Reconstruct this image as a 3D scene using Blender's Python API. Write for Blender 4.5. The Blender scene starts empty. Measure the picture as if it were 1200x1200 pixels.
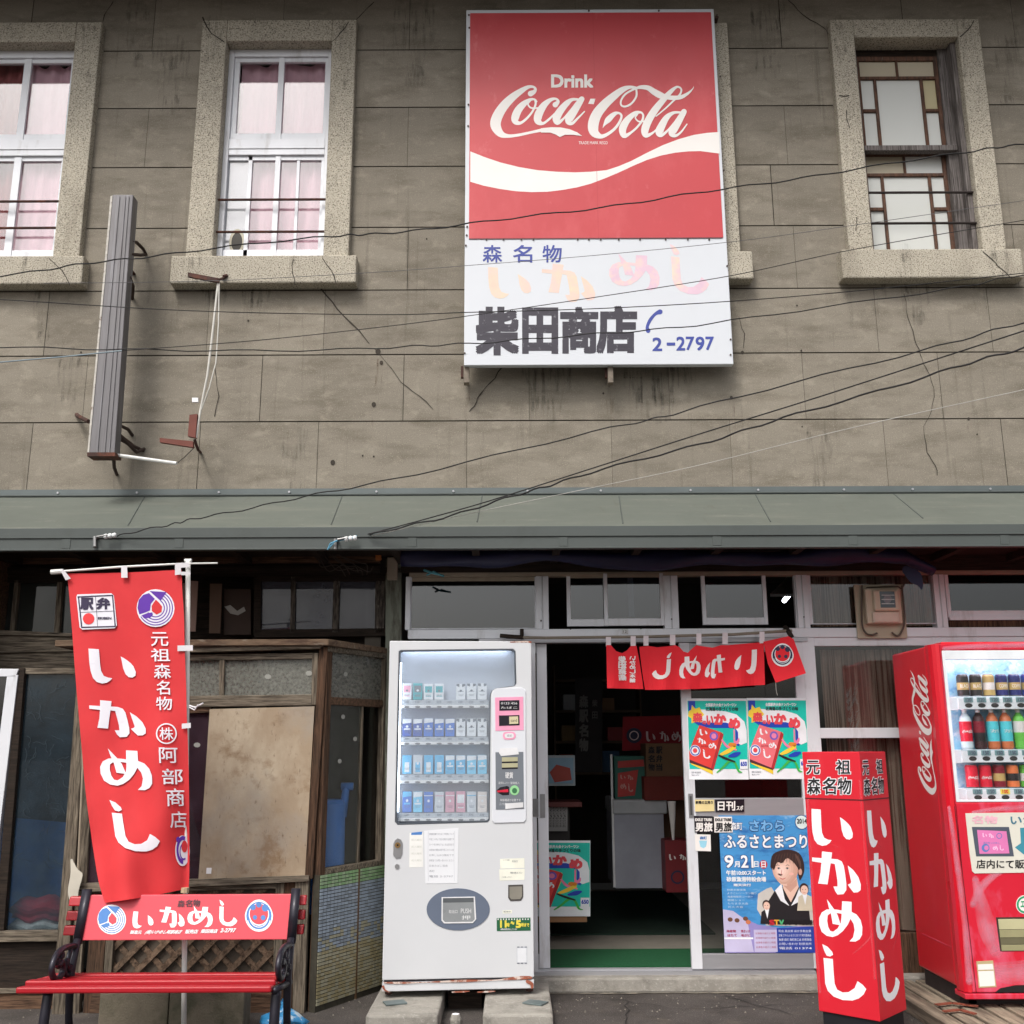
import bpy, bmesh, math, random
from mathutils import Vector, Matrix
from mathutils.geometry import tessellate_polygon
RD = math.radians
random.seed(7)
S = bpy.context.scene
COL = S.collection
# ------------------------------------------------------------ camera, sky, sun, exposure
PITCH, ROLL, EYE, D = 12.9, -0.25, 1.37, 6.4
cam = bpy.data.cameras.new('camera'); cam.lens = 36; cam.sensor_width = 36; cam.clip_end = 500; cam.clip_start = .05
camo = bpy.data.objects.new('camera', cam); COL.objects.link(camo); S.camera = camo
CR = Matrix.Rotation(RD(90+PITCH), 3, 'X') @ Matrix.Rotation(RD(ROLL), 3, 'Z')
CO = Vector((0, -D, EYE))
camo.matrix_world = Matrix.Translation(CO) @ CR.to_4x4()
W = bpy.data.worlds.new('World'); S.world = W; W.use_nodes = True
wn = W.node_tree; sky = wn.nodes.new('ShaderNodeTexSky'); sky.sky_type = 'NISHITA'; sky.sun_disc = False
SUN_EL, SUN_AZ = 52, 205     # azimuth measured so that the sun stands behind the camera, a little to its left
sky.sun_elevation = RD(SUN_EL); sky.sun_rotation = RD(SUN_AZ); sky.dust_density = 6; sky.air_density = 1.0; sky.ozone_density = 1.0
hs = wn.nodes.new('ShaderNodeHueSaturation'); hs.inputs['Saturation'].default_value = .35
wn.links.new(sky.outputs[0], hs.inputs['Color']); wn.links.new(hs.outputs[0], wn.nodes['Background'].inputs[0])
wn.nodes['Background'].inputs[1].default_value = .14
sl = bpy.data.lights.new('sun', 'SUN'); sl.energy = 1.2; sl.angle = RD(14); sl.color = (1, .96, .9)
so = bpy.data.objects.new('sun', sl); COL.objects.link(so)
sd = Vector((math.sin(RD(SUN_AZ))*math.cos(RD(SUN_EL)), math.cos(RD(SUN_AZ))*math.cos(RD(SUN_EL)), math.sin(RD(SUN_EL))))
so.rotation_euler = sd.to_track_quat('Z', 'Y').to_euler()
S.view_settings.view_transform = 'Standard'; S.view_settings.look = 'None'; S.view_settings.exposure = 0.42; S.view_settings.gamma = 1
try: S.cycles.use_denoising = True; S.cycles.max_bounces = 8; S.cycles.transparent_max_bounces = 16; S.cycles.sample_clamp_indirect = 8
except Exception: pass

# ------------------------------------------------------------ rays: pixel of the photo (1200 px) on a real plane
def ray(x, y): return CR @ Vector(((x-600)/1200, (600-y)/1200, -1))
def P(x, y, Y=0.):
    r = ray(x, y); return CO + r*((Y+D)/r.y)
def PZ(x, y, Z):
    r = ray(x, y); return CO + r*((Z-EYE)/r.z)
class F:      # a plane frame: origin, u, v, n(towards the viewer)
    def __init__(s, o, u, v, n): s.o, s.u, s.v, s.n = Vector(o), Vector(u).normalized(), Vector(v).normalized(), Vector(n).normalized()
    def __call__(s, a, b, c=0.): return s.o + s.u*a + s.v*b + s.n*c
    def ab(s, x, y):
        r = ray(x, y); t = (s.o-CO).dot(s.n)/r.dot(s.n); p = CO + r*t - s.o; return p.dot(s.u), p.dot(s.v)
    def px(s):       # map photo px + height over the plane -> world
        return lambda x, y, n=0.: s(*s.ab(x, y), n)
def wallF(Y): return F((0, Y, 0), (1, 0, 0), (0, 0, 1), (0, -1, 0))
def qmap(F_, tl, tr, br, bl):    # u,v in 0..1 over a quad given in plane coordinates
    tl, tr, br, bl = [Vector(p) for p in (tl, tr, br, bl)]
    return lambda u, v, n=0.: F_(*((bl*(1-u)+br*u)*(1-v)+(tl*(1-u)+tr*u)*v), n)
def pxq(F_, tl, tr, br, bl): return qmap(F_, *[F_.ab(*p) for p in (tl, tr, br, bl)])
def pxr(F_, x0, y0, x1, y1):     # upright rectangle on the plane from px box
    xm, ym = (x0+x1)/2, (y0+y1)/2
    a0 = F_.ab(x0, ym)[0]; a1 = F_.ab(x1, ym)[0]; b0 = F_.ab(xm, y1)[1]; b1 = F_.ab(xm, y0)[1]
    return qmap(F_, (a0, b1), (a1, b1), (a1, b0), (a0, b0))

# ------------------------------------------------------------ colours and materials
def C(r, g=None, b=None):
    if g is None: g = b = r
    return tuple((v/255/12.92 if v/255 <= .04045 else ((v/255+.055)/1.055)**2.4) for v in (r, g, b)) + (1,)
def mulc(c, k): return (min(c[0]*k, 1), min(c[1]*k, 1), min(c[2]*k, 1), 1)
MC = {}
def nd(nt, t, **kw):
    n = nt.nodes.new(t)
    for k, v in kw.items():
        if k.startswith('i_'): n.inputs[int(k[2:]) if k[2:].isdigit() else k[2:]].default_value = v
        else: setattr(n, k, v)
    return n
def noise(nt, scale, stretch=(1, 1, 1), detail=5, rough=.6, dist=0):
    g = nd(nt, 'ShaderNodeNewGeometry'); m = nd(nt, 'ShaderNodeMapping'); m.inputs['Scale'].default_value = stretch
    n = nd(nt, 'ShaderNodeTexNoise'); n.inputs['Scale'].default_value = scale; n.inputs['Detail'].default_value = detail
    n.inputs['Roughness'].default_value = rough; n.inputs['Distortion'].default_value = dist
    nt.links.new(g.outputs['Position'], m.inputs[0]); nt.links.new(m.outputs[0], n.inputs['Vector']); return n.outputs[0]
def ramp(nt, src, a, b, ca=(0, 0, 0, 1), cb=(1, 1, 1, 1)):
    r = nd(nt, 'ShaderNodeValToRGB'); r.color_ramp.elements[0].position = a; r.color_ramp.elements[1].position = b
    r.color_ramp.elements[0].color = ca; r.color_ramp.elements[1].color = cb; nt.links.new(src, r.inputs[0]); return r.outputs[0]
def mix(nt, fac, a, b, mode='MIX'):
    m = nd(nt, 'ShaderNodeMix', data_type='RGBA', blend_type=mode)
    for s, v in ((m.inputs[0], fac), (m.inputs[6], a), (m.inputs[7], b)):
        if hasattr(v, 'links') or isinstance(v, bpy.types.NodeSocket): nt.links.new(v, s)
        else: s.default_value = v
    return m.outputs[2]
def mat(name, col, rough=.6, metal=0., var=.12, vs=5, st=(1, 1, 1), bump=0., bs=80, dirts=(), spec=.5, coat=0, emit=0):
    if name in MC: return MC[name]
    m = bpy.data.materials.new(name); m.use_nodes = True; nt = m.node_tree; b = nt.nodes['Principled BSDF']; MC[name] = m
    c = mix(nt, ramp(nt, noise(nt, vs, st), .3, .7), mulc(col, 1-var), mulc(col, 1+var))
    for (dc, amt, sc, dst, lo, hi) in dirts:
        f = ramp(nt, noise(nt, sc, dst, 8, .65), lo, hi, (0, 0, 0, 1), (amt, amt, amt, 1)); c = mix(nt, f, c, dc)
    nt.links.new(c, b.inputs['Base Color'])
    rr = nd(nt, 'ShaderNodeMapRange'); nt.links.new(noise(nt, vs*3, st), rr.inputs[0])
    rr.inputs[3].default_value = max(rough-.12, .03); rr.inputs[4].default_value = min(rough+.12, 1); nt.links.new(rr.outputs[0], b.inputs['Roughness'])
    b.inputs['Metallic'].default_value = metal; b.inputs['Specular IOR Level'].default_value = spec; b.inputs['Coat Weight'].default_value = coat
    if bump:
        bn = nd(nt, 'ShaderNodeBump'); bn.inputs['Strength'].default_value = bump; bn.inputs['Distance'].default_value = .004
        nt.links.new(noise(nt, bs, st), bn.inputs['Height']); nt.links.new(bn.outputs[0], b.inputs['Normal'])
    if emit: b.inputs['Emission Color'].default_value = col; b.inputs['Emission Strength'].default_value = emit
    return m
def glass(name, tint=(.9, .93, .93, 1), ior=1.6, frost=None, rough=0.02):
    if name in MC: return MC[name]
    m = bpy.data.materials.new(name); m.use_nodes = True; nt = m.node_tree; MC[name] = m
    nt.nodes.remove(nt.nodes['Principled BSDF']); out = [n for n in nt.nodes if n.type == 'OUTPUT_MATERIAL'][0]
    t = nd(nt, 'ShaderNodeBsdfTransparent'); t.inputs[0].default_value = tint
    g = nd(nt, 'ShaderNodeBsdfGlossy'); g.inputs['Roughness'].default_value = rough
    lw = nd(nt, 'ShaderNodeLayerWeight'); lw.inputs[0].default_value = .5; r0 = ((ior-1)/(ior+1))**2
    pw_ = nd(nt, 'ShaderNodeMath', operation='POWER'); pw_.inputs[1].default_value = 4; nt.links.new(lw.outputs['Facing'], pw_.inputs[0])
    fr = nd(nt, 'ShaderNodeMath', operation='MULTIPLY_ADD'); fr.inputs[1].default_value = 1-r0; fr.inputs[2].default_value = r0; nt.links.new(pw_.outputs[0], fr.inputs[0])
    ms = nd(nt, 'ShaderNodeMixShader'); nt.links.new(fr.outputs[0], ms.inputs[0]); nt.links.new(t.outputs[0], ms.inputs[1]); nt.links.new(g.outputs[0], ms.inputs[2])
    last = ms
    if frost:      # a dusty / obscured pane: part of the light is scattered
        d = nd(nt, 'ShaderNodeBsdfDiffuse'); d.inputs[0].default_value = frost[0]
        m2 = nd(nt, 'ShaderNodeMixShader')
        if len(frost) > 2:
            nt.links.new(ramp(nt, noise(nt, frost[2], frost[3] if len(frost) > 3 else (1, 1, 1), 6), .35, .75, (frost[1]*.5,)*3+(1,), (min(1, frost[1]*1.5),)*3+(1,)), m2.inputs[0])
        else: m2.inputs[0].default_value = frost[1]
        nt.links.new(ms.outputs[0], m2.inputs[1]); nt.links.new(d.outputs[0], m2.inputs[2]); last = m2
    nt.links.new(last.outputs[0], out.inputs[0]); return m
BLACK, GREY = C(20), C(60)
def paint(name, r, g, b, rough=.5, **k): return mat(name, C(r, g, b), rough, **k)
def wood(name, dark, light, st=(1, 1, 12), rough=.85):
    if name in MC: return MC[name]
    m = mat(name, light, rough, 0, .25, 9, st, .6, 40, [(dark, .85, 7, st, .42, .62), (C(46, 42, 36), .6, 2, (1, 1, 1), .48, .75), (C(30, 24, 20), .8, 3, tuple(a*2.5 for a in st), .58, .66)], .25); return m
WZ, WX = (14, 14, .8), (.8, 14, 14)
wood_v = lambda: wood('weathered_wood_upright', C(48, 40, 34), C(126, 115, 100), WZ)
wood_h = lambda: wood('weathered_wood_level', C(46, 38, 32), C(132, 121, 106), WX)
brown_v = lambda: wood('brown_wood_upright', C(40, 28, 20), C(92, 68, 52), WZ)
brown_h = lambda: wood('brown_wood_level', C(42, 30, 22), C(110, 84, 66), WX)
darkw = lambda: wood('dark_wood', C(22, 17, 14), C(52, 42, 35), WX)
def red(): return paint('red_cloth', 226, 40, 52, .75, var=.06, bump=.3, bs=500, spec=.3)
def white(): return paint('white_print', 238, 238, 240, .6, var=.03)
def ink(): return paint('black_ink', 22, 20, 24, .6, var=.1)
def alu(): return mat('white_aluminium', C(219, 221, 226), .45, .15, .05, 3, (1, 1, 1), 0, 80, [(C(120, 108, 92), .5, 3.5, (3, 3, .7), .55, .8)])
def silver(): return mat('silver_aluminium', C(176, 176, 180), .38, .55, .06, 4, (1, 1, 6))
def iron(): return mat('rusty_iron', C(70, 48, 42), .8, .2, .3, 20, (1, 1, 1), .4, 60, [(C(120, 66, 44), .7, 12, (1, 1, 1), .5, .7)])
def plain_metal(): return mat('grey_metal', C(130), .45, .6, .15, 12)
def conc(): return mat('concrete', C(150, 146, 138), .9, 0, .18, 7, (1, 1, 1), .8, 120, [(C(70, 66, 60), .6, 9, (1, 1, 1), .5, .75), (C(185, 182, 174), .6, 60, (1, 1, 1), .55, .7)], .2)

# ------------------------------------------------------------ mesh builder
class MB:
    def __init__(s): s.v, s.f, s.m, s.mats = [], [], [], []
    def mi(s, m):
        if m not in s.mats: s.mats.append(m)
        return s.mats.index(m)
    def add(s, vs, fs, m):
        o = len(s.v); k = s.mi(m); s.v += [tuple(v) for v in vs]; s.f += [[i+o for i in f] for f in fs]; s.m += [k]*len(fs)
    def hexa(s, q, w, m):     # q: front four, w: back four
        s.add(list(q)+list(w), [(0, 1, 2, 3), (7, 6, 5, 4), (0, 4, 5, 1), (1, 5, 6, 2), (2, 6, 7, 3), (3, 7, 4, 0)], m)
    def box(s, x0, x1, y0, y1, z0, z1, m):
        s.hexa([(x0, y0, z0), (x1, y0, z0), (x1, y0, z1), (x0, y0, z1)], [(x0, y1, z0), (x1, y1, z0), (x1, y1, z1), (x0, y1, z1)], m)
    def ub(s, fn, u0, u1, v0, v1, n0, n1, m):   # box in a mapped space; n1 = proud face
        q = [(u0, v0), (u1, v0), (u1, v1), (u0, v1)]
        s.hexa([fn(a, b, n1) for a, b in q], [fn(a, b, n0) for a, b in q], m)
    def sheet(s, fn, u0, u1, v0, v1, m, n=0., nu=1, nv=1):
        vs = [fn(u0+(u1-u0)*i/nu, v0+(v1-v0)*j/nv, n(u0+(u1-u0)*i/nu, v0+(v1-v0)*j/nv) if callable(n) else n) for j in range(nv+1) for i in range(nu+1)]
        s.add(vs, [(j*(nu+1)+i, j*(nu+1)+i+1, (j+1)*(nu+1)+i+1, (j+1)*(nu+1)+i) for j in range(nv) for i in range(nu)], m)
    def tube(s, pts, r, m, seg=8, caps=True):
        pts = [Vector(p) for p in pts]; rr = r if isinstance(r, (list, tuple)) else [r]*len(pts); vs = []
        prev = None
        for i, p in enumerate(pts):
            d = (pts[min(i+1, len(pts)-1)]-pts[max(i-1, 0)]).normalized()
            a = prev if prev is not None else (Vector((0, 0, 1)) if abs(d.z) < .9 else Vector((0, 1, 0)))
            x = (a - d*a.dot(d)).normalized(); prev = x; y = d.cross(x)
            vs += [p+(x*math.cos(t)+y*math.sin(t))*rr[i] for t in [2*math.pi*k/seg for k in range(seg)]]
        fs = [(i*seg+k, i*seg+(k+1) % seg, (i+1)*seg+(k+1) % seg, (i+1)*seg+k) for i in range(len(pts)-1) for k in range(seg)]
        if caps: fs += [tuple(range(seg))[::-1], tuple(range((len(pts)-1)*seg, len(pts)*seg))]
        s.add(vs, fs, m)
    def lathe(s, c, prof, seg=20, axis=None):    # prof: (r, z, mat) rings upwards; band i uses mat of ring i
        c = Vector(c)
        for i in range(len(prof)-1):
            r0, z0, m = prof[i]; r1, z1, _ = prof[i+1]
            vs = [c+Vector((math.cos(t)*r0, math.sin(t)*r0, z0)) for t in [2*math.pi*k/seg for k in range(seg)]]
            vs += [c+Vector((math.cos(t)*r1, math.sin(t)*r1, z1)) for t in [2*math.pi*k/seg for k in range(seg)]]
            s.add(vs, [(k, (k+1) % seg, seg+(k+1) % seg, seg+k) for k in range(seg)], m)
    def shape(s, fn, loops, m, n=0., th=0., cuts=0, curve=0):
        if loops and isinstance(loops[0][0], (int, float)): loops = [loops]
        if curve: loops = [smooth(l, curve) for l in loops]
        flat = [p for l in loops for p in l]
        tr = tessellate_polygon([[Vector((p[0], p[1], 0)) for p in l] for l in loops])
        if cuts:
            bm = bmesh.new(); vv = [bm.verts.new((p[0], p[1], 0)) for p in flat]
            for t in tr:
                try: bm.faces.new([vv[i] for i in t])
                except ValueError: pass
            gridcut(bm, cuts); bm.verts.index_update()
            s.add([fn(v.co.x, v.co.y, n) for v in bm.verts], [[v.index for v in f.verts] for f in bm.faces], m); bm.free(); return
        if not th: s.add([fn(p[0], p[1], n) for p in flat], [tuple(t) for t in tr], m); return
        N = len(flat); fs = [tuple(t) for t in tr]+[tuple(i+N for i in t)[::-1] for t in tr]; o = 0
        for l in loops:
            k = len(l); fs += [(o+i, o+(i+1) % k, N+o+(i+1) % k, N+o+i) for i in range(k)]; o += k
        s.add([fn(p[0], p[1], n) for p in flat]+[fn(p[0], p[1], n-th) for p in flat], fs, m)
    def ribbon(s, fn, pts, m, n=0., step=2.0, rise=.0002, kx=1., curve=5):   # brush stroke of varying width
        pts = smooth3(pts, curve); k = len(pts); vs = []
        for i, (x, y, w) in enumerate(pts):
            a, b = pts[max(i-1, 0)], pts[min(i+1, k-1)]; dx, dy = b[0]-a[0], b[1]-a[1]; L = math.hypot(dx, dy) or 1
            nx, ny = -dy/L*w/2, dx/L*w/2; z = n+rise*i/k
            vs += [fn(x+nx, y+ny, z), fn(x-nx, y-ny, z)]
        s.add(vs, [(2*i, 2*i+1, 2*i+3, 2*i+2) for i in range(k-1)], m)
        for (x, y, w), q in ((pts[0], -.00005), (pts[-1], rise+.00005)):
            if w > 0: s.add([fn(x+math.cos(t)*w/2, y+math.sin(t)*w/2, n+q) for t in [2*math.pi*j/12 for j in range(12)]], [tuple(range(12))], m)
    def disc(s, fn, x, y, rx, ry, m, n=0., seg=24, th=0.):
        s.shape(fn, [(x+math.cos(t)*rx, y+math.sin(t)*ry) for t in [2*math.pi*j/seg for j in range(seg)]], m, n, th)
    def ring(s, fn, x, y, r, w, m, n=0., a0=0, a1=360, ry=None, seg=28):
        ry = ry or r; ts = [RD(a0+(a1-a0)*i/seg) for i in range(seg+1)]; k = ry/r
        vs = [];
        for t in ts: vs += [fn(x+math.cos(t)*(r+w/2), y+math.sin(t)*(r+w/2)*k, n), fn(x+math.cos(t)*(r-w/2), y+math.sin(t)*(r-w/2)*k, n)]
        s.add(vs, [(2*i, 2*i+1, 2*i+3, 2*i+2) for i in range(seg)], m)
    def text(s, fn, txt, x0, y0, x1, y1, m, n=0., bold=0., slant=0., cuts=0):    # px/unit box; y0 = top line of the glyphs
        vs, fs = glyphs(txt)
        if not vs: return
        ax, bx_ = min(v[0] for v in vs), max(v[0] for v in vs); ay, by = min(v[1] for v in vs), max(v[1] for v in vs)
        W_, H_ = max(bx_-ax, 1e-6), max(by-ay, 1e-6)
        offs = [(0, 0)] if not bold else [(0, 0), (bold, 0), (-bold, 0), (0, bold), (0, -bold), (bold, bold), (-bold, -bold), (bold, -bold), (-bold, bold)]
        for k, (ox, oy) in enumerate(offs):
            q = []
            for a, b in vs:
                u = (a-ax+ox*(1-0))/W_; v = (b-ay+oy)/H_
                q.append(fn(x0+(x1-x0)*(u+slant*(v-.5)), y1+(y0-y1)*v, n+k*.00012))
            s.add(q, fs, m)
    def build(s, name, parent=None, bevel=0., smooth_=False, seg=2):
        if parent is not None:
            bpy_o = Vector(parent['_w']) if '_w' in parent else Vector((0, 0, 0))
        else:
            xs = [v[0] for v in s.v]; ys = [v[1] for v in s.v]; zs = [v[2] for v in s.v]
            bpy_o = Vector(((min(xs)+max(xs))/2, (min(ys)+max(ys))/2, min(zs)))
        me = bpy.data.meshes.new(name); me.from_pydata([Vector(v)-bpy_o for v in s.v], [], s.f)
        for m in s.mats: me.materials.append(m)
        me.polygons.foreach_set('material_index', s.m)
        bm = bmesh.new(); bm.from_mesh(me); bmesh.ops.recalc_face_normals(bm, faces=bm.faces); bm.to_mesh(me); bm.free()
        if smooth_: me.polygons.foreach_set('use_smooth', [True]*len(me.polygons))
        me.update()
        o = bpy.data.objects.new(name, me); COL.objects.link(o)
        o['_w'] = list(bpy_o)
        if parent is not None: o.parent = parent
        else: o.location = bpy_o
        if bevel:
            b = o.modifiers.new('bevel', 'BEVEL'); b.width = bevel; b.segments = seg; b.limit_method = 'ANGLE'; b.angle_limit = RD(40)
        return o
def smooth(l, k):
    n = len(l); out = []
    for i in range(n):
        p0, p1, p2, p3 = l[i-1], l[i], l[(i+1) % n], l[(i+2) % n]
        for j in range(k):
            t = j/k; out.append(tuple(.5*((2*p1[c])+(-p0[c]+p2[c])*t+(2*p0[c]-5*p1[c]+4*p2[c]-p3[c])*t*t+(-p0[c]+3*p1[c]-3*p2[c]+p3[c])*t**3) for c in (0, 1)))
    return out
def smooth3(l, k):
    n = len(l); out = []
    if n < 3 or k < 2: return [tuple(p) for p in l]
    for i in range(n-1):
        p0, p1, p2, p3 = l[max(i-1, 0)], l[i], l[i+1], l[min(i+2, n-1)]
        for j in range(k):
            t = j/k; out.append(tuple(.5*((2*p1[c])+(-p0[c]+p2[c])*t+(2*p0[c]-5*p1[c]+4*p2[c]-p3[c])*t*t+(-p0[c]+3*p1[c]-3*p2[c]+p3[c])*t**3) for c in range(len(p1))))
    out.append(tuple(l[-1])); return out
def gridcut(bm, step):
    xs = [v.co.x for v in bm.verts]; ys = [v.co.y for v in bm.verts]
    for ax, lo, hi in ((0, min(xs), max(xs)), (1, min(ys), max(ys))):
        k = math.floor(lo/step)+1
        while k*step < hi:
            co = [0, 0, 0]; no = [0, 0, 0]; co[ax] = k*step; no[ax] = 1
            bmesh.ops.bisect_plane(bm, geom=bm.verts[:]+bm.edges[:]+bm.faces[:], plane_co=co, plane_no=no); k += 1
GC = {}
def glyphs(txt):
    if txt not in GC:
        c = bpy.data.curves.new('lettering', 'FONT'); c.body = txt; c.size = 1; c.resolution_u = 3
        o = bpy.data.objects.new('lettering', c); COL.objects.link(o); dg = bpy.context.evaluated_depsgraph_get()
        me = bpy.data.meshes.new_from_object(o.evaluated_get(dg))
        GC[txt] = ([(v.co.x, v.co.y) for v in me.vertices], [tuple(p.vertices) for p in me.polygons])
        bpy.data.objects.remove(o); bpy.data.curves.remove(c); bpy.data.meshes.remove(me)
    return GC[txt]
def tag(o, label, cat, group=None, kind=None):
    if label: o['label'] = label
    if cat: o['category'] = cat
    if group: o['group'] = group
    if kind: o['kind'] = kind
    return o
def thing(name, label, cat, loc, group=None):
    o = bpy.data.objects.new(name, None); COL.objects.link(o); o.location = loc; o.empty_display_size = .1; o['_w'] = list(loc)
    return tag(o, label, cat, group)

def tangent(fn, x, y, n=0.):     # flat patch laid on a curved cloth
    p = fn(x, y); dx, dy = (fn(x+3, y)-fn(x-3, y))/6, (fn(x, y+3)-fn(x, y-3))/6; nn = dy.cross(dx).normalized()
    if nn.y > 0: nn = -nn
    return lambda a, b, c=0.: p+dx*(a-x)+dy*(b-y)+nn*(c+n)
# ------------------------------------------------------------ traced glyphs: the four brush kana, in unit boxes (y down)
def norm(loops):
    xs = [p[0] for l in loops for p in l]; ys = [p[1] for l in loops for p in l]
    return [[((p[0]-min(xs))/(max(xs)-min(xs)), (p[1]-min(ys))/(max(ys)-min(ys))) for p in l] for l in loops]
KANA = {
 'i': [[(148,72),(248,80),(250,140),(252,200),(255,270),(262,330),(285,385),(325,405),(365,412),(345,440),(310,465),(265,473),(215,455),(180,410),(160,330),(153,260),(150,200)],
       [(455,162),(485,182),(520,210),(550,240),(575,275),(595,340),(590,385),(560,405),(525,400),(495,365),(475,300),(465,220)]],
 'ka': [[(262,532),(370,545),(362,612),(430,618),(475,640),(498,690),(512,780),(525,880),(525,950),(495,995),(430,1000),(405,965),(385,912),(430,912),(428,850),(415,760),(400,670),(355,660),(340,760),(322,890),(220,880),(245,760),(255,655),(155,640),(155,598),(258,606)],
        [(540,685),(600,735),(655,810),(682,890),(680,950),(650,975),(605,978),(570,935),(540,893),(572,878),(578,860),(560,780)]],
 'me': [[(445,52),(540,58),(540,160),(590,185),(630,240),(648,310),(645,390),(620,435),(580,458),(520,455),(555,415),(570,340),(560,280),(530,230),(500,290),(455,350),(400,395),(350,412),(290,400),(240,360),(215,290),(215,220),(240,165),(290,135),(350,133),(400,138),(440,145)],
        [(440,178),(400,172),(330,172),(300,195),(295,250),(305,310),(325,350),(355,358),(400,325),(430,270),(438,220)],
        [(292,32),(330,85),(370,140),(400,190),(425,270),(425,292),(350,280),(335,190),(310,110)]],
 'shi': [[(258,622),(352,632),(358,740),(370,880),(395,940),(450,968),(510,965),(570,925),(600,855),(650,890),(688,935),(660,990),(610,1030),(550,1050),(450,1045),(360,1010),(300,950),(275,880),(268,760)],
         [(245,482),(300,510),(345,560),(355,590),(325,608),(290,598),(265,550)]]}
KANA = {k: norm(v) for k, v in KANA.items()}
def kana(mb, fn, ch, x0, y0, x1, y1, m, n=.001, mirror=False, cuts=0, slant=0):
    L = KANA[ch]
    cv = lambda l: [((x1-(x1-x0)*p[0] if mirror else x0+(x1-x0)*p[0])+slant*(.5-p[1])*(x1-x0), y0+(y1-y0)*p[1]) for p in l]
    groups = [[L[0], L[1]], [L[2]]] if ch == 'me' else [[L[0]], [L[1]]]
    for k, g in enumerate(groups): mb.shape(fn, [cv(l) for l in g], m, n+k*.0002, 0, cuts)
# the sweeping drink script, traced as brush strokes: (x, y, width)
def zs(pts, s, ox, oy): return [(ox+x/s, oy+y/s, w/s) for x, y, w in pts]
SCRIPT = [zs(p, 9.23, 570, 75) for p in (
 [(478,325,62),(515,305,45),(530,275,28),(505,252,26),(450,255,38),(370,300,62),(270,375,85),(180,470,100),(115,580,112),(100,670,112),(150,755,78),(230,783,40),(350,772,30),(500,740,28),(620,715,38)],
 [(540,410,22),(520,388,20),(470,392,34),(400,440,66),(340,510,82),(310,590,84),(320,632,60),(370,642,32),(440,590,25),(500,515,22),(532,440,22),(528,400,20)],
 [(475,405,12),(450,440,16),(480,478,18),(540,482,18),(600,470,15),(650,440,15)],
 [(745,445,60),(775,410,34),(750,382,25),(690,395,42),(620,455,72),(565,550,88),(558,620,78),(610,648,32),(680,600,24),(750,530,18)],
 [(1010,390,22),(930,390,34),(870,430,62),(800,510,78),(757,590,84),(770,640,50),(830,600,24),(900,520,22),(980,420,22)],
 [(1030,385,60),(975,470,78),(920,560,84),(888,620,76),(925,648,36),(990,590,22),(1060,520,14)])] + [zs(p, 8.571, 680, 75) for p in (
 [(560,245,26),(500,238,32),(430,260,56),(340,325,76),(240,415,92),(165,510,102),(130,610,108),(140,690,92),(205,732,46),(275,708,32),(350,650,28),(400,575,24),(412,520,22),(380,497,24),(335,512,46),(280,565,60),(245,610,26),(226,645,3)],
 [(562,260,18),(562,330,20),(515,400,20),(455,432,20),(412,420,18),(408,375,18),(445,315,20),(505,275,20),(560,250,24),(610,238,38),(680,246,50),(740,285,62),(800,318,66),(860,336,46),(930,345,44),(1010,338,40),(1080,300,26),(1125,258,10),(1140,230,2)],
 [(632,520,20),(610,492,20),(550,500,42),(470,570,66),(425,655,76),(440,725,52),(500,700,26),(570,640,22),(622,570,22),(632,520,20)],
 [(575,512,12),(552,545,14),(585,582,16),(640,580,15),(690,560,14)],
 [(760,530,12),(850,455,15),(935,375,18),(1000,310,20),(1012,258,18),(970,236,22),(905,285,44),(820,380,62),(740,480,72),(680,580,76),(648,670,76),(660,722,50),(725,698,22),(800,630,16)],
 [(1010,492,20),(935,496,30),(870,540,56),(820,620,74),(792,690,78),(812,722,38),(870,680,22),(940,600,20),(1000,515,20)],
 [(1040,485,56),(995,565,68),(945,650,78),(920,702,70),(955,726,32),(1010,690,20),(1070,610,12)])]
SWASH = [(570+x/9.23, 75+y/9.23) for x, y in [(590,702),(700,690),(800,692),(900,712),(980,745),(1035,785),(940,772),(850,772),(795,797),(750,770),(690,748),(590,748)]]
DASH = [(570+x/9.23, 75+y/9.23) for x, y in [(1125,380),(1180,380),(1160,440),(1100,435)]]
def script(mb, fn, m, n=.001, cv=lambda x, y: (x, y)):
    g = lambda x, y, c=0.: fn(*cv(x, y), c)
    for k, p in enumerate(SCRIPT): mb.ribbon(g, p, m, n+k*.00016, rise=.00012)
    mb.shape(g, SWASH, m, n+.0023); mb.shape(g, DASH, m, n)
def swirl(mb, fn, x, y, r, dark, wht, mid, n=.001, ry=None, mirror=1):     # round emblem with a head, a tail and three stripes
    k = (ry or r)/r; q = lambda pts: [(x+(a-820)/140*r*mirror, y+(b-352)/140*r*k) for a, b in pts]
    mb.disc(fn, x, y, r*1.03, r*k*1.03, wht, n)
    for i, rr in enumerate((.48, .63, .78, .92)): mb.ring(fn, x, y, r*rr, r*.055, dark, n+.0006, -55 if mirror > 0 else 30, 150 if mirror > 0 else 235, ry=r*rr*k)
    mb.shape(fn, q([(770,238),(815,282),(785,320),(778,370),(745,385),(697,400),(683,350),(692,290),(725,252)]), dark, n+.0008)
    mb.shape(fn, q([(775,222),(905,230),(858,298)]), dark, n+.0009)
    mb.shape(fn, q([(712,408),(760,390),(795,385),(800,405),(780,425),(735,432)]), dark, n+.001)
    mb.shape(fn, q([(822,288),(848,312),(870,340),(866,382),(828,402),(792,375),(790,335)]), mid, n+.0012)
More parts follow.
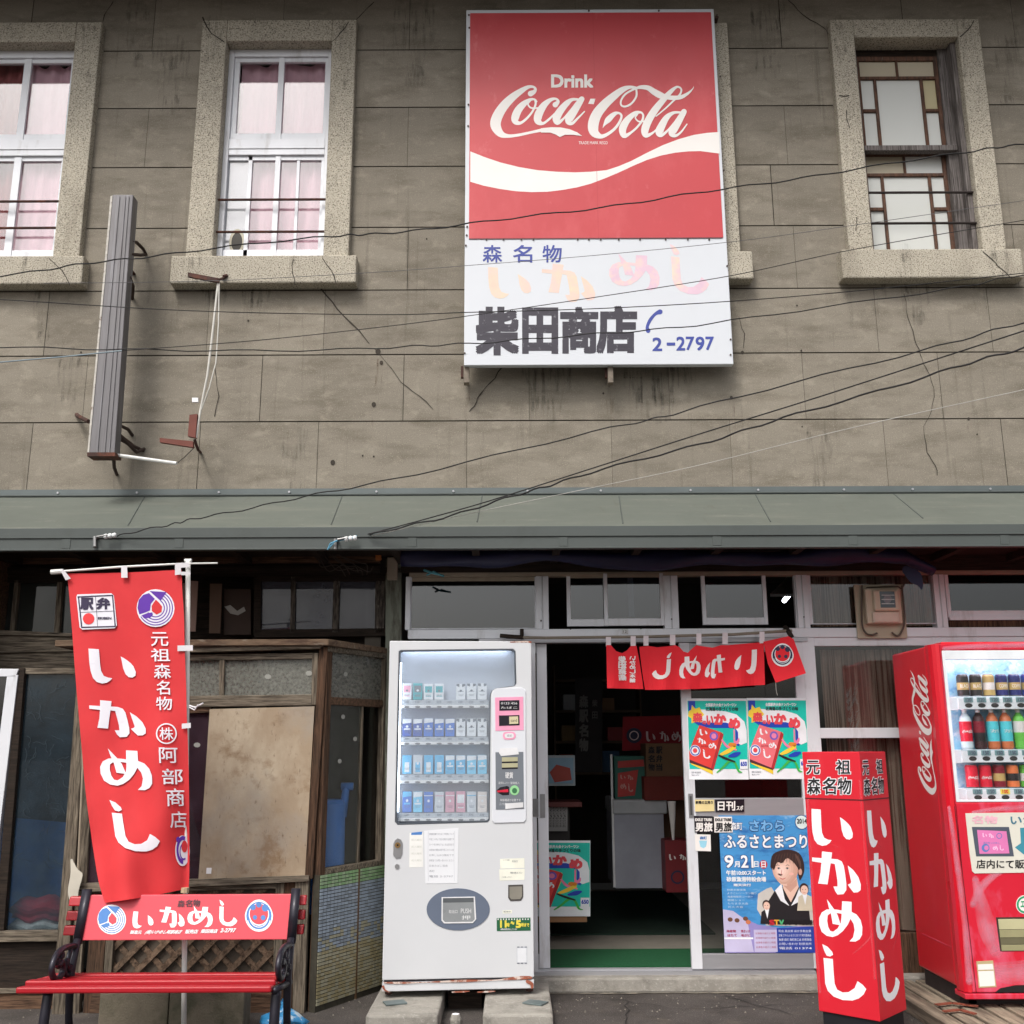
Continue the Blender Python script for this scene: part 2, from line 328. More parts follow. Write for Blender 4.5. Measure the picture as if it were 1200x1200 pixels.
def squidface(mb, fn, x, y, r, dark, wht, bg, n=.001, ry=None):
    k = (ry or r)/r
    mb.shape(fn, [(x+r*math.cos(t)*(1-.12*math.sin(-t) if math.sin(t) < 0 else 1), y+r*k*math.sin(t)*1.05) for t in [2*math.pi*i/28 for i in range(28)]], wht, n)
    mb.disc(fn, x, y+r*k*.02, r*.9, r*k*.92, dark, n+.0004)
    mb.disc(fn, x, y-r*k*.08, r*.72, r*k*.74, wht, n+.0007); mb.disc(fn, x, y-r*k*.1, r*.66, r*k*.68, bg, n+.0009)
    for rr in (.55, .72): mb.ring(fn, x, y+r*k*.1, r*rr+r*.1, r*.05, wht, n+.0011, 15, 165, ry=(r*rr+r*.1)*k)
    for a, b, q in ((0, -.72, .2), (-.42, -.55, .2), (.45, -.5, .24), (-.28, .12, .15), (.3, .14, .17)): mb.disc(fn, x+a*r, y+b*r*k, r*q, r*q*k, dark, n+.0014, 14)

# ============================================================ GROUND
asph = mat('asphalt', C(80, 75, 72), .92, 0, .16, 3, (1, 1, 1), 1, 220, [(C(134, 128, 120), .8, 130, (1, 1, 1), .57, .63), (C(36, 33, 32), .8, 170, (1, 1, 1), .55, .62), (C(50, 46, 43), .6, 2.2, (1, 1, 1), .5, .7), (C(104, 96, 86), .5, 5, (1, 1, 1), .56, .72)], .2)
g = MB(); g.sheet(lambda u, v, n=0: Vector((u, v, 0)), -120, 120, -120, .6, asph, 0, 12, 8); o = g.build('road'); tag(o, 'grey asphalt in front of the shop', None, None, 'structure')

# ============================================================ THE BUILDING
B = thing('shop_building', 'old concrete shopfront with grey green tin awning and stone framed upper windows', 'building', (0, 0, 0))
WM = [mat('weathered_concrete_%s' % n_, mulc(C(141, 134, 122), k_), .92, 0, .09, 1.1, (1, 1, 1.4), .8, 230,
  [(mulc(C(112, 105, 93), k_), .7, 3.1, (.7, 1, 2.4), .47, .66), (mulc(C(172, 164, 149), k_), .55, 7, (1, 1, 1.6), .54, .72), (C(84, 78, 68), .5, 11, (1.6, 1, .07), .58, .74),
   (mulc(C(186, 178, 162), k_), .7, 150, (1, 1, 1), .57, .64), (mulc(C(86, 80, 70), k_), .65, 190, (1, 1, 1), .57, .64), (C(96, 84, 66), .5, 1.9, (1, 1, 1.2), .62, .78)], .15) for n_, k_ in (('mid', 1), ('pale', 1.07), ('dark', .92), ('warm', 1.02))]
WMAT = WM[0]
GRAN = mat('washed_pebble_stone', C(182, 175, 160), .9, 0, .1, 3, (1, 1, 1), 1, 140, [(C(84, 78, 70), .9, 120, (1, 1, 1), .53, .58), (C(214, 206, 188), .8, 110, (1, 1, 1), .55, .62), (C(120, 112, 98), .6, 2.5, (1, 1, .5), .55, .75)], .15)
JOINT = mat('joint_dirt', C(60, 54, 47), .95)
W0 = wallF(0)
OPEN = {   # inner openings in px: tl tr br bl  | outer jambs | sill
 'a': ((-36, 49), (90, 49.5), (58.7, 302.5), (-68, 302)), 'b': ((263.3, 47.7), (389.4, 47.7), (377.7, 302), (250.5, 301)),
 'c': ((706, 46), (827, 45), (839, 297), (713, 297)), 'd': ((1002.5, 44), (1125, 42.5), (1150.4, 293.3), (1022.9, 294.7))}
OUT = {'a': ((-62, 26), (121.7, 25.7), (90, 301), (-100, 301)), 'b': ((237.6, 23), (417.3, 23), (409, 300), (217, 300)),
 'c': ((677, 27), (854, 26), (866.5, 297), (683, 297)), 'd': ((973.9, 23), (1147.6, 21.5), (1178.8, 291), (993.2, 292))}
SILL = {'a': (-118, 301, 100, 336), 'b': (202, 300.5, 418.5, 334.5), 'c': (668, 297, 881, 330), 'd': (984, 292.5, 1195, 328.5)}
def rect_of(q, Y):
    f = wallF(Y); p = [f.ab(*c) for c in q]; return ((p[0][0]+p[3][0])/2, (p[1][0]+p[2][0])/2, (p[3][1]+p[2][1])/2, (p[0][1]+p[1][1])/2)
holes = {k: rect_of(q, -.05) for k, q in OPEN.items()}
def clip(r, hs):
    out = [r]
    for h in hs:
        nxt = []
        for (x0, x1, z0, z1) in out:
            hx0, hx1, hz0, hz1 = h
            if hx0 >= x1 or hx1 <= x0 or hz0 >= z1 or hz1 <= z0: nxt.append((x0, x1, z0, z1)); continue
            if hx0 > x0: nxt.append((x0, hx0, z0, z1))
            if hx1 < x1: nxt.append((hx1, x1, z0, z1))
            a, b = max(x0, hx0), min(x1, hx1)
            if hz0 > z0: nxt.append((a, b, z0, hz0))
            if hz1 < z1: nxt.append((a, b, hz1, z1))
        out = nxt
    return out
def panel(mb, r, Y0, Y1, m): mb.box(r[0], r[1], Y0, Y1, r[2], r[3], m)
BX0, BX1, ZT = -6.2, 6.2, 6.74
wall = MB()
for r in clip((BX0, BX1, 2.9, ZT), list(holes.values())): wall.add([(r[0], .012, r[2]), (r[1], .012, r[2]), (r[1], .012, r[3]), (r[0], .012, r[3])], [(0, 1, 2, 3)], JOINT)
VJ = [[35, 233, 372, 547, 717, 857, 1038, 1177], [100, 306, 473, 620, 784, 942, 1102], [55, 244, 380, 560, 720, 1027, 1160], [-120, 478, 932, 1190], [-140, 600, 905, 1290], [-90, 172, 478, 921, 1280], [-110, 640, 1290], [37, 181, 332, 480, 914, 1058, 1187]]
Z0, dZ = 1.37+D*.2525, D*.0724
for k in range(-1, 9):
    za, zb = Z0+dZ*k, Z0+dZ*(k+1); zm = (za+zb)/2
    if za > ZT: break
    js = VJ[min(max(k, 0), 7)]; py = 600+1200*math.tan(RD(PITCH)-math.atan((zm-EYE)/D))
    xs = sorted(P(x, py).x for x in js)
    while xs[0] > BX0: xs.insert(0, xs[0]-random.uniform(.8, 1.1))
    while xs[-1] < BX1: xs.append(xs[-1]+random.uniform(.8, 1.1))
    for a, b in zip(xs, xs[1:]):
        gx = random.choice((.001, .0016, .0028)); gz = .004; wm_ = random.choice(WM)
        for r in clip((max(a, BX0)+gx, min(b, BX1)-gx, max(za, 2.9)+gz, min(zb, ZT)-gz), list(holes.values())):
            wall.add([(r[0], 0, r[2]), (r[1], 0, r[2]), (r[1], 0, r[3]), (r[0], 0, r[3])], [(0, 1, 2, 3)], wm_)
UW = wall.build('upper_wall', B)
# cracks, holes and rust runs in the wall
f0 = wallF(-.003).px()
for pts in ([(376,338),(395,362),(420,388),(440,410)], [(440,410),(452,424),(470,448),(492,464),(515,487)], [(588,432),(575,448),(562,462),(556,475),(548,487)],
            [(1060,345),(1064,372),(1072,398),(1078,415),(1086,432),(1095,455),(1092,482),(1083,500),(1086,530),(1097,545),(1100,563)],
            [(237,20),(246,38),(262,48)], [(925,0),(942,18),(965,32),(974,44)], [(417,24),(430,10),(441,0)], [(120,24),(128,8),(134,0)], [(866,372),(872,392),(870,415)], [(252,432),(256,465),(250,500)]):
    w = .8 if pts[0][0] not in (376, 588, 237) else 1.5
    jit = [(x+random.uniform(-1, 1), y+random.uniform(-1, 1), w*random.uniform(.5, 1.4)) for x, y in [((1-t)*a[0]+t*b[0], (1-t)*a[1]+t*b[1]) for a, b in zip(pts, pts[1:]) for t in (0, .33, .66)]]
    ck = MB(); ck.ribbon(f0, jit, JOINT, curve=1, rise=0.0003); ck.build('crack', UW)
for x, y, r in ((438,474,2.6),(390,542,2.8),(425,534,1.1),(438,535,1.1),(291,376,1.2),(443,412,3.2),(447,425,2.2),(857,466,1.8),(940,500,.9),(934,358,1),(939,411,1.2),(1135,491,1.6),(1145,509,1),(870,413,1.8),(707,461,1.2),(500,280,1),(95,413,1.2)):
    ck = MB(); ck.disc(f0, x, y, r, r*1.15, JOINT, .0006, 10); ck.build('wall_hole', UW)
def stainmat(name, col, amt):
    m = mat(name, col, .95); nt = m.node_tree; b_ = nt.nodes['Principled BSDF']
    n1 = noise(nt, 16, (2.2, 1, .25), 5); n2 = noise(nt, 60, (1, 1, .5), 3); mm = nd(nt, 'ShaderNodeMath', operation='MULTIPLY'); nt.links.new(ramp(nt, n1, .48, .78), mm.inputs[0]); nt.links.new(ramp(nt, n2, .3, .6, (amt*.5,)*3+(1,), (amt, amt, amt, 1)), mm.inputs[1]); nt.links.new(mm.outputs[0], b_.inputs['Alpha']); return m
sr_, sk_ = stainmat('rust_run', C(104, 80, 56), .8), stainmat('soot_run', C(72, 68, 60), .42); k_ = 0
for x, y0, y1, w_, m_ in ((715, 448, 500, 12, sr_), (546, 450, 492, 8, sr_), (857, 470, 510, 6, sr_), (136, 552, 575, 8, sk_), (443, 425, 470, 9, sr_), (438, 478, 505, 5, sr_), (640, 432, 480, 60, sk_), (770, 432, 470, 90, sk_), (250, 336, 372, 30, sk_), (300, 336, 360, 40, sk_), (50, 338, 395, 26, sk_), (80, 420, 470, 30, sk_), (175, 305, 365, 9, sk_), (1075, 332, 372, 34, sk_), (1150, 330, 362, 24, sk_), (1030, 332, 368, 18, sk_), (1135, 492, 506, 4, sr_), (200, 60, 122, 44, sk_), (485, 12, 90, 50, sk_), (900, 12, 80, 50, sk_), (160, 14, 70, 30, sk_), (1180, 40, 120, 30, sk_), (960, 505, 570, 30, sk_), (350, 520, 572, 40, sk_)):
    b = MB(); b.ribbon(wallF(-.0035-.0002*k_).px(), [(x, y0, w_), (x+1, (y0*2+y1)/3, w_), (x-1, (y0+y1*2)/3, w_*.7), (x, y1, w_*(.15 if m_ is sr_ else .6))], m_, 0, rise=.0001); b.build('wall_stain', UW); k_ += 1
# stone surrounds, sills
def surround(k):
    t0 = wallF(-.06); inn = rect_of(OPEN[k], -.06); o_ = rect_of(OUT[k], -.06); s = MB(); top = o_[3]; sb = t0.ab((SILL[k][0]+SILL[k][2])/2, SILL[k][3])[1]
    st = inn[2]-.004
    s.box(o_[0], inn[0], -.06, .22, st, top, GRAN); s.box(inn[1], o_[1], -.06, .22, st, top, GRAN)
    s.box(inn[0], inn[1], -.0605, .22, inn[3], top-.0, GRAN)
    ob = s.build('window_surround', B, .008)
    q = MB(); tl = t0.ab(SILL[k][0], SILL[k][1]+15)[0]; tr = t0.ab(SILL[k][2], SILL[k][1]+15)[0]
    q.box(tl, tr, -.1, .22, sb, st, GRAN); q.build('sill', ob, .01)
    return inn
INN = {k: surround(k) for k in OPEN}
for Y_, pts in ((-.0615, [(238, 24), (246, 38), (262, 49)]), (-.0615, [(389, 49), (398, 40), (408, 26)]), (-.1015, [(378, 303), (388, 316), (394, 333)]), (-.1015, [(58, 303), (72, 316), (82, 334)]), (-.1015, [(344, 304), (342, 318), (346, 334)]), (-.1015, [(1152, 295), (1168, 310), (1186, 327)]), (-.0615, [(984, 112), (990, 113), (994, 112)]), (-.0615, [(1125, 43), (1134, 36), (1142, 24)]), (-.0615, [(992, 130), (993, 142), (996, 150)]), (-.0615, [(1003, 255), (1004, 262), (1003, 270)])):
    sck = MB(); sck.ribbon(wallF(Y_).px(), [(x+random.uniform(-1, 1), y, random.uniform(.7, 1.5)) for x, y in [((1-t)*a[0]+t*b[0], (1-t)*a[1]+t*b[1]) for a, b in zip(pts, pts[1:]) for t in (0, .5, 1)]], JOINT, 0, curve=1); sck.build('crack', UW)
for q_, (x, y0, y1, w_, Y_) in enumerate(((30, 303, 334, 16, -.102), (345, 304, 333, 10, -.102), (1060, 296, 326, 22, -.102), (985, 26, 60, 18, -.062), (250, 26, 70, 18, -.062), (1135, 26, 90, 16, -.062), (105, 30, 90, 20, -.062), (404, 30, 100, 14, -.062), (1170, 296, 326, 24, -.102), (225, 303, 332, 24, -.102))):
    b = MB(); b.ribbon(wallF(Y_-.0002*q_).px(), [(x, y0, w_), (x+1, (y0+y1)/2, w_), (x, y1, w_*.8)], sk_, 0, rise=.0001); b.build('stone_stain', UW)
# ---- windows: local frame u,v in 0..1 over the opening
AL, IR = alu(), iron()
GL = glass('window_glass', (.94, .94, .95, 1), 2.1); GLF = glass('frosted_pane', (.8, .85, .88, 1), 1.6, (C(206, 216, 220), .75, 3))
def wfn(k, Y): i = INN[k]; return lambda u, v, n=0.: Vector((i[0]+(i[1]-i[0])*u, Y-n, i[2]+(i[3]-i[2])*v))
def aluwindow(k, up, low):
    fr = MB(); f = wfn(k, .06)
    for a in ((0, .05, 0, 1), (.95, 1, 0, 1)): fr.ub(f, *a, -.06, .03, AL)
    for a in ((0.05, .95, 0, .035), (.05, .95, .965, 1), (.05, .95, .495, .57)): fr.ub(f, *a, -.06, .028, AL)
    fr.ub(f, .05, .95, .522, .53, .028, .034, AL)
    win = fr.build('window', B, .003)
    s = MB()
    for v0, v1, ms in ((.57, .965, up), (.035, .495, low)):
        n = 0
        for (a, b, nn) in ms:      # sash stiles
            s.ub(f, a, b, v0, v1, nn-.02, nn, AL)
        s.ub(f, .05, .95, v0, v0+.032, -.012, .012, AL); s.ub(f, .05, .95, v1-.02, v1, -.012, .012, AL)
    s.build('sash', win, .002)
    p = MB(); p.ub(f, .05, .95, .57, .965, -.006, -.002, GL); p.ub(f, .05, .95, .035, .495, -.006, -.002, GL); p.build('pane', win)
    return win
wa = aluwindow('a', [(.47, .54, .018), (.05, .09, .01), (.92, .95, .01)], [(.48, .55, .018), (.05, .09, .01), (.92, .95, .01)])
wb = aluwindow('b', [(.475, .53, .018), (.05, .1, .01), (.92, .95, .01)], [(.235, .275, .012), (.49, .54, .018), (.69, .72, .008), (.92, .95, .01)])
for k, par, vv in (('a', wa, (.27, .15)), ('b', wb, (.275, .13))):
    f = wfn(k, -.005)
    for v in vv:
        t = MB(); t.tube([f(-.02, v), f(1.02, v)], .009, IR); t.build('security_bar', par)
t = MB(); f = wfn('b', .05); t.ub(f, .05, .24, .035, .495, -.03, -.02, mat('pale_panel', C(200, 202, 204), .4, var=.04)); t.disc(f, .17, .105, .055, .045, mat('vent_dark', C(60, 56, 50)), -.008, 20, .006)
t.ring(f, .17, .105, .06, .02, mat('vent_rim', C(190, 184, 165)), -.006, ry=.05); t.build('ventilation_panel', wb)
# hidden third window: dark glass
t = MB(); f = wfn('c', .08); t.ub(f, 0, 1, 0, 1, -.01, 0, glass('dark_glass', (.4, .42, .43, 1), 1.7)); t.build('window', B)
# fourth: old wooden double-hung window with small panes
WB = mat('old_brown_sash', C(96, 66, 50), .8, 0, .3, 14, (6, 6, 1), .4, 60, [(C(50, 38, 32), .8, 10, (4, 4, 1), .45, .65), (C(160, 148, 134), .6, 18, (4, 4, .7), .6, .75)])
WG = wood('grey_jamb', C(60, 54, 50), C(128, 122, 120), (16, 16, .5))
DWD = darkw(); f = wfn('d', .1); fr = MB()
fr.ub(f, 0, .06, 0, 1, -.05, .05, WG); fr.ub(f, .86, 1, 0, 1, -.05, .03, WG); fr.ub(f, .06, .86, .968, 1, -.05, .02, DWD); fr.ub(f, .95, 1, 0, 1, .03, .1, WG)
fr.ub(f, .06, .86, 0, .02, -.05, .04, WG)
wd = fr.build('window', B, .004)
def woodsash(n, u0, u1, v0, v1, mid):
    s = MB(); gx = lambda u: u0+(u1-u0)*u; gy = lambda v: v0+(v1-v0)*v; w = .045
    for a in ((0, w, 0, 1), (1-w, 1, 0, 1), (w, 1-w, 0, .045), (w, 1-w, .955, 1), (w, 1-w, .76, .79), (.2, .235, .045, .76), (.765, .8, .045, .76), (.49, .515, .79, .955), (w, .2, mid, mid+.03), (.8, 1-w, mid, mid+.03)):
        s.ub(f, gx(a[0]), gx(a[1]), gy(a[2]), gy(a[3]), n-.03, n, WB)
    o = s.build('sash', wd, .003)
    cream, frost, yel = glass('cream_pane', (.75, .72, .6, 1), 1.6, (C(216, 206, 184), .7)), glass('net_pane', (.9, .92, .92, 1), 1.6, (C(236, 238, 234), .72)), glass('yellow_pane', (.75, .7, .5, 1), 1.6, (C(212, 202, 164), .75))
    for a, g_ in (((w, .49, .79, .955), cream), ((.515, 1-w, .79, .955), frost if v1 < .6 else cream), ((w, .2, .045, mid), frost), ((w, .2, mid+.03, .76), frost), ((.8, 1-w, .045, mid), frost), ((.8, 1-w, mid+.03, .76), yel if v1 > .6 else frost), ((.235, .765, .045, .76), frost)):
        p = MB(); p.ub(f, gx(a[0]), gx(a[1]), gy(a[2]), gy(a[3]), n-.02, n-.016, g_); q = p.build('pane', wd)
woodsash(.02, .06, .86, .5, .968, .42); woodsash(-.012, .06, .86, .02, .52, .44)
m_ = MB(); m_.ub(f, .05, .93, .49, .515, .022, .075, WG); m_.build('meeting_rail', wd, .004)
fb = wfn('d', -.01)
for v in (.28, .14):
    t = MB(); t.tube([fb(-.03, v), fb(1.0, v)], .009, mat('dark_iron', C(48, 40, 38), .7, .3)); t.build('security_bar', wd)
# ---- rooms behind: floors, back and side walls, roof
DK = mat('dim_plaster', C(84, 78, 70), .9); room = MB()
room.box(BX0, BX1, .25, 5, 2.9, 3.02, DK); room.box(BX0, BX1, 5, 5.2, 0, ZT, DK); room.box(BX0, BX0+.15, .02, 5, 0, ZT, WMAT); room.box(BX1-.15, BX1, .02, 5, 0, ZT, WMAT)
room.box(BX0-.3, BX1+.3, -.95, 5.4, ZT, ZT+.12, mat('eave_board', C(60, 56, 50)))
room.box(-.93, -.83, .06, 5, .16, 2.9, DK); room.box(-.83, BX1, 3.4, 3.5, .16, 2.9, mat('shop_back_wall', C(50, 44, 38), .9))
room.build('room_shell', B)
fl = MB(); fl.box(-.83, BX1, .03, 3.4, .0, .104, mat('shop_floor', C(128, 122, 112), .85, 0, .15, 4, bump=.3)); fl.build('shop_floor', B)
# ---- awning
AWT = mat('awning_tin', C(97, 102, 95), .5, .0, .08, 1.2, (1, 1, 1), .15, 9, [(C(86, 84, 74), .6, 9, (2, .5, .5), .6, .74), (C(70, 70, 64), .6, 55, (1, 1, 1), .64, .7), (C(120, 122, 112), .6, 4, (.4, 3, 3), .52, .7), (C(92, 98, 92), .5, 3, (1, 3, 1), .5, .8), (C(150, 150, 140), .4, 14, (1, 1, 1), .6, .8)], .4)
AWL = mat('awning_lip_tin', C(78, 84, 82), .5, 0, .08, 2, (1, 1, 1), 0, 1, [(C(62, 66, 62), .6, 4, (1, 1, 1), .5, .75)], .4)
AY, AZ0, AZ1 = -.68, 2.948, 2.59
aw = MB(); aw.hexa([(BX0, AY, AZ1-.02), (BX1, AY, AZ1-.02), (BX1, AY, AZ1), (BX0, AY, AZ1)], [(BX0, -.004, AZ0-.02), (BX1, -.004, AZ0-.02), (BX1, -.004, AZ0), (BX0, -.004, AZ0)], AWT)
awn = aw.build('awning', B)
slope = F((0, AY, AZ1), (1, 0, 0), (0, .68, AZ0-AZ1), (0, -(AZ0-AZ1), .68))
spx = slope.px()
for a, b in (((565.5, 578), (559, 612)), ((724.5, 578.5), (730, 614)), ((881.7, 576), (903, 611.7)), ((1038, 573), (1081.7, 607.7)), ((402, 580), (388, 615)), ((170, 582), (150, 616))):
    (a0, b0), (a1, b1) = slope.ab(*a), slope.ab(*b); b0 = min(b0, .76); b1 = max(b1, .004)
    d = -.006; sm = MB()
    sm.hexa([slope(a1-.003, b1, .005), slope(a1+.003, b1, .005), slope(a0+.003, b0, .005), slope(a0-.003, b0, .005)], [slope(a1-.004, b1, d), slope(a1+.004, b1, d), slope(a0+.004, b0, d), slope(a0-.004, b0, d)], AWL); sm.build('seam', awn, .002)
fa = MB(); fa.box(BX0, BX1, AY-.014, AY-.001, AZ1-.055, AZ1+.004, AWL); fa.box(BX0, BX1, AY-.006, AY+.03, 2.475, AZ1-.055, AWL); fa.box(BX0, BX1, AY-.012, AY+.03, 2.465, 2.475, AWL)
for x in (73, 205, 478, 655, 835, 994, 1172): 
    xx = P(x, 636, AY).x; fa.box(xx, xx+.05, AY-.0095, AY-.006, 2.477, AZ1-.057, AWL)
fa.build('fascia', awn, .003)
fs = MB(); fs.box(BX0, BX1, -.016, -.005, AZ0-.004, AZ0+.045, mat('flashing', C(96, 104, 104), .5, .3, .1)); fs.tube([(BX0, -.018, AZ0+.004), (BX1, -.018, AZ0+.004)], .006, AWL, 6)
for i in range(24):
    x = BX0+.3+i*.5+random.uniform(-.05, .05); fs.tube([(x, -.014, AZ0+.022), (x, -.024, AZ0+.022)], .007, silver(), 8)
fs.build('flashing', awn)
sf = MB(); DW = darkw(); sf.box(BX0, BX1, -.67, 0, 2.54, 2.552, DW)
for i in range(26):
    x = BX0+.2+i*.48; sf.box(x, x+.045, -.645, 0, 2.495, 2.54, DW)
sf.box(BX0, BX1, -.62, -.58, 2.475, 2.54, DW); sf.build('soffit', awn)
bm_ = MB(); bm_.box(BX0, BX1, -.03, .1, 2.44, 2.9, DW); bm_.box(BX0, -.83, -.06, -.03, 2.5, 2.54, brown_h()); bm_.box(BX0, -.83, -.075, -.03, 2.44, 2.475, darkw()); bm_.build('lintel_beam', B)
# ============================================================ SHOP FRONT
SV = silver()
def prism(mb, q, Y, dep, m):      # q: four px corners on plane Y, extruded back by dep
    p = [P(x, y, Y) for x, y in q]; mb.hexa([p[3], p[2], p[1], p[0]], [Vector((v.x, v.y+dep, v.z)) for v in (p[3], p[2], p[1], p[0])], m)
def pr(mb, x0, y0, x1, y1, Y, dep, m):   # true upright box from px box
    f = wallF(Y); fn = pxr(f, x0, y0, x1, y1); mb.ub(fn, 0, 1, 0, 1, -dep, 0, m)
fm = MB()
zt = P(700, 737, -.03).z; zb = P(700, 748, -.03).z; zs_ = zt
XL = P(478, 742, -.03).x; XR = 6.0
fm.box(XL, XR, -.035, .06, zb, zt, AL); fm.box(XL, XR, -.03, .05, 2.415, 2.44, mat('beige_rail', C(150, 138, 120), .7, 0, .15, 8))
FRm = fm.build('header_frame', B, .003)
for x0, x1, y in ((628, 643, 705), (778, 795, 705), (934, 948, 705), (1096, 1109, 705), (475, 481, 705)):
    posts = MB(); a, b = P(x0, y, -.03).x, P(x1, y, -.03).x; posts.box(a, b, -.03, .05, zt, 2.415, AL)
    if x1-x0 > 12: posts.box((a+b)/2-.004, (a+b)/2+.004, -.036, -.03, zt, 2.415, SV)
    posts.build('post', FRm, .003)
GD = glass('dusty_glass', (.5, .53, .56, 1), 2.0)
def transom(x0, x1, y0, y1, sashes, gname='transom_window', low=.045, gm=None):
    # sashes: (x0,x1, n) in px at the pane height
    t = MB(); Y = 0.
    for (a, b, dd) in sashes:
        A, Bx = P(a, 700, Y).x, P(b, 700, Y).x; z0, z1 = P(700, y1, Y).z, P(700, y0, Y).z; w = .024
        t.box(A, A+w, -.012-dd, .012-dd, z0, z1, AL); t.box(Bx-w, Bx, -.012-dd, .012-dd, z0, z1, AL); t.box(A+w, Bx-w, -.012-dd, .012-dd, z0, z0+low, AL); t.box(A+w, Bx-w, -.012-dd, .012-dd, z1-.025, z1, mat('beige_rail', C(150, 138, 120)))
    o = t.build(gname, B, .002)
    p = MB()
    for (a, b, dd) in sashes:
        A, Bx = P(a, 700, Y).x, P(b, 700, Y).x; z0, z1 = P(700, y1, Y).z, P(700, y0, Y).z
        p.box(A+.02, Bx-.02, -.002-dd, .002-dd, z0+low-.004, z1-.02, gm or GD)
    p.build('pane', o); return o
transom(481, 628, 676, 737, [(478, 631, 0)], low=.008); transom(643, 778, 673, 734, [(664, 712, 0), (707, 777, .022)]); o = transom(795, 934, 670, 733, [(822, 898, 0)])
t = MB(); a, b = P(738, 700, 0).x, P(743, 700, 0).x; t.box(a-.006, b+.002, .03, .05, P(700, 722, 0).z, P(700, 676, 0).z, AL)
t.box(P(931, 700, 0).x, P(936, 700, 0).x, -.01, .02, zt, 2.415, AL); t.build('sash_stile', B)
transom(948, 1097, 664, 733, [(946, 1099, 0)], low=.006, gm=glass('curtain_glass', (.85, .86, .87, 1), 1.7)); transom(1109, 1300, 668, 726, [(1108, 1330, 0)])
t = MB(); z0, z1 = P(1150, 733, .0).z-.02, P(1150, 725, 0).z; t.box(P(1109, 700, 0).x, XR, -.02, .03, z1-.01, z1+.015, AL); t.box(P(1109, 700, 0).x, XR, -.005, .03, zt-.0, z1-.01, brown_v()); t.build('rail', FRm)
# lower posts and side window
lw = MB()
a, b = P(944, 820, -.03).x, P(959, 820, -.03).x; lw.box(a, b, -.03, .05, .03, zb, AL)
z1 = P(1000, 757, -.02).z; lw.box(b, XR, -.025, .04, z1, zb, AL); z0, z1 = P(1000, 865, -.02).z, P(1000, 853, -.02).z; lw.box(b, XR, -.025, .03, z0, z1, AL)
lw.box(b, XR, -.025, .04, .03, .3, brown_v())
lw.box(XR-.1, XR, -.03, .05, .03, zb, AL)
o = lw.build('side_window', B, .003)
p = MB(); p.box(b, XR-.1, -.004, .0, .3, zb, glass('curtain_glass', (.8, .82, .82, 1), 1.55)); p.build('pane', o)
# entrance: threshold, step, fixed jamb, sliding doors
st = MB(); zth = P(720, 1138, -.03).z; xa, xb = P(560, 1138, -.03).x, P(955, 1138, -.03).x
st.box(xa-.4, XR, -.12, .03, .0, zth-.018, conc()); st.build('doorstep', B, .012)
st = MB(); st.box(xa, xb, -.05, .05, zth-.018, zth, SV); st.box(xa, xb, -.012, -.004, zth, zth+.008, SV); st.box(xa, xb, .02, .028, zth, zth+.008, SV); st.build('threshold', B)
ZD = P(700, 753, -.03).z
h = MB(); h.box(xa, P(946, 750, -.03).x, -.04, .045, ZD, zb-.002, SV); h.build('door_head', FRm)
def door(x0, x1, Y, gl=True):
    a, b = P(x0, 900, Y).x, P(x1, 900, Y).x; d = MB(); w = .062
    d.box(a, a+w, Y-.017, Y+.017, zth+.009, ZD-.002, AL); d.box(b-w, b, Y-.017, Y+.017, zth+.009, ZD-.002, AL)
    zm0, zm1 = P(880, 957, Y).z, P(880, 935, Y).z; zk = P(880, 1117, Y).z
    d.box(a+w, b-w, Y-.016, Y+.016, zm0, zm1, SV); d.box(a+w, b-w, Y-.016, Y+.016, zth+.009, zk, SV); d.box(a+w, b-w, Y-.016, Y+.016, ZD-.06, ZD-.003, SV)
    o = d.build('sliding_door', B, .002)
    p = MB(); p.box(a+w-.005, b-w+.005, Y-.003, Y+.003, zk-.01, ZD-.05, glass('door_glass', (.82, .84, .84, 1), 1.6)); p.build('pane', o)
    return o, a, b
dr, da, db = door(801, 950, -.012)
k = MB(); zh0, zh1 = P(806, 958, -.03).z, P(806, 930, -.03).z; k.box(da+.018, da+.046, -.034, -.029, zh0, zh1, mat('handle_plate', C(150, 150, 152), .35, .7)); k.box(da+.026, da+.038, -.036, -.034, zh0+.015, zh1-.015, mat('handle_slot', C(90), .4, .6)); k.build('handle', dr)
dl, la, lb = door(500, 642, .022)
k = MB(); k.box(lb-.05, lb-.02, -.001, .004, zh0, zh1, MC['handle_plate']); k.build('handle', dl)
jb = MB(); a, b = P(622.5, 900, -.04).x, P(628.5, 900, -.04).x; jb.box(a, b, -.04, -.01, zth, ZD, AL)
jb.box(a-.004, b+.01, -.046, -.04, P(624, 957, -.04).z, P(624, 936, -.04).z, plain_metal()); jb.build('fixed_jamb', B, .002)
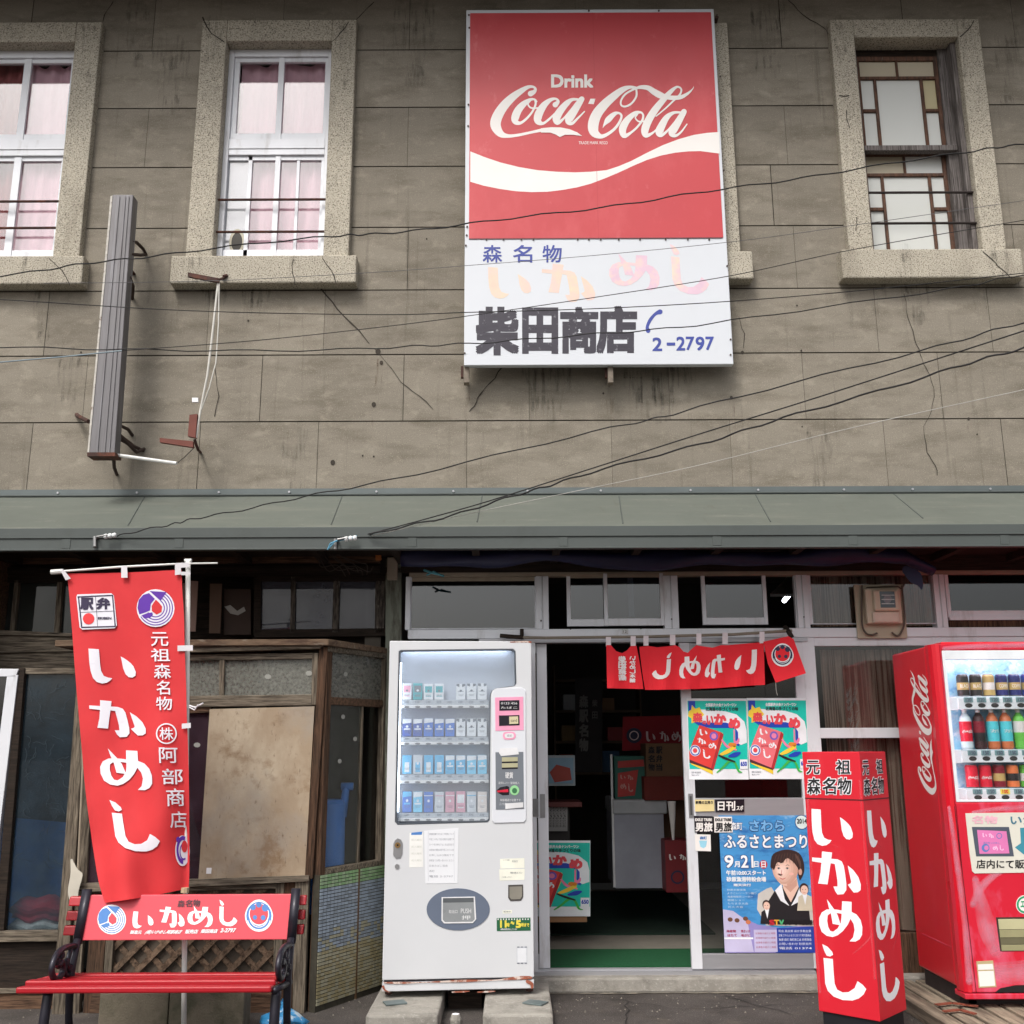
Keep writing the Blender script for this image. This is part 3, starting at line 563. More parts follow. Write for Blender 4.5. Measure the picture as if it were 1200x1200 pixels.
# ============================================================ OLD WOODEN LEFT PART
WV, WH, BV, BH = wood_v(), wood_h(), brown_v(), brown_h()
lt = MB(); Y = -.06
prism(lt, [(-60, 743), (92, 745), (92, 763), (-60, 766)], Y-.03, .05, WH); prism(lt, [(-60, 766), (92, 763), (90, 784), (-60, 787)], Y-.01, .05, WH)
prism(lt, [(-60, 736), (84, 742), (84, 745.5), (-60, 743)], Y-.05, .07, WH)
for q in ([(17, 680), (22, 680), (16, 744), (11, 744)], [(67, 682), (73, 682), (69, 744), (63, 744)], [(-30, 680), (-24, 680), (-31, 744), (-37, 744)]): prism(lt, q, Y, .03, WV)
prism(lt, [(-60, 672), (215, 670), (215, 682), (-60, 683)], Y, .05, DW)
LP = lt.build('old_timber_frame', B)
p = MB(); prism(p, [(-60, 680), (100, 680), (96, 745), (-60, 745)], Y+.03, .004, glass('murky_glass', (.28, .3, .29, 1), 1.65, (C(90, 94, 90), .35, 4))); p.build('transom_pane', B)
# recess with stored boards, three upper panes and the post beside the white machine
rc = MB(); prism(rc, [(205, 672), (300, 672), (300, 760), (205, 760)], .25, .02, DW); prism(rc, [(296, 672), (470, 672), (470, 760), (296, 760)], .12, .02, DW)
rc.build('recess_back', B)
p = MB(); cj = mat('chipped_white_wood', C(92, 84, 76), .85, 0, .3, 20, (8, 8, 1), .3, 60, [(C(38, 30, 26), .9, 14, (5, 5, .8), .42, .58), (C(176, 170, 160), .7, 22, (5, 5, .8), .6, .7)])
for q in ([(298, 676), (306, 676), (305, 744), (297, 744)], [(341, 676), (346, 676), (345, 742), (340, 742)], [(391, 677), (398, 677), (396, 741), (389, 741)], [(440, 680), (452, 680), (450, 741), (439, 741)], [(298, 738), (455, 736), (455, 745), (298, 747)], [(298, 674), (452, 674), (452, 681), (298, 681)]):
    prism(p, q, .03, .04, cj if q[0][0] > 310 else DW)
uf = p.build('upper_light', B)
p = MB(); prism(p, [(300, 678), (448, 678), (448, 742), (300, 742)], .055, .004, glass('grey_pane', (.5, .5, .54, 1), 1.65, (C(106, 108, 120), .45, 3))); p.build('pane', uf)
p = MB(); prism(p, [(452, 655), (470, 655), (470, 1170), (450, 1170)], -.03, .06, mat('mint_post', C(112, 116, 104), .85, 0, .2, 8, (3, 3, .6), .4, 50, [(C(60, 50, 42), .85, 7, (3, 3, .6), .48, .66)])); p.build('corner_post', B)
# ---- bay: front at Y=-.52, side slants back to the shopfront
BY = -.52
bay = MB()
def pr4(mb, q, Yf, dep, m): prism(mb, q, Yf, dep, m)
pr4(bay, [(100, 754), (383, 752), (374, 760), (100, 768)], BY-.04, .06, WH)      # moulding
pr4(bay, [(95, 769), (370, 765), (370, 772), (95, 776)], BY, .05, WH)
pr4(bay, [(95, 817), (370.5, 813.7), (370.5, 826.5), (95, 831)], BY-.01, .06, WH)
pr4(bay, [(366, 765), (373, 765), (371, 826), (364.5, 826)], BY-.012, .05, WV)
pr4(bay, [(257, 772), (263, 772), (262, 816), (256.5, 816)], BY, .04, WV)
pr4(bay, [(374, 758), (384, 758), (366, 1030), (357, 1030)], BY-.015, .06, brown_v())
pr4(bay, [(92, 768), (104, 768), (76, 1190), (60, 1190)], BY-.01, .06, WV); pr4(bay, [(104, 776), (116, 776), (92, 1190), (80, 1190)], BY, .04, WV)
pr4(bay, [(92, 1036), (362, 1026), (362, 1033), (92, 1046)], BY-.03, .07, WH)
pr4(bay, [(323, 1036), (333, 1034), (328, 1200), (318, 1200)], BY, .04, WV); pr4(bay, [(333, 1033), (346, 1031), (342, 1200), (328, 1200)], BY+.01, .03, BV)
pr4(bay, [(346, 1028), (362, 1028), (356, 1200), (342, 1200)], BY-.012, .05, WV)
pr4(bay, [(108, 1044), (128, 1043), (116, 1200), (96, 1200)], BY+.012, .03, BV); pr4(bay, [(128, 1042), (137, 1042), (126, 1200), (117, 1200)], BY, .04, WV)
pr4(bay, [(108, 1164), (322, 1160), (320, 1212), (100, 1212)], BY+.005, .04, BH)
pr4(bay, [(108, 1040), (324, 1036), (324, 1042), (108, 1046)], BY+.002, .04, WH)
pr4(bay, [(213, 827), (246, 826), (245, 835), (213, 836)], BY, .04, brown_h())
bayo = bay.build('bay_frame', B, .003)
tp = MB(); pa, pb = P(85, 751, BY-.06), P(385, 748, BY-.06); pc, pd = P(455, 753, -.02), P(80, 753, .2)
zl = (pa.z+pb.z)/2; pts = [(pa.x-.1, BY-.06), (pb.x, BY-.06), (pc.x, -.02), (pc.x, .26), (pa.x-.1, .26)]
N_ = len(pts); vs = [(x, y, zl) for x, y in pts]+[(x, y, zl-.035) for x, y in pts]
tp.add(vs, [tuple(range(N_)), tuple(range(N_, 2*N_))[::-1]]+[(i, (i+1) % N_, N_+(i+1) % N_, N_+i) for i in range(N_)], mat('rotten_ledge', C(104, 84, 66), .9, 0, .3, 10, (1, 6, 6), .6, 40, [(C(60, 38, 26), .8, 6, (1, 5, 5), .48, .62), (C(150, 142, 128), .6, 9, (1, 6, 6), .58, .7)])); tp.build('ledge', bayo, .004)
# lattice: diagonal laths in front of a dark board
la_ = MB(); LF = wallF(BY+.02); prism(la_, [(125, 1042), (326, 1038), (323, 1165), (112, 1168)], BY+.045, .01, mat('lattice_back', C(84, 74, 64), .9, bump=.4)); x0, x1 = P(118, 1100, BY).x, P(328, 1100, BY).x; z0, z1 = P(220, 1166, BY).z, P(220, 1040, BY).z
H_ = z1-z0; lm = wood('lath_wood', C(62, 46, 36), C(124, 102, 84), (5, 5, 5))
for d_, yy in ((1, BY+.018), (-1, BY+.03)):
    x = x0-H_
    while x < x1+H_:
        a0, a1 = x, x+d_*H_*1.0; t0, t1 = 0., 1.
        xs_ = sorted(((x0-a0)/(a1-a0), (x1-a0)/(a1-a0))); t0, t1 = max(0, xs_[0]), min(1, xs_[1])
        if t1 > t0+.02:
            A = Vector((a0+(a1-a0)*t0, yy, z0+H_*t0)); Bq = Vector((a0+(a1-a0)*t1, yy, z0+H_*t1)); dd = (Bq-A).normalized(); nn = Vector((-dd.z, 0, dd.x))*.015; bk = Vector((0, .011, 0))
            la_.hexa([A-nn, Bq-nn, Bq+nn, A+nn], [A-nn+bk, Bq-nn+bk, Bq+nn+bk, A+nn+bk], lm)
        x += .125
la_.build('lattice', bayo)
HG = glass('hatched_glass', (.55, .56, .54, 1), 1.6, (C(150, 150, 142), .5, 26, (2.2, 1, 2.2)))
p = MB(); prism(p, [(100, 774), (368, 770), (368, 816), (100, 818)], BY+.02, .004, HG); prism(p, [(98, 830), (250, 828), (240, 1036), (92, 1040)], BY+.02, .004, glass('purple_pane', (.4, .36, .38, 1), 1.6, (C(80, 62, 72), .5, 4)))
p.build('bay_pane', bayo)
for x, y in ((314, 793), (364, 790), (407, 791), (230, 877), (205, 800)):
    pass
pl = MB(); prism(pl, [(245.7, 831), (368.5, 827.7), (357.5, 1026), (232.5, 1030.5)], BY-.006, .012, mat('old_plywood', C(162, 143, 120), .85, 0, .12, 2.2, (1, 1, 1), .25, 60,
  [(C(198, 184, 162), .8, 3, (1, 1, .6), .45, .7), (C(128, 104, 78), .75, 5.5, (1, 1, 1.6), .56, .72), (C(150, 146, 140), .7, 1.6, (1, 1, .8), .5, .68), (C(96, 74, 52), .7, 22, (3, 1, 1), .6, .72), (C(122, 92, 60), .6, 3.4, (1, 1, 1), .58, .66)]))
prism(pl, [(242, 1017), (248, 1017), (247.5, 1024), (241.5, 1024)], BY-.0075, .001, white()); pl.build('plywood_panel', bayo, .002)
# slanted side of the bay
sA, sB = P(374, 1000, BY), P(450, 1000, 0.); dS = Vector((sB.x-sA.x, sB.y-sA.y, 0)).normalized(); nS = Vector((dS.y, -dS.x, 0))
SF = F((sA.x, sA.y, 0), dS, (0, 0, 1), nS); LS = math.hypot(sB.x-sA.x, sB.y-sA.y)
zq = lambda y: SF.ab(405, y)[1]
sd_ = MB(); fS = lambda u, v, n=0.: SF(u, v, n); zl2 = zl-.035
zA, zB_ = SF.ab(410, 765)[1], SF.ab(410, 818)[1]; zC = SF.ab(410, 827)[1]; zD_ = SF.ab(405, 1016)[1]
sd_.ub(fS, 0, LS, zl2-.03, zl2, -.04, .01, WH); sd_.ub(fS, 0, .045, .0, zl2-.03, -.04, .01, BV); sd_.ub(fS, LS-.05, LS, .0, zl2-.03, -.04, .01, WV)
sd_.ub(fS, .045, LS-.05, zC, zB_, -.03, .006, BH); sd_.ub(fS, .045, LS-.05, zD_-.02, zD_+.01, -.04, .012, WH); so_ = sd_.build('bay_side', bayo, .003)
p = MB(); p.ub(fS, .045, LS-.05, zB_, zl2-.03, -.02, -.016, HG); p.ub(fS, .045, LS*.62, zD_, zC, -.02, -.016, glass('dim_pane', (.9, .9, .88, 1), 1.5, (C(120, 122, 110), .08, 5)));
p.ub(fS, LS*.6, LS-.05, zD_, zC, -.032, -.028, glass('dim_pane2', (.6, .6, .6, 1), 1.6)); p.ub(fS, LS*.6, LS*.625, zD_, zC, -.03, -.01, WV); p.build('bay_side_pane', bayo)
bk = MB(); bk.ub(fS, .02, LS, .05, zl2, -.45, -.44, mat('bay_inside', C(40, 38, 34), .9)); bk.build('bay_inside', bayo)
# mosaic tile skirt
tl_ = MB(); gr_ = mat('tile_grout', C(56, 52, 42), .9, 0, .3, 20); zt2 = zD_-.02; tl_.ub(fS, -.004, LS, 0.0, zt2, -.03, .012, gr_)
TC = [mat('tile_%s' % n_, C(*c_), .35, 0, .12, 20, spec=.5) for n_, c_ in (('green', (128, 162, 116)), ('sage', (146, 170, 134)), ('blue', (146, 158, 172)), ('slate', (130, 140, 150)), ('beige', (156, 152, 130)), ('tan', (150, 140, 108)))]
nx = 19; nz = 37; cw = (LS-.01)/nx; ch = (zt2-.03)/nz
for j in range(nz):
    for i in range(nx):
        t = j/nz
        pal = (0, 1) if t > .88 else (2, 2, 3) if t > .55 else (2, 3, 4) if t > .4 else (4, 5)
        if i == 7 and random.random() < .0: continue
        tl_.ub(fS, i*cw+.0025, (i+1)*cw-.002, .03+j*ch+.0024, .03+(j+1)*ch-.0022, .011, .0165, TC[random.choice(pal)])
tl_.ub(fS, 11*cw-.006, 11*cw+.006, 0, zt2, .012, .019, mat('tile_gap_stain', C(84, 62, 40)))
tl_.build('tile_skirt', bayo)
# ---- far left: dark textured pane in a timber frame, white sash edge, planks
LY = -.4
p = MB(); prism(p, [(-40, 783), (22, 784), (18, 793), (-40, 792)], LY-.02, .04, AL); prism(p, [(8, 792), (21, 791), (-2, 985), (-16, 985)], LY-.02, .04, AL); prism(p, [(-40, 985), (-2, 985), (-14, 1090), (-60, 1090)], LY-.02, .04, AL); prism(p, [(-40, 792), (8, 792), (-16, 985), (-60, 985)], LY+.01, .004, GD); ws = p.build('white_sash', B, .003)
p = MB(); prism(p, [(21, 783), (29, 783), (4, 1093), (-8, 1093)], LY-.01, .05, DW); prism(p, [(95, 783), (103, 783), (85, 1100), (76, 1100)], LY-.01, .05, WV); prism(p, [(22, 783), (100, 783), (99, 790), (21, 790)], LY, .04, WH)
prism(p, [(-60, 1093), (78, 1092), (77, 1103), (-60, 1105)], LY-.05, .09, WH); wf_ = p.build('timber_window', B, .003)
TG = glass('crackled_pane', (.82, .87, .9, 1), 1.6, (C(60, 74, 84), .28, 9))
p = MB(); prism(p, [(26, 788), (97, 788), (77, 1094), (-2, 1094)], LY+.02, .004, TG); p.build('pane', wf_)
crk = MB(); fC = wallF(LY+.018).px(); CRK = mat('crackle_line', C(50, 61, 68), .4)
for _ in range(46):
    y = random.uniform(795, 1010); t = (y-788)/306; xa_ = 30-26*t; x = random.uniform(xa_+4, xa_+60); a = random.uniform(0, 6.28); pts = [(x, y, .5)]
    for _k in range(4):
        a += random.uniform(-.9, .9); x += math.cos(a)*4; y += math.sin(a)*4; xa_ = 30-26*(y-788)/306
        if x < xa_+3 or x > xa_+66 or y < 792: break
        pts.append((x, y, .4))
    if len(pts) > 2: crk.ribbon(fC, pts, CRK, .001+_*.0001, rise=.00005, curve=3)
crk.build('glass_texture', wf_)
p = MB(); prism(p, [(-70, 1103), (74, 1103), (70, 1158), (-70, 1160)], LY-.01, .04, darkw()); prism(p, [(-70, 1160), (70, 1158), (69, 1163), (-70, 1166)], LY-.03, .06, WH); prism(p, [(-70, 1166), (69, 1163), (62, 1215), (-80, 1215)], LY-.015, .04, BH); p.build('base_planks', B, .003)
p = MB(); p.box(BX0, P(-60, 900, LY).x+.05, LY, .1, 0, 2.5, BH); p.box(P(-60, 900, LY).x-.1, P(100, 700, -.1).x, .3, .35, 0, 2.5, darkw()); p.build('side_boarding', B)
p = MB(); p.tube([P(98, 775, BY-.05), P(97, 900, BY-.05), P(92, 1010, BY-.05), P(88, 1060, BY-.05)], .007, mat('old_cord', C(150, 138, 120), .8)); p.build('drain_cord', B)
p = MB()
for i in range(5):
    x = 84+i*2; p.ribbon(wallF(BY-.06).px(), [(x, 1008+i*4, 3), (x+2, 1025, 7), (x-2, 1045, 5), (x, 1058, 2)], mat('torn_sheet', C(196, 190, 176), .8), i*.002)
p.build('torn_plastic', B)
# small cloudy stickers on the patterned glass
p = MB(); sF = wallF(BY+.018).px(); sc_ = mat('star_pattern', C(150, 150, 144), .7)
for x, y in ((314, 793), (362, 789), (231, 873)): p.disc(sF, x, y, 4, 3, sc_, .001, 9)
for x, y in ((407, 790), (404, 840), (386, 867), (418, 866), (400, 892)): p.disc(SF.px(), x, y, 2.4, 2.8, sc_, -.012, 9)
p.build('glass_flower', bayo)

# ============================================================ BIG SIGNBOARD
SY = -.16; fS0 = wallF(SY); q4 = [(547, 10), (839, 12), (857, 427), (543, 428)]
pp = [fS0.ab(*p) for p in q4]; sx0, sx1, sz0, sz1 = (pp[0][0]+pp[3][0])/2, (pp[1][0]+pp[2][0])/2, (pp[2][1]+pp[3][1])/2, (pp[0][1]+pp[1][1])/2
T = thing('signboard', 'large red and white painted signboard with white drink script and wave', 'signboard', ((sx0+sx1)/2, SY, sz0))
SR = mat('faded_red_enamel', C(196, 66, 72), .42, 0, .05, 1.5, (1, 1, 1), 0, 1, [(C(216, 100, 104), .6, 2.5, (1, 1, .5), .52, .8), (C(226, 130, 134), .5, 8, (1, 1, .6), .62, .8)], .45)
SW = mat('white_enamel', C(212, 216, 222), .35, 0, .02, 2, (1, 1, 1), 0, 1, [(C(196, 198, 200), .4, 5, (1, 1, .4), .6, .85)])
b = MB(); b.box(sx0, sx1, SY, SY+.05, sz0, sz1, SW); b.build('board', T, .004)
zr = fS0.ab(700, 279)[1]; bw = .028; b = MB(); b.box(sx0+bw, sx1-bw*.8, SY-.004, SY-.001, zr, sz1-.03, SR); rp = b.build('red_panel', T)
xm = fS0.ab(698, 150)[0]; b = MB(); b.box(xm-.001, xm+.001, SY-.0048, SY-.004, zr, sz1-.03, mat('seam_shade', C(180, 52, 60)))
b.box(sx0+bw, sx1-bw, SY-.005, SY-.001, zr-.006, zr, mat('dark_seam', C(120, 60, 66))); b.build('panel_seam', rp)
b = MB(); WS = paint('sign_white', 236, 232, 228, .45, var=.02); g_ = fS0.px()
wv = lambda L: [(520+x/2.727, y/2.727) for x, y in L]
up = wv([(85,485),(130,503),(180,520),(240,535),(300,545),(360,550),(420,552),(470,550),(520,545),(560,532),(600,515),(650,489),(700,465),(750,446),(800,432),(840,426),(880,423)])
lo = wv([(882,492),(820,484),(780,485),(740,489),(695,498),(650,512),(605,531),(560,552),(515,571),(470,588),(425,600),(380,608),(330,614),(280,615),(230,612),(180,605),(130,595),(85,582)])
cl = lambda L: [(min(max(x, 551.0), 846.6), y) for x, y in L]
b.shape(g_, cl(up)+cl(lo), WS, .0044); script(b, g_, WS, .0047); b.text(g_, 'Drink', 646.5, 88.5, 694.5, 102.5, WS, .0046, .035); b.text(g_, 'TRADE MARK REGD', 678, 166, 712, 169.5, WS, .0046)
b.build('white_script', rp)
b = MB(); BL_ = paint('blue_letter', 56, 70, 152, .5, var=.15); BK = mat('faded_black_letter', C(52, 48, 60), .5, 0, .1, 6, (1, 1, 1), 0, 1, [(C(150, 150, 156), .7, 30, (1, 1, 1), .6, .68)])
for ch, x in (('森', 566), ('名', 601.5), ('物', 636)): b.text(g_, ch, x, 287.5, x+22, 307.5, BL_, .0007, .012)
o = b.build('blue_lettering', T)
fad1 = mat('faded_orange_paint', C(228, 204, 186), .5, 0, .04, 8, (1, 1, 1), 0, 1, [(C(234, 214, 184), .8, 7, (1, 1, 1), .45, .65), (C(228, 194, 202), .7, 4, (1, 1, 1), .5, .7)])
fad2 = mat('faded_lilac_paint', C(222, 192, 208), .5, 0, .04, 8, (1, 1, 1), 0, 1, [(C(246, 218, 190), .8, 6, (1, 1, 1), .45, .65)])
b = MB(); kana(b, g_, 'i', 572, 313, 622.5, 350, fad1, .0007); kana(b, g_, 'ka', 635, 309, 697.5, 354, fad1, .0007); kana(b, g_, 'me', 714, 297, 773, 340, fad2, .0007); kana(b, g_, 'shi', 785, 286, 831, 345, fad2, .0007)
b.build('faded_lettering', T)
b = MB()
for ch, x0, x1, y0, y1 in (('柴', 559.5, 606, 362, 414), ('田', 614, 652, 363, 412), ('商', 658.5, 699, 362, 412), ('店', 701, 744.5, 361, 412)): b.text(g_, ch, x0, y0, x1, y1, BK, .0007, .045)
b.build('black_lettering', T)
b = MB()
for ch, x0, x1, y0, y1 in (('2', 765, 775.5, 396, 411), ('-', 782, 790.5, 402, 404.5), ('2', 793, 802.5, 395, 410.5), ('7', 804, 813, 395, 410), ('9', 815.5, 825, 395, 410.5), ('7', 827, 836, 395, 410)): b.text(g_, ch, x0, y0, x1, y1, BL_, .0007, .02)
b.ribbon(g_, [(773.5, 365.5, 6), (768, 368, 3.6), (762, 375, 4), (758.5, 383, 3.6), (759.5, 387.5, 5.5)], BL_, .0007); b.build('telephone_mark', T)
b = MB()
for x, y in [(549.5, 18), (550, 33), (549, 123), (548.6, 148), (547.5, 266), (547, 276), (546, 288), (544.6, 414), (840, 18), (844, 90), (848, 200), (852, 312), (856, 398), (856, 416), (570, 281), (590, 281), (611, 281), (625, 281), (677, 281), (690, 281), (704, 281), (725, 281), (750, 281), (780, 281), (806, 281), (831, 281), (772, 13), (690, 13)]:
    b.disc(g_, x, y, 1.1, 1.1, mat('rivet', C(70, 56, 50)), .006, 8, .004)
b.build('rivets', T)
b = MB()
for x in (546, 715):
    pr(b, x-2.5, 428, x+3.5, 448, SY+.03, .06, mat('bracket_foot', C(128, 118, 106), .7, .3, .3, 20)); pr(b, x-6, 429, x-3, 442, SY+.06, .03, IR)
    p0 = P(x, 440, SY+.05); b.tube([p0, (p0.x, -.0, p0.z)], .012, IR)
for x in (560, 700, 840): p0 = P(x, 20, SY+.05); b.tube([p0, (p0.x, 0, p0.z)], .014, IR)
b.build('bracket', T)

# ============================================================ OLD LAMP HOUSING AND BRACKET ON THE WALL
Y = -.34; T = thing('wall_lamp_housing', 'long weathered grey metal sign edge hanging upright on the wall at left', 'sign frame', P(119, 533, Y))
LM = mat('weathered_zinc', C(114, 112, 114), .55, .25, .12, 4, (5, 5, .6), 0, 1, [(C(92, 86, 88), .6, 6, (9, 9, .4), .5, .75), (C(112, 70, 48), .8, 9, (1, 1, 1), .66, .75), (C(170, 170, 178), .5, 3, (12, 12, .3), .55, .75)])
b = MB(); prism(b, [(132, 228), (156, 228), (134, 533), (104, 533)], Y, .09, LM); b.build('housing', T, .004)
b = MB(); prism(b, [(129.5, 230), (132, 229), (104, 534), (102, 533)], Y-.004, .1, mat('chipped_edge', C(190, 186, 178), .7, 0, .2, 30, dirts=[(C(96, 60, 44), .9, 20, (1, 1, 1), .55, .65)]))
for (x0, x1) in ((139, 113), (146, 121.5), (150, 127)): prism(b, [(x0, 230), (x0+1.3, 230), (x1+1.3, 530), (x1, 530)], Y-.006, .006, LM)
prism(b, [(102, 530), (135, 530), (135, 534.5), (102, 534.5)], Y-.008, .1, IR); b.build('rib', T)
b = MB()
for pts in ([(154, 283), (160, 284), (168, 292), (171, 298)], [(153, 298), (165, 299), (171, 298)], [(152, 325), (156, 335), (155, 350)], [(137, 497), (150, 503), (155, 510)], [(136, 512), (150, 520), (168, 528)], [(136, 505), (148, 518), (160, 530), (169, 526)], [(133, 534), (134, 548), (137, 556)]):
    k = len(pts)-1; b.tube([P(x, y, Y+.05+(.29-.0)*i/k) for i, (x, y) in enumerate(pts)], .011, mat('dark_rust', C(66, 52, 46), .8, .2, .3, 20))
b.tube([P(104, 494, Y+.05), P(92, 488, -.1), P(90, 486, 0)], .014, IR)
for zz in (300, 510): b.tube([P(140, zz, Y+.08), Vector((P(140, zz, Y+.08).x, 0, P(140, zz, Y+.08).z))], .012, IR)
b.build('bracket', T)
b = MB(); b.tube([P(135, 533, Y+.06), P(207, 543, Y+.02)], .011, paint('pipe_white', 215, 215, 212)); b.build('white_rod', T)
T = thing('wire_bracket', 'thin white cable run with rusty brackets hanging below the window sill', 'cable bracket', P(230, 527, -.2))
b = MB(); prism(b, [(220, 319), (257, 326), (257, 331), (220, 324)], -.28, .02, IR); b.tube([P(256, 328, -.28), P(262, 326, -.1)], .01, IR); b.tube([P(262, 324, -.12), P(266, 323, -.1)], .012, IR); b.build('upper_arm', T)
b = MB(); b.tube([P(256, 328, -.26), P(248, 400, -.25), P(243, 440, -.25), P(235, 480, -.24), P(230, 513, -.24)], .0075, paint('cable_white', 205, 203, 196)); b.tube([P(257, 328, -.27), P(256, 380, -.26), P(253, 425, -.27), P(245, 455, -.27), P(236, 480, -.25)], .004, paint('cable_white2', 205, 203, 196)); b.build('white_cable', T)
b = MB(); prism(b, [(222, 486), (231, 485), (229, 513), (220, 511)], -.26, .03, paint('oxide_red', 108, 56, 44, .7, var=.2)); prism(b, [(187, 513), (226, 517), (226, 524), (187, 518)], -.28, .03, MC['oxide_red']); b.tube([P(228, 515, -.24), P(232, 527, -.2), P(235, 530, 0)], .009, IR)
prism(b, [(225, 466), (232, 466), (232, 471), (225, 471)], -.25, .02, white()); b.build('lower_arm', T)
b = MB(); b.tube([P(228, 524, -.22), P(216, 536, -.2), P(207, 543, -.3)], .0025, ink()); b.build('thin_wire', T)

# ============================================================ OVERHEAD WIRES
WK, WWt = mat('black_wire', C(22, 21, 22), .7), mat('white_wire', C(176, 174, 168), .6)
def wire(pts, Ya, Yb, r, m, label, twist=0, ext=True):
    if ext:
        (x0, y0), (x1, y1) = pts[0], pts[1]; (xa, ya), (xb, yb) = pts[-2], pts[-1]; s0, s1 = (y1-y0)/(x1-x0), (yb-ya)/(xb-xa)
        pts = ([(x0-260, y0-s0*260*.9)] if x0 <= 2 else [])+pts+([(x1e, yb+s1*(x1e-xb)) for x1e in (1330, 1500)])
    L = smooth3([(x, y, 0) for x, y in pts], 9); xs = [p[0] for p in L]; b = MB(); x0, x1 = min(xs[0], 0) if Ya == Yb else xs[0], 1200
    P_ = [P(x, y, Ya+(Yb-Ya)*((x-x0)/(x1-x0))) for x, y, _ in L]
    if twist: P_ = [p+Vector((0, 0, .006*math.sin(i*1.3)+.003*math.sin(i*.47))) for i, p in enumerate(P_)]
    b.tube(P_, r*.78, m, 6); return tag(b.build('overhead_wire', None, 0, True), label, 'wire', 'overhead wires in front of the facade')
wire([(0, 323), (110, 308), (220, 295), (380, 277), (440, 274.5), (551, 262), (703, 243), (846, 222), (987, 201), (1130, 178), (1200, 169.5)], -1.2, -1.2, .0055, WK, 'thick twisted black wire crossing the red part of the signboard', 1)
wire([(0, 351), (220, 364), (440, 368.7), (550, 366), (700, 361.6), (857, 353), (1013, 340), (1200, 320)], -1.1, -1.1, .0035, WK, 'thin black wire touching the top of the black sign characters')
wire([(0, 406), (220, 411), (440, 408), (550, 402), (700, 391.6), (857, 375.7), (1100, 340), (1200, 322)], -1.15, -1.15, .0042, WK, 'black wire crossing the middle of the black sign characters', 1)
wire([(143, 411), (300, 399), (440, 384), (550, 370), (700, 348), (857, 323), (1002, 292), (1200, 258)], -1.15, -1.3, .003, WK, 'fine black wire rising from the old metal housing across the faded pink kana')
wire([(51, 332), (250, 329), (440, 319), (550, 311), (700, 299), (860, 283), (1000, 264), (1200, 235)], -1.1, -1.3, .0022, mat('grey_wire', C(90, 90, 92), .6), 'finest grey wire just below the red panel of the sign')
wire([(137, 628.5), (196, 615), (235, 607), (333, 587), (466, 560), (715, 502), (820, 477), (1077, 411), (1200, 378)], AY-.03, -2., .0045, WK, 'black wire running from the leftmost awning insulator up to the right', 1)
wire([(431, 626), (505, 606.5), (596, 580), (820, 508.5), (960, 465), (1200, 387.7)], AY-.03, -2., .0045, WK, 'upper of two black wires leaving the blue taped insulator on the awning')
wire([(433, 627), (520, 606), (610, 579), (680, 557.5), (820, 520), (933, 485.7), (1100, 436.7), (1200, 406.7)], AY-.04, -2., .006, WK, 'lower thicker twisted black wire leaving the blue taped insulator', 1)
wire([(436, 628), (540, 604), (697, 571), (820, 545), (1000, 501), (1200, 456.7)], AY-.03, -2., .0024, WWt, 'thin white wire crossing the awning below the black wires')
b = MB(); b.tube([P(-200, 430, -1.1), P(0, 424.5, -1.12), P(75, 418, -1.14), P(143, 411, -1.15)], .0042, mat('pale_blue_sleeve', C(128, 144, 152), .6), 6); tag(b.build('wire_sleeve'), 'pale blue sleeved wire end at the left edge near the metal housing', 'wire')
def insul(name, x, y, label, blue):
    T = thing(name, label, 'insulator', P(x, y+8, AY-.02)); b = MB(); pc = mat('porcelain', C(222, 226, 226), .3)
    for i in range(3): c = P(x+8+i*5, y-i*.6, AY-.05); b.tube([c, c+Vector((.012, 0, .003)), c+Vector((.02, 0, .004))], [.013, .016, .01], pc, 10)
    b.build('porcelain_knob', T); b = MB(); b.tube([P(x, y+2, AY), P(x, y, AY-.06), P(x+12, y-2, AY-.06)], .006, plain_metal()); b.tube([P(x-3, y, AY-.01), P(x-3, y+12, AY-.03)], .01, plain_metal()); b.build('hook', T)
    if blue: b = MB(); b.tube([P(x-12, y+12, AY-.03), P(x-9, y+5, AY-.04), P(x, y+1, AY-.05), P(x+18, y-1, AY-.05)], .004, mat('blue_cord', C(96, 160, 190), .6)); b.tube([P(x-11, y+11, AY-.03), P(x-4, y+3, AY-.045), P(x+22, y-4, AY-.05)], .004, MC['blue_cord']); b.build('cord', T)
insul('wire_insulator', 114, 629, 'small porcelain insulator on the awning lip above the red banner', 0); insul('wire_insulator', 396, 632, 'insulator wrapped in pale blue cord on the awning lip', 1)

# ============================================================ TARP ROLL AND CLUTTER UNDER THE AWNING
b = MB(); nav = mat('navy_tarp', C(26, 28, 66), .55, 0, .2, 6, bump=.5, bs=12, spec=.5); ax, bx2 = P(470, 662, -.25).x, P(1092, 662, -.25).x
nu, nv = 90, 14; vs = []
for i in range(nu+1):
    x = ax+(bx2-ax)*i/nu; t = i/nu; sag = .012*math.sin(t*9)+.01*math.sin(t*23+1); zc = 2.487+sag; rz = .05+.012*math.sin(t*17)+.006*math.sin(t*41); ry = .055
    if t > .95: zc -= (t-.95)*1.6; rz *= .8
    for j in range(nv): a = 2*math.pi*j/nv; w = 1+.08*math.sin(a*3+t*30); vs.append((x, -.25+math.cos(a)*ry*w, zc+math.sin(a)*rz*w))
b.add(vs, [(i*nv+j, i*nv+(j+1) % nv, (i+1)*nv+(j+1) % nv, (i+1)*nv+j) for i in range(nu) for j in range(nv)]+[tuple(range(nv))[::-1], tuple(range(nu*nv, nu*nv+nv))], nav)
tarp = tag(b.build('tarpaulin_roll', None, 0, True), 'rolled navy blue tarpaulin tied up under the awning above the shop door', 'tarpaulin')
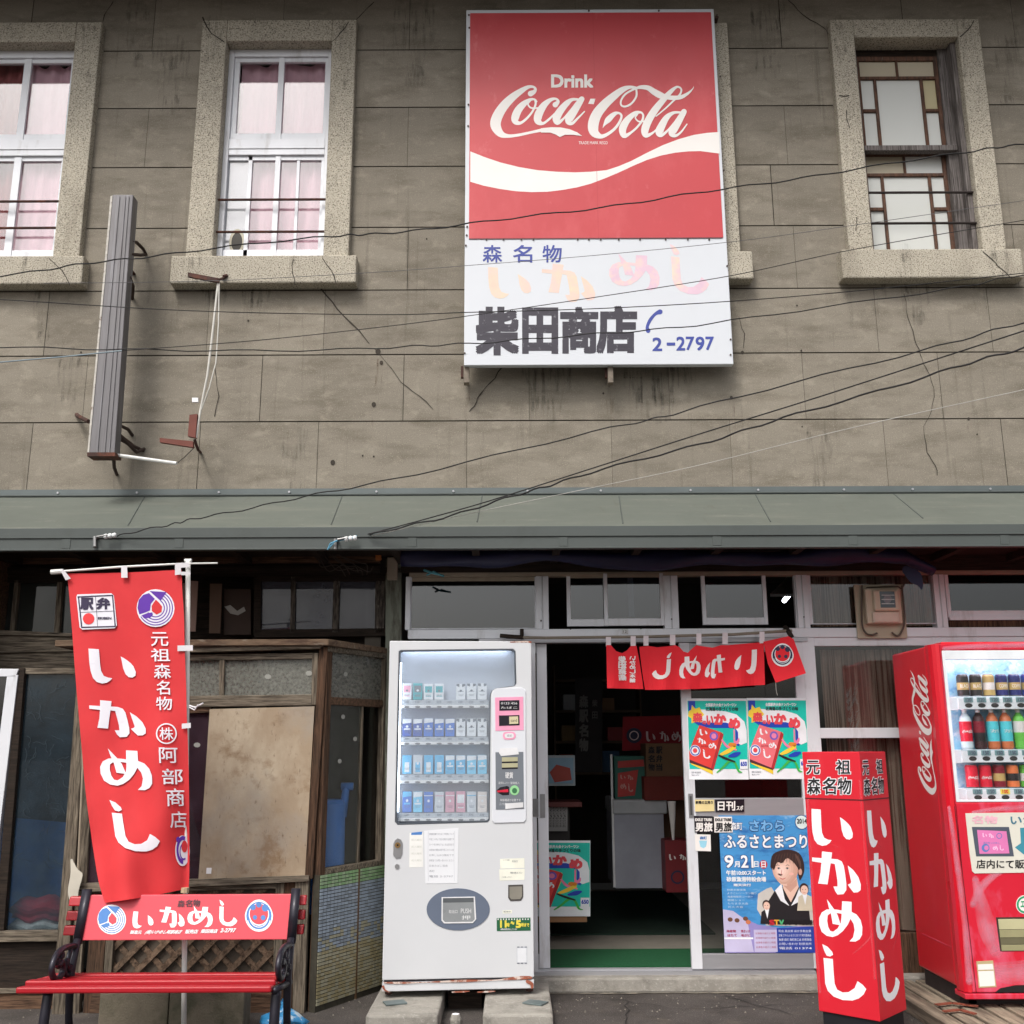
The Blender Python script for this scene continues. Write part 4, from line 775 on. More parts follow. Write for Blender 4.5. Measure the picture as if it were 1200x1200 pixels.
b = MB(); fr_ = wallF(-.3).px(); b.ribbon(fr_, [(1062, 668, 10), (1072, 676, 16), (1078, 684, 8), (1080, 690, 2)], nav, 0); b.build('loose_flap', tarp)
b = MB(); rm_ = mat('teal_rope', C(70, 130, 140), .8); b.tube([P(497, 668, -.34), P(505, 671, -.36), P(514, 673, -.35), P(520, 675, -.33)], .007, rm_); b.tube([P(500, 674, -.34), P(508, 670, -.36), P(516, 674, -.34)], .006, rm_); tag(b.build('rope_end'), 'knotted teal rope end hanging from the navy tarpaulin', 'rope')
T = thing('junction_box', 'narrow cream box with orange cap fixed to the post under the awning', 'junction box', P(459, 678, -.06)); b = MB(); pr(b, 453.5, 653, 465.5, 679, -.07, .04, mat('cream_plastic', C(150, 138, 122), .6)); b.build('box', T, .003); b = MB(); pr(b, 440, 645, 446.5, 656, -.1, .03, mat('orange_plastic', C(176, 104, 48), .6)); b.build('cap', T, .003)
b = MB()
for k in range(7):
    pts = [P(372+k*4+random.uniform(-4, 4), 650, -.2), P(376+k*9, 662+random.uniform(-3, 8), -.2), P(395+k*7, 660+random.uniform(0, 14), -.18), P(405+k*5, 668+random.uniform(-6, 8), -.15)]
    b.tube([Vector(p) for p in smooth3([tuple(p) for p in pts], 6)], .003, mat('tangle_cable', C(70, 62, 56), .7), 5)
tag(b.build('cable_tangle', None), 'tangle of thin old cables hanging under the awning by the post', 'cables')
T = thing('stored_board', 'pinkish cardboard sheet leaning in the dark recess behind the banner pole', 'board', P(228, 738, -.02)); b = MB(); prism(b, [(214, 680), (232, 681), (229, 740), (212, 740)], -.02, .01, mat('pink_board', C(150, 122, 112), .8)); b.build('sheet', T)
T = thing('stored_board', 'brown plank standing in the dark recess above the bay', 'board', P(255, 742, .02)); b = MB(); prism(b, [(246, 684), (260, 684), (258, 742), (245, 742)], .02, .015, mat('brown_board', C(92, 70, 56), .8)); b.build('plank', T)
T = thing('stored_box', 'dark brown box with a white paper scrap in the recess above the bay', 'box', P(280, 745, .1)); b = MB(); prism(b, [(262, 690), (294, 690), (294, 744), (262, 744)], .06, .12, mat('dark_carton', C(58, 42, 34), .8)); b.build('carton', T, .003); b = MB(); f_ = wallF(.055).px(); b.shape(f_, [(263, 711), (270, 709), (278, 716), (286, 711), (288, 716), (279, 721), (270, 719)], mat('paper_scrap', C(150, 146, 140)), .001); b.build('paper', T)

# ============================================================ CURTAINS IN THE UPPER WINDOWS AND SHOP WINDOW
def curtain(x0, x1, z0, z1, Y, m, label, amp=.012, wl=.07, top=None, group=None):
    n = max(12, int((x1-x0)/.012)); b = MB(); ph = random.uniform(0, 6)
    def fn(u, v, _=0):
        x = x0+(x1-x0)*u; z = z0+(z1-z0)*v
        if top: z = min(z, z1-top(u))
        return Vector((x, Y+amp*math.sin(x/wl*6.28+ph+.6*math.sin(v*3+ph))+amp*.6*math.sin(x/wl*2.3+v), z))
    b.sheet(fn, 0, 1, 0, 1, m, 0, n, 10); return tag(b.build('curtain', None, 0, True), label, 'curtain', group)
PK = mat('pink_curtain_cloth', C(234, 194, 204), .9, 0, .1, 4, (8, 1, .6), spec=.1); PK2 = mat('rose_curtain_cloth', C(170, 104, 104), .9, 0, .15, 5, (8, 1, .6), spec=.1)
i = INN['b']; w_, h_ = i[1]-i[0], i[3]-i[2]
curtain(i[0]+.1*w_, i[1]-.04, i[2]+.02, i[2]+h_*.985, .12, PK, 'pale pink curtain behind the second upper window', .009, .11, lambda u: .05*(abs(math.sin(u*6.5))**2)+.0)
i = INN['a']; w_, h_ = i[1]-i[0], i[3]-i[2]
curtain(i[0]+.5*w_, i[1]-.04, i[2]+.02, i[2]+h_*.985, .12, PK, 'pale pink curtain behind the right half of the far left upper window', .009, .11, lambda u: .05*(abs(math.sin(u*6.5))**2)+.01)
curtain(i[0]+.05, i[0]+.5*w_, i[2]+.02, i[2]+h_*.985, .145, PK2, 'darker rose curtain behind the left half of the far left upper window', .014, .09)
i = INN['d']; curtain(i[0]+.05, i[1]-.12, i[2]+.02, i[3]-.08, .19, mat('white_net', C(212, 210, 202), .9, 0, .05, 4, (8, 1, .5)), 'white net curtain behind the old wooden upper window', .008, .07)
CU = mat('taupe_curtain_cloth', C(152, 132, 116), .9, 0, .18, 4, (9, 1, .5), dirts=[(C(88, 66, 54), .9, 5, (14, 1, .2), .48, .58)], spec=.1)
z0, z1 = .3, P(1000, 758, .1).z; xa_, xb_ = P(962, 800, .1).x, P(1120, 800, .1).x
curtain(xa_, xb_, z0, z1-.02, .065, CU, 'taupe striped curtain behind the shop window left of the red vending machine', .014, .09)
curtain(P(948, 700, .1).x, P(1097, 700, .1).x, zt+.02, 2.42, .07, CU, 'taupe curtain behind the small window with the electric meter', .012, .1)
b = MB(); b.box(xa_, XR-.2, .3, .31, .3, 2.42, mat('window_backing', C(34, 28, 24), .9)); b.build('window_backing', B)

# ============================================================ ELECTRIC METER
T = thing('electric_meter', 'beige electric meter with round conduits on the white beam', 'electric meter', P(1031, 749, -.05)); BG = mat('beige_plastic', C(196, 180, 158), .5, 0, .05); BP = mat('beige_plate', C(176, 164, 142), .6, 0, .1)
b = MB(); pr(b, 1003, 685, 1061, 748, -.052, .016, BP); b.build('back_plate', T, .003)
b = MB(); pr(b, 1015, 689, 1057, 731, -.1, .05, BG); pr(b, 1024, 691, 1054.5, 716, -.125, .03, BG); pr(b, 1023, 716.5, 1055, 730, -.118, .03, mat('pinkish_cover', C(204, 182, 166), .5)); b.build('body', T, .012)
b = MB(); pr(b, 1031.5, 693, 1049, 712, -.127, .003, mat('meter_glass', C(70, 84, 90), .15)); w_f = wallF(-.128).px(); b.disc(w_f, 1040, 702, 5, 5, mat('meter_face', C(120, 130, 134)), .001, 16)
for k in range(3): b.shape(w_f, [(1033, 697+k*5), (1048, 697+k*5), (1048, 698+k*5), (1033, 698+k*5)], mat('meter_line', C(190, 200, 200)), .0012)
b.build('dial_window', T)
b = MB(); cm = mat('brown_conduit', C(84, 72, 62), .6)
for s, X in (((1010, 686), (1010, 728), (1014, 741), (1021, 744), (1028, 742)), 0), (((1057, 686), (1060, 726), (1056, 741), (1051, 745), (1045, 741)), 0): b.tube([P(x, y, -.07) for x, y, _ in smooth3([(q[0], q[1], 0) for q in s], 5)], .006, cm)
b.tube([P(1013, 692, -.06), P(1016, 688.5, -.06), P(1052, 687, -.06), P(1056, 690, -.06)], .004, cm); b.build('conduit', T)
b = MB(); f_ = wallF(-.036).px(); b.shape(f_, [(728.5, 737), (736, 737), (736, 743), (728.5, 743)], mat('tag_grey', C(190)), .002); b.shape(f_, [(729.2, 737.7), (735.3, 737.7), (735.3, 742.3), (729.2, 742.3)], mat('tag_light', C(214)), .003); b.text(f_, '12', 730, 738.6, 734.4, 741.6, ink(), .0034)
for x, y in ((668.5, 737), (751, 736.5), (825, 735.5), (908, 734.5), (787, 725.5), (634, 727.5), (942, 723)): b.disc(f_, x, y, 1, 1, ink(), .002, 8)
b.build('number_plate', FRm)

# ============================================================ NOREN CURTAIN OVER THE DOOR
NY = -.13; T = thing('noren_curtain', 'red door curtain with reversed white kana hung on a rod over the entrance', 'door curtain', P(820, 808, NY)); RC = red()
b = MB(); b.tube([P(640, 747.5, NY), P(760, 746, NY), P(860, 743.5, NY), P(928, 739, NY)], .009, mat('bamboo_rod', C(128, 118, 104), .6)); b.build('rod', T)
def nfn(x, y, n=0.):
    t = (y-752)/56; yy = NY-.012-.012*math.sin((x-710)*.21)*t-.01*math.sin((x-700)*.083+1)*t-n
    return P(x, y, yy)
tops = [(710, 757), (716, 757), (724, 764), (732, 760), (740, 757), (747, 757)]
def cloth(poly, name='cloth'): b = MB(); b.shape(nfn, poly, RC, 0, 0, 4); return b.build(name, T)
cloth([(710.5, 756), (716, 756), (722, 763), (729, 765.5), (735, 762), (739, 757), (746, 757), (749, 773), (752, 792), (754, 807.5), (735, 807), (711.5, 806.5)])
cloth([(749, 758), (760, 757), (770, 758.5), (786, 757), (791, 756), (796, 758), (801, 763.5), (806, 765), (811, 760), (816, 756), (821, 757), (835, 759), (845, 756), (853, 756), (870, 754.5), (888, 753), (895, 752), (896.5, 802.5), (870, 804), (845, 806), (815, 807.5), (795, 808), (756, 808.5), (753, 790)])
NF = lambda x, y, n=0.: P(x, y, NY-.015-.0-n)
b = MB(); tilt = lambda x, y, n=0.: P(x, y, NY-.02-(x-895)*.0008-n)
b.shape(tilt, [(894.5, 752), (924, 745.5), (930, 749), (944.5, 789), (909, 800), (900, 778)], RC, 0, .002, 0); b.build('cloth', T)
b = MB(); squidface(b, tilt, 917, 767.5, 13, mat('navy_print', C(30, 32, 66)), white(), RC, .003); b.build('emblem', T)
b = MB(); WP = mat('noren_white', C(236, 226, 226), .8)
for ch, x0, y0, x1, y1 in (('shi', 764, 764.5, 787, 796), ('me', 796, 768, 821, 795), ('ka', 826, 767, 849.5, 795), ('i', 860.5, 761, 887, 790)): kana(b, nfn, ch, x0, y0, x1, y1, WP, .004, True, 4)
mx = lambda x, y, n=0.: nfn(x, y, n)
for k, ch in enumerate('株式会社柴'): b.text(mx, ch, 734, 768+k*6, 728.5-1, 773.2+k*6, WP, .004, .03) if k else None
for k, ch in enumerate('柴田商店'): b.text(mx, ch, 733, 769+k*7.2, 725, 775.6+k*7.2, WP, .004, .04)
for k, ch in enumerate('いかめし本舗'): b.text(mx, ch, 744.5, 769+k*5.2, 738, 773.6+k*5.2, WP, .0045, .03)
b.build('lettering', T)
for x0, x1 in ((710, 716), (739, 745), (754, 760), (785, 791.5), (816, 822), (846.5, 853), (890, 896)):
    b = MB()
    for Yq in (NY-.012, NY+.012): b.add([P(x0, 746.5-(x0-710)*.035, Yq), P(x1, 746.5-(x0-710)*.035, Yq), P(x1, 757.5-(x0-710)*.02, Yq), P(x0, 757.5-(x0-710)*.02, Yq)], [(0, 1, 2, 3)], mat('tab_white', C(222, 210, 214), .8))
    b.add([P(x0, 746.5-(x0-710)*.035, NY-.012), P(x1, 746.5-(x0-710)*.035, NY-.012), P(x1, 746.2-(x0-710)*.035, NY+.012), P(x0, 746.2-(x0-710)*.035, NY+.012)], [(0, 1, 2, 3)], MC['tab_white'])
    b.build('hanging_tab', T)

b = MB(); b.tube([P(611.5, 737, -.1), P(611.5, 749, -.1)], .012, DW); b.tube([P(586, 745, -.12), P(612, 747, -.1)], .013, DW); b.tube([P(612, 747, -.1), P(640, 747.5, NY)], .009, MC['bamboo_rod']); b.tube([P(920, 735, -.08), P(924, 740, -.14), P(928, 747, -.15)], .015, DW)
b.tube([P(612, 741, -.1), Vector((P(612, 741, -.1).x, -.03, P(612, 741, -.1).z))], .008, IR); b.tube([P(922, 737, -.12), Vector((P(922, 737, -.12).x, -.03, P(922, 737, -.12).z))], .008, IR); b.build('rod_bracket', T)
b = MB(); b.tube([P(909, 800, NY-.02), P(909.5, 808, NY-.02), P(911, 815, NY-.02)], .0015, WWt); b.build('loose_thread', T)

# ============================================================ NOBORI BANNER
def bY(x, y):
    u = min(max((x-78)/140, 0), 1); v = min(max((y-668)/390, 0), 1)
    return -1.24-.2*(1-u)*v*v-.034*math.sin(u*7+v*4)*v-.016*math.sin(u*15-v*6)*(.12+v)-.005*math.sin(u*9+v*26)*v
def bfn(x, y, n=0.): return P(x, y, bY(x, y)-n)
BR = paint('banner_red', 208, 56, 60, .7, var=.05, bump=.25, bs=600, spec=.25); BWh = mat('banner_white', C(226, 224, 232), .7, 0, .02)
T = thing('nobori_banner', 'tall red cloth banner with white kana hanging from a white pole', 'banner', P(217, 1190, -1.22))
L = [(78.5, 672), (80.5, 690), (83, 720), (86, 760), (89, 800), (92.5, 840), (96, 880), (100, 925), (105, 965), (110, 1000), (116, 1035), (123, 1058)]
Rr = [(213, 667.5), (213.5, 690), (215.5, 720), (216.5, 760), (218, 800), (219, 840), (220.5, 880), (221.5, 925), (221.8, 965), (222, 1000), (221.8, 1025), (221, 1041)]
b = MB(); nu, nv = 28, 66; vs = []
Ls = [smooth3([(x, y, 0) for x, y in q], 6) for q in (L, Rr)]
for l, r in zip(*Ls):
    for i in range(nu+1): t = i/nu; x = l[0]+(r[0]-l[0])*t; y = l[1]+(r[1]-l[1])*t+1.2*math.sin(t*math.pi); vs.append(bfn(x, y))
nr = len(Ls[0]); b.add(vs, [(j*(nu+1)+i, j*(nu+1)+i+1, (j+1)*(nu+1)+i+1, (j+1)*(nu+1)+i) for j in range(nr-1) for i in range(nu)], BR)
b.build('cloth', T, 0, True)
b = MB(); cu = 7
kana(b, bfn, 'i', 104.5, 760, 158.8, 801, BWh, .006, cuts=cu, slant=-.03); kana(b, bfn, 'ka', 105.5, 820.5, 170, 864, BWh, .006, cuts=cu, slant=-.04); kana(b, bfn, 'me', 117.5, 877, 177.5, 926, BWh, .006, cuts=cu, slant=-.06); kana(b, bfn, 'shi', 130.5, 937.5, 186, 998, BWh, .006, cuts=cu, slant=-.08)
b.build('large_kana', T)
b = MB()
for ch, x0, y0, x1, y1 in (('元', 177, 741, 197, 757), ('祖', 177, 760, 199, 775), ('森', 180.5, 778, 200, 795), ('名', 183.5, 797.5, 199, 814), ('物', 183, 816.5, 201.5, 832), ('株', 187, 852.5, 203, 867), ('阿', 186.5, 876, 208, 894), ('部', 190, 901, 214, 919), ('商', 195, 924, 216, 944.5), ('店', 199.5, 951, 218.5, 970)): b.text(bfn, ch, x0, y0, x1, y1, BWh, .006, .008, -.03)
b.ring(bfn, 195, 859.7, 11.5, 1.6, BWh, .006); b.build('small_lettering', T)
b = MB(); PU = mat('purple_print', C(92, 44, 158), .7); swirl(b, tangent(bfn, 183, 712.8), 183, 712.8, 21.5, PU, BWh, BR, .009); b.build('emblem', T); b = MB()
# lower emblem wraps round the cloth edge
te = tangent(bfn, 213, 997, .006); b.disc(te, 213, 997, 8.6, 18, BWh, .001); b.ring(te, 213.5, 996, 6.6, 2.4, PU, .002, 90, 290, ry=14); b.ring(te, 214, 998, 4.2, 1, PU, .0025, 60, 290, ry=9); b.disc(te, 215, 992, 3.5, 7, BR, .0028); b.disc(te, 207.5, 984, 2.2, 3.4, PU, .003); b.build('emblem', T)
sf_ = tangent(bfn, 114, 717, .004); b = MB(); rr_ = [(91, 697), (131, 695.5), (134, 698), (137.5, 733), (135, 736.5), (97, 738), (94, 735.5), (90, 700)]; b.shape(sf_, rr_, BWh, .005)
dk = mat('stamp_navy', C(54, 44, 74), .7)
for a_, c_ in (((92, 700), (132, 698)), ((132.5, 698), (135.5, 734)), ((96.5, 735.5), (135.5, 734.5)), ((92.5, 700), (96.5, 735.5))): b.ribbon(sf_, [(*a_, 1.5), (*c_, 1.5)], dk, .0062, curve=1)
b.ribbon(sf_, [(94, 718, .5), (134, 716.5, .5)], dk, .0065, curve=1); b.ribbon(sf_, [(112.5, 699, .5), (115, 735, .5)], dk, .0065, curve=1)
b.text(sf_, '駅', 95.5, 701.5, 109.5, 714.5, dk, .0065, .05); b.text(sf_, '弁', 114.5, 701.5, 129, 714, dk, .0065, .05); b.text(sf_, 'EKIBEN', 115.5, 723.6, 131, 726.2, dk, .0065, .03)
b.disc(sf_, 104.5, 725.5, 6.7, 6.6, mat('stamp_red', C(232, 50, 54)), .0067); b.build('station_lunch_stamp', T)
b = MB(); PWt = paint('pole_white', 218, 218, 214, .45); pt, pm = P(220.5, 657, -1.2), P(216, 1140, -1.2); dv = (pm-pt); b.tube([pt, pt+dv*.5, pm, pt+dv*(pt.z-.0)/(-dv.z)], .0125, PWt, 12); b.build('pole', T, 0, True)
b = MB(); b.tube([P(60, 670.5, -1.25), P(140, 664.5, -1.25), P(215, 660.5, -1.23), P(255, 660, -1.2)], [.006, .006, .005, .004], PWt); b.tube([P(60, 670.5, -1.25), P(74, 669.5, -1.25)], .013, PWt); b.tube([P(216.5, 657, -1.2), P(224.5, 657, -1.2)], .01, PWt); b.build('cross_rod', T)
TW = mat('loop_white', C(216, 212, 216), .8)
for q in ([(70, 667), (75, 668), (83, 678), (77, 680)], [(142, 663.5), (149, 663), (149.5, 677), (142, 677)], [(205, 660), (222, 659), (222, 664.5), (205, 666)], [(205, 666), (212, 665.5), (212.5, 673), (205, 674)], [(212, 670), (223, 670), (223, 674), (212, 674)], [(208, 756.5), (226, 756), (226, 762.5), (208, 763)], [(213, 848), (223.5, 847), (223.5, 853), (213, 854)]): b = MB(); b.shape(lambda x, y, n=0.: P(x, y, -1.262-n), q, TW, 0, .002); b.build('fastening_loop', T)
b = MB(); b.tube([P(222, 827, -1.24), P(229, 829, -1.26), P(238, 824, -1.27)], .004, TW); b.tube([P(222, 829, -1.24), P(228, 832, -1.26), P(232, 826, -1.27)], .003, TW); b.build('tie_string', T)
b = MB(); b.tube([P(217, 1040, -1.225), P(216.5, 1046, -1.225)], .02, mat('pole_joint', C(180, 160, 130), .6)); b.build('pole_joint', T)

# ============================================================ RED BENCH
KB = -1.36; T = thing('bench', 'red slatted bench with black cast iron ends and a painted red backrest board', 'bench', (P(200, 1150, KB).x, -1.55, 0))
BRD = mat('bench_red', C(170, 24, 36), .35, 0, .06, 5, (1, 12, 12), .15, 60, [(C(150, 24, 34), .6, 6, (1, 14, 14), .55, .75)], .5); BFC = mat('board_red', C(204, 62, 76), .45, 0, .03, 2)
xl, xr = P(19, 1150, -1.73).x, P(318, 1150, -1.73).x
SZ = .36; sz_ = lambda y: .36+(-1.33-y)*.1
for k in range(5):
    y0 = -1.73+k*.082; y1 = y0+.066; sz_ = (lambda y, d_=(-.014, .003, 0, 0, .004)[k]: .36+(-1.33-y)*.1+d_); b = MB(); b.hexa([(xl, y0, sz_(y0)-.026), (xr, y0, sz_(y0)-.026), (xr, y0, sz_(y0)), (xl, y0, sz_(y0))], [(xl, y1, sz_(y1)-.026), (xr, y1, sz_(y1)-.026), (xr, y1, sz_(y1)), (xl, y1, sz_(y1))], BRD); b.build('seat_slat', T, .007)
tilt_ = .10
def back(x, z, n=0.): return Vector((x, KB+.0+(z-.5)*.28-n, z))
zb0, zb1 = P(200, 1099, KB).z, P(200, 1048, KB+.04).z
b = MB(); bxl, bxr = P(74, 1075, KB).x, P(356, 1070, KB).x
for k in range(3):
    a_ = zb0+.01+(zb1-zb0)*k/3; c_ = a_+(zb1-zb0)/3-.02; b.hexa([back(bxl, a_, .0), back(bxr, a_, 0), back(bxr, c_, 0), back(bxl, c_, 0)], [back(bxl, a_, -.025), back(bxr, a_, -.025), back(bxr, c_, -.025), back(bxl, c_, -.025)], BRD); b.build('backrest_slat', T, .006)
b = MB(); fl_, fr2 = P(98, 1075, KB).x, P(342, 1070, KB).x
b.hexa([back(fl_, zb0-.005, .03), back(fr2, zb0-.005, .03), back(fr2, zb1, .03), back(fl_, zb1, .03)], [back(fl_, zb0-.005, .012), back(fr2, zb0-.005, .012), back(fr2, zb1, .012), back(fl_, zb1, .012)], BFC); adb = b.build('advert_board', T, .003)
BFm = F(back(0, .5, .031), (1, 0, 0), (0, .28, 1), (0, -1, .28)); bp = BFm.px()
b = MB(); WBd = mat('board_white', C(240, 238, 240), .5, var=.02); BLU = mat('board_blue', C(70, 124, 190), .5)
for ch, x0, y0, x1, y1 in (('i', 155, 1068, 180.5, 1088), ('ka', 186, 1062.5, 217.5, 1087), ('me', 220, 1061.5, 250, 1086.5), ('shi', 256, 1054.5, 279, 1085.5)): kana(b, bp, ch, x0, y0, x1, y1, WBd, .001, slant=.12)
b.text(bp, '製造元', 153, 1090.5, 166, 1094.5, WBd, .001, .03, .1); b.text(bp, '(株)いかめし阿部商店', 171, 1090, 212.5, 1095, WBd, .001, .03, .1); b.text(bp, '販売店', 217.5, 1089.5, 232, 1094, WBd, .001, .03, .1); b.text(bp, '柴田商店', 236, 1089, 255, 1093.5, WBd, .001, .03, .1); b.text(bp, '2-2797', 259, 1088, 276, 1092.5, WBd, .001, .03, .1)
for ch, x in (('森', 208.5), ('名', 217.5), ('物', 226.5)): b.text(bp, ch, x, 1055-(x-208)*.04, x+8, 1063-(x-208)*.04, mat('brown_ink', C(84, 44, 52)), .001, .02, .1)
b.build('board_lettering', adb)
b = MB(); swirl(b, bp, 131, 1077.5, 16.3, BLU, WBd, BFC, .001, 17); b.build('emblem', adb); b = MB(); squidface(b, bp, 303.5, 1073, 16.5, BLU, WBd, BFC, .001, 18); b.build('emblem', adb)
CI = mat('black_cast_iron', C(40, 38, 48), .45, .4, .15, 20, coat=.2)
for s, xx, xe in ((-1, P(97, 1100, KB).x+.0, xl+.1), (1, P(343, 1100, KB).x, xr-.09)):
    b = MB(); X = (xx+xe)/2 if s < 0 else xx
    b.hexa([(X-.02, KB-.04+(zb0-.02-.5)*.28, zb0-.02), (X+.02, KB-.04+(zb0-.02-.5)*.28, zb0-.02), (X+.02, KB-.04+(zb1+.02-.5)*.28, zb1+.025), (X-.02, KB-.04+(zb1+.02-.5)*.28, zb1+.025)], [(X-.02, KB-.02+(zb0-.02-.5)*.28, zb0-.02), (X+.02, KB-.02+(zb0-.02-.5)*.28, zb0-.02), (X+.02, KB-.02+(zb1+.02-.5)*.28, zb1+.025), (X-.02, KB-.02+(zb1+.02-.5)*.28, zb1+.025)], CI)
    yb = KB-.035+(zb0-.5)*.28
    b.tube([(X, yb, zb0), (X, yb-.04, .43), (X, -1.44, .37), (X, -1.42, .2), (X, -1.36, .0)], [.018, .02, .02, .017, .02], CI)
    # scroll armrest
    sc2 = [(X, yb-.01, .49), (X, -1.46, .50), (X, -1.54, .505), (X, -1.61, .49), (X, -1.645, .45), (X, -1.63, .41), (X, -1.58, .385), (X, -1.535, .40), (X, -1.53, .43), (X, -1.55, .45), (X, -1.585, .44)]
    b.tube([Vector(p) for p in smooth3(sc2, 5)], .014, CI)
    b.tube([Vector(p) for p in smooth3([(X, -1.46, .49), (X, -1.48, .45), (X, -1.51, .42), (X, -1.5, .39), (X, -1.46, .38)], 5)], .011, CI); b.tube([Vector(p) for p in smooth3([(X, -1.45, .5), (X, -1.49, .44), (X, -1.46, .4), (X, -1.43, .43)], 5)], .01, CI)
    for c in ((X, -1.56, .48), (X, -1.5, .44), (X, -1.46, .41), (X, -1.6, .46)): b.lathe(c, [(0, -.02, CI), (.018, -.01, CI), (.018, .01, CI), (0, .02, CI)], 8)
    b.tube([(X, -1.38, .33), (X, -1.7, .362)], .014, CI); b.tube([Vector(p) for p in smooth3([(X, -1.66, .35), (X, -1.68, .2), (X, -1.65, .1), (X, -1.72, .0)], 6)], [.022]*7+[.016]*12, CI); b.tube([(X, -1.66, .16), (X, -1.4, .16)], .01, CI)
    b.build('armrest_frame', T, 0, True)

# ============================================================ WHITE CIGARETTE MACHINE
pL, pR = P(448.3, 1163, -.62), P(624.6, 1158, -.56); uu = Vector((pR.x-pL.x, pR.y-pL.y, 0)).normalized(); MF = F((pL.x, pL.y, 0), uu, (0, 0, 1), (uu.y, -uu.x, 0)); mp = MF.px()
Wm = (MF.ab(624.4, 1000)[0]+MF.ab(623, 760)[0])/2; Zt = (MF.ab(456, 752)[1]+MF.ab(623, 750.5)[1])/2; Zb = MF.ab(536, 1160.5)[1]; a0m = (MF.ab(448.5, 1150)[0]+MF.ab(456, 755)[0])/2
T = thing('cigarette_vending_machine', 'white cigarette vending machine standing on concrete blocks beside the entrance', 'vending machine', MF((a0m+Wm)/2, Zb, -.2))
MW = mat('machine_white', C(206, 208, 211), .38, 0, .02, 3, (1, 1, 1), 0, 1, [(C(206, 204, 200), .5, 4, (1, 1, .5), .6, .85), (C(150, 96, 70), .9, 30, (1, 1, 1), .74, .8)], .5); RU = mat('rust_edge', C(150, 84, 62), .8, 0, .3, 30, dirts=[(C(214, 200, 190), .9, 18, (1, 1, 1), .48, .56)])
zd = MF.ab(536, 1147)[1]; DP = -.05
win = [(467.5, 763.5), (470, 762), (601, 760.5), (604, 763), (605, 801), (603, 803.5), (581, 806.5), (577, 809), (575, 814), (573.8, 961), (571, 963.5), (466, 966.5), (463, 963)]
wab = [MF.ab(*p) for p in win]
b = MB(); fM = lambda u, v, n=0.: MF(u, v, n)
b.shape(fM, [[(a0m, zd), (Wm, zd), (Wm, Zt), (a0m, Zt)], wab], MW, 0, .045); door_ = b.build('door', T, .004)
b = MB(); b.ub(fM, a0m+.003, Wm-.003, Zb+.05, Zt-.003, -.50, -.12, MW); b.ub(fM, a0m+.003, a0m+.03, Zb+.05, Zt-.004, -.12, -.047, MW); b.ub(fM, Wm-.03, Wm-.003, Zb+.05, Zt-.004, -.12, -.047, MW); b.ub(fM, a0m+.03, Wm-.03, Zt-.03, Zt-.004, -.12, -.047, MW); b.ub(fM, a0m+.03, Wm-.03, Zb+.05, wab[-1][1]-.02, -.12, -.047, MW); b.build('cabinet', T)
b = MB(); b.ub(fM, a0m, Wm, Zb, zd-.012, -.4, -.004, MW); b.ub(fM, a0m+.01, Wm-.01, zd-.012, zd, -.4, -.02, BK); b.build('plinth', T, .004)
b = MB(); rf = lambda x, y, n=0.: mp(x, y, n)
b.ribbon(rf, [(450, 1151.5, 1.5), (470, 1151.8, 2.5), (500, 1151, 1), (540, 1149.5, 3), (580, 1148.5, 1.2), (606, 1146, 4), (622, 1145.5, 3.5)], RU, .001); b.ribbon(rf, [(449, 1156, 3), (451, 1160, 2), (456, 1162.5, 1)], RU, .0012); b.ribbon(rf, [(618, 1150, 4), (623, 1153, 4), (623.5, 1157, 3)], RU, .0014)
for x in (530, 560): b.ribbon(rf, [(x, 1162.5, 1.5), (x+12, 1162, 2), (x+20, 1161.5, 1)], RU, .0016)
b.ribbon(rf, [(598, 752.5, 1), (615, 752, 2), (622, 752.5, 2)], RU, .0012); b.build('rust_mark', door_)
b = MB(); DG = mat('rim_grey', C(72, 78, 86), .5); RIN = mat('window_back_grey', C(186, 192, 204), .6, 0, .03)
cx, cy = sum(p[0] for p in wab)/len(wab), sum(p[1] for p in wab)/len(wab)
inn_ = [(a+(cx-a)*.022, z+(cy-z)*.014) for a, z in wab]; b.shape(fM, [wab, inn_], DG, .0015, .05); b.build('window_rim', door_)
b = MB(); b.ub(fM, wab[-1][0]-.01, wab[4][0]+.01, wab[-1][1]-.02, wab[2][1]+.01, -.119, -.11, RIN); b.build('display_back', T)
b = MB(); b.ub(fM, wab[-1][0]-.0, wab[4][0]+.0, wab[-1][1], wab[2][1], -.02, -.017, glass('glare_frosted_acrylic', (.95, .97, .98, 1), 1.45, (C(222, 228, 236), .1))); b.build('display_glass', door_)  # pale frost in the pane's colour imitates glare over dusty acrylic
b = MB(); b.tube([MF((wab[-1][0]+.02), wab[2][1]+.008, -.08), MF(wab[3][0]-.03, wab[2][1]+.008, -.08)], .007, mat('display_fill_glow', C(236, 244, 255), .4, emit=9), 8); b.tube([MF(wab[0][0]+.012, wab[-1][1]+.05, -.03), MF(wab[0][0]+.012, wab[0][1]-.06, -.03)], .004, MC['display_fill_glow'], 8); b.build('glow_tube', T)  # glowing tubes, made up and added to brighten the pack display
rows = [(820, 801, 828), (863, 842, 871), (907, 885, 916), (952, 928, 960)]; xs0, pit = 470.5, 12.62; Wf = mat('shelf_white', C(222, 222, 224), .45)
Q = lambda x, y: F(MF(0, 0, -.055), MF.u, MF.v, MF.n).ab(x, y)
QF = F(MF(0, 0, -.055), MF.u, MF.v, MF.n); qp = QF.px()
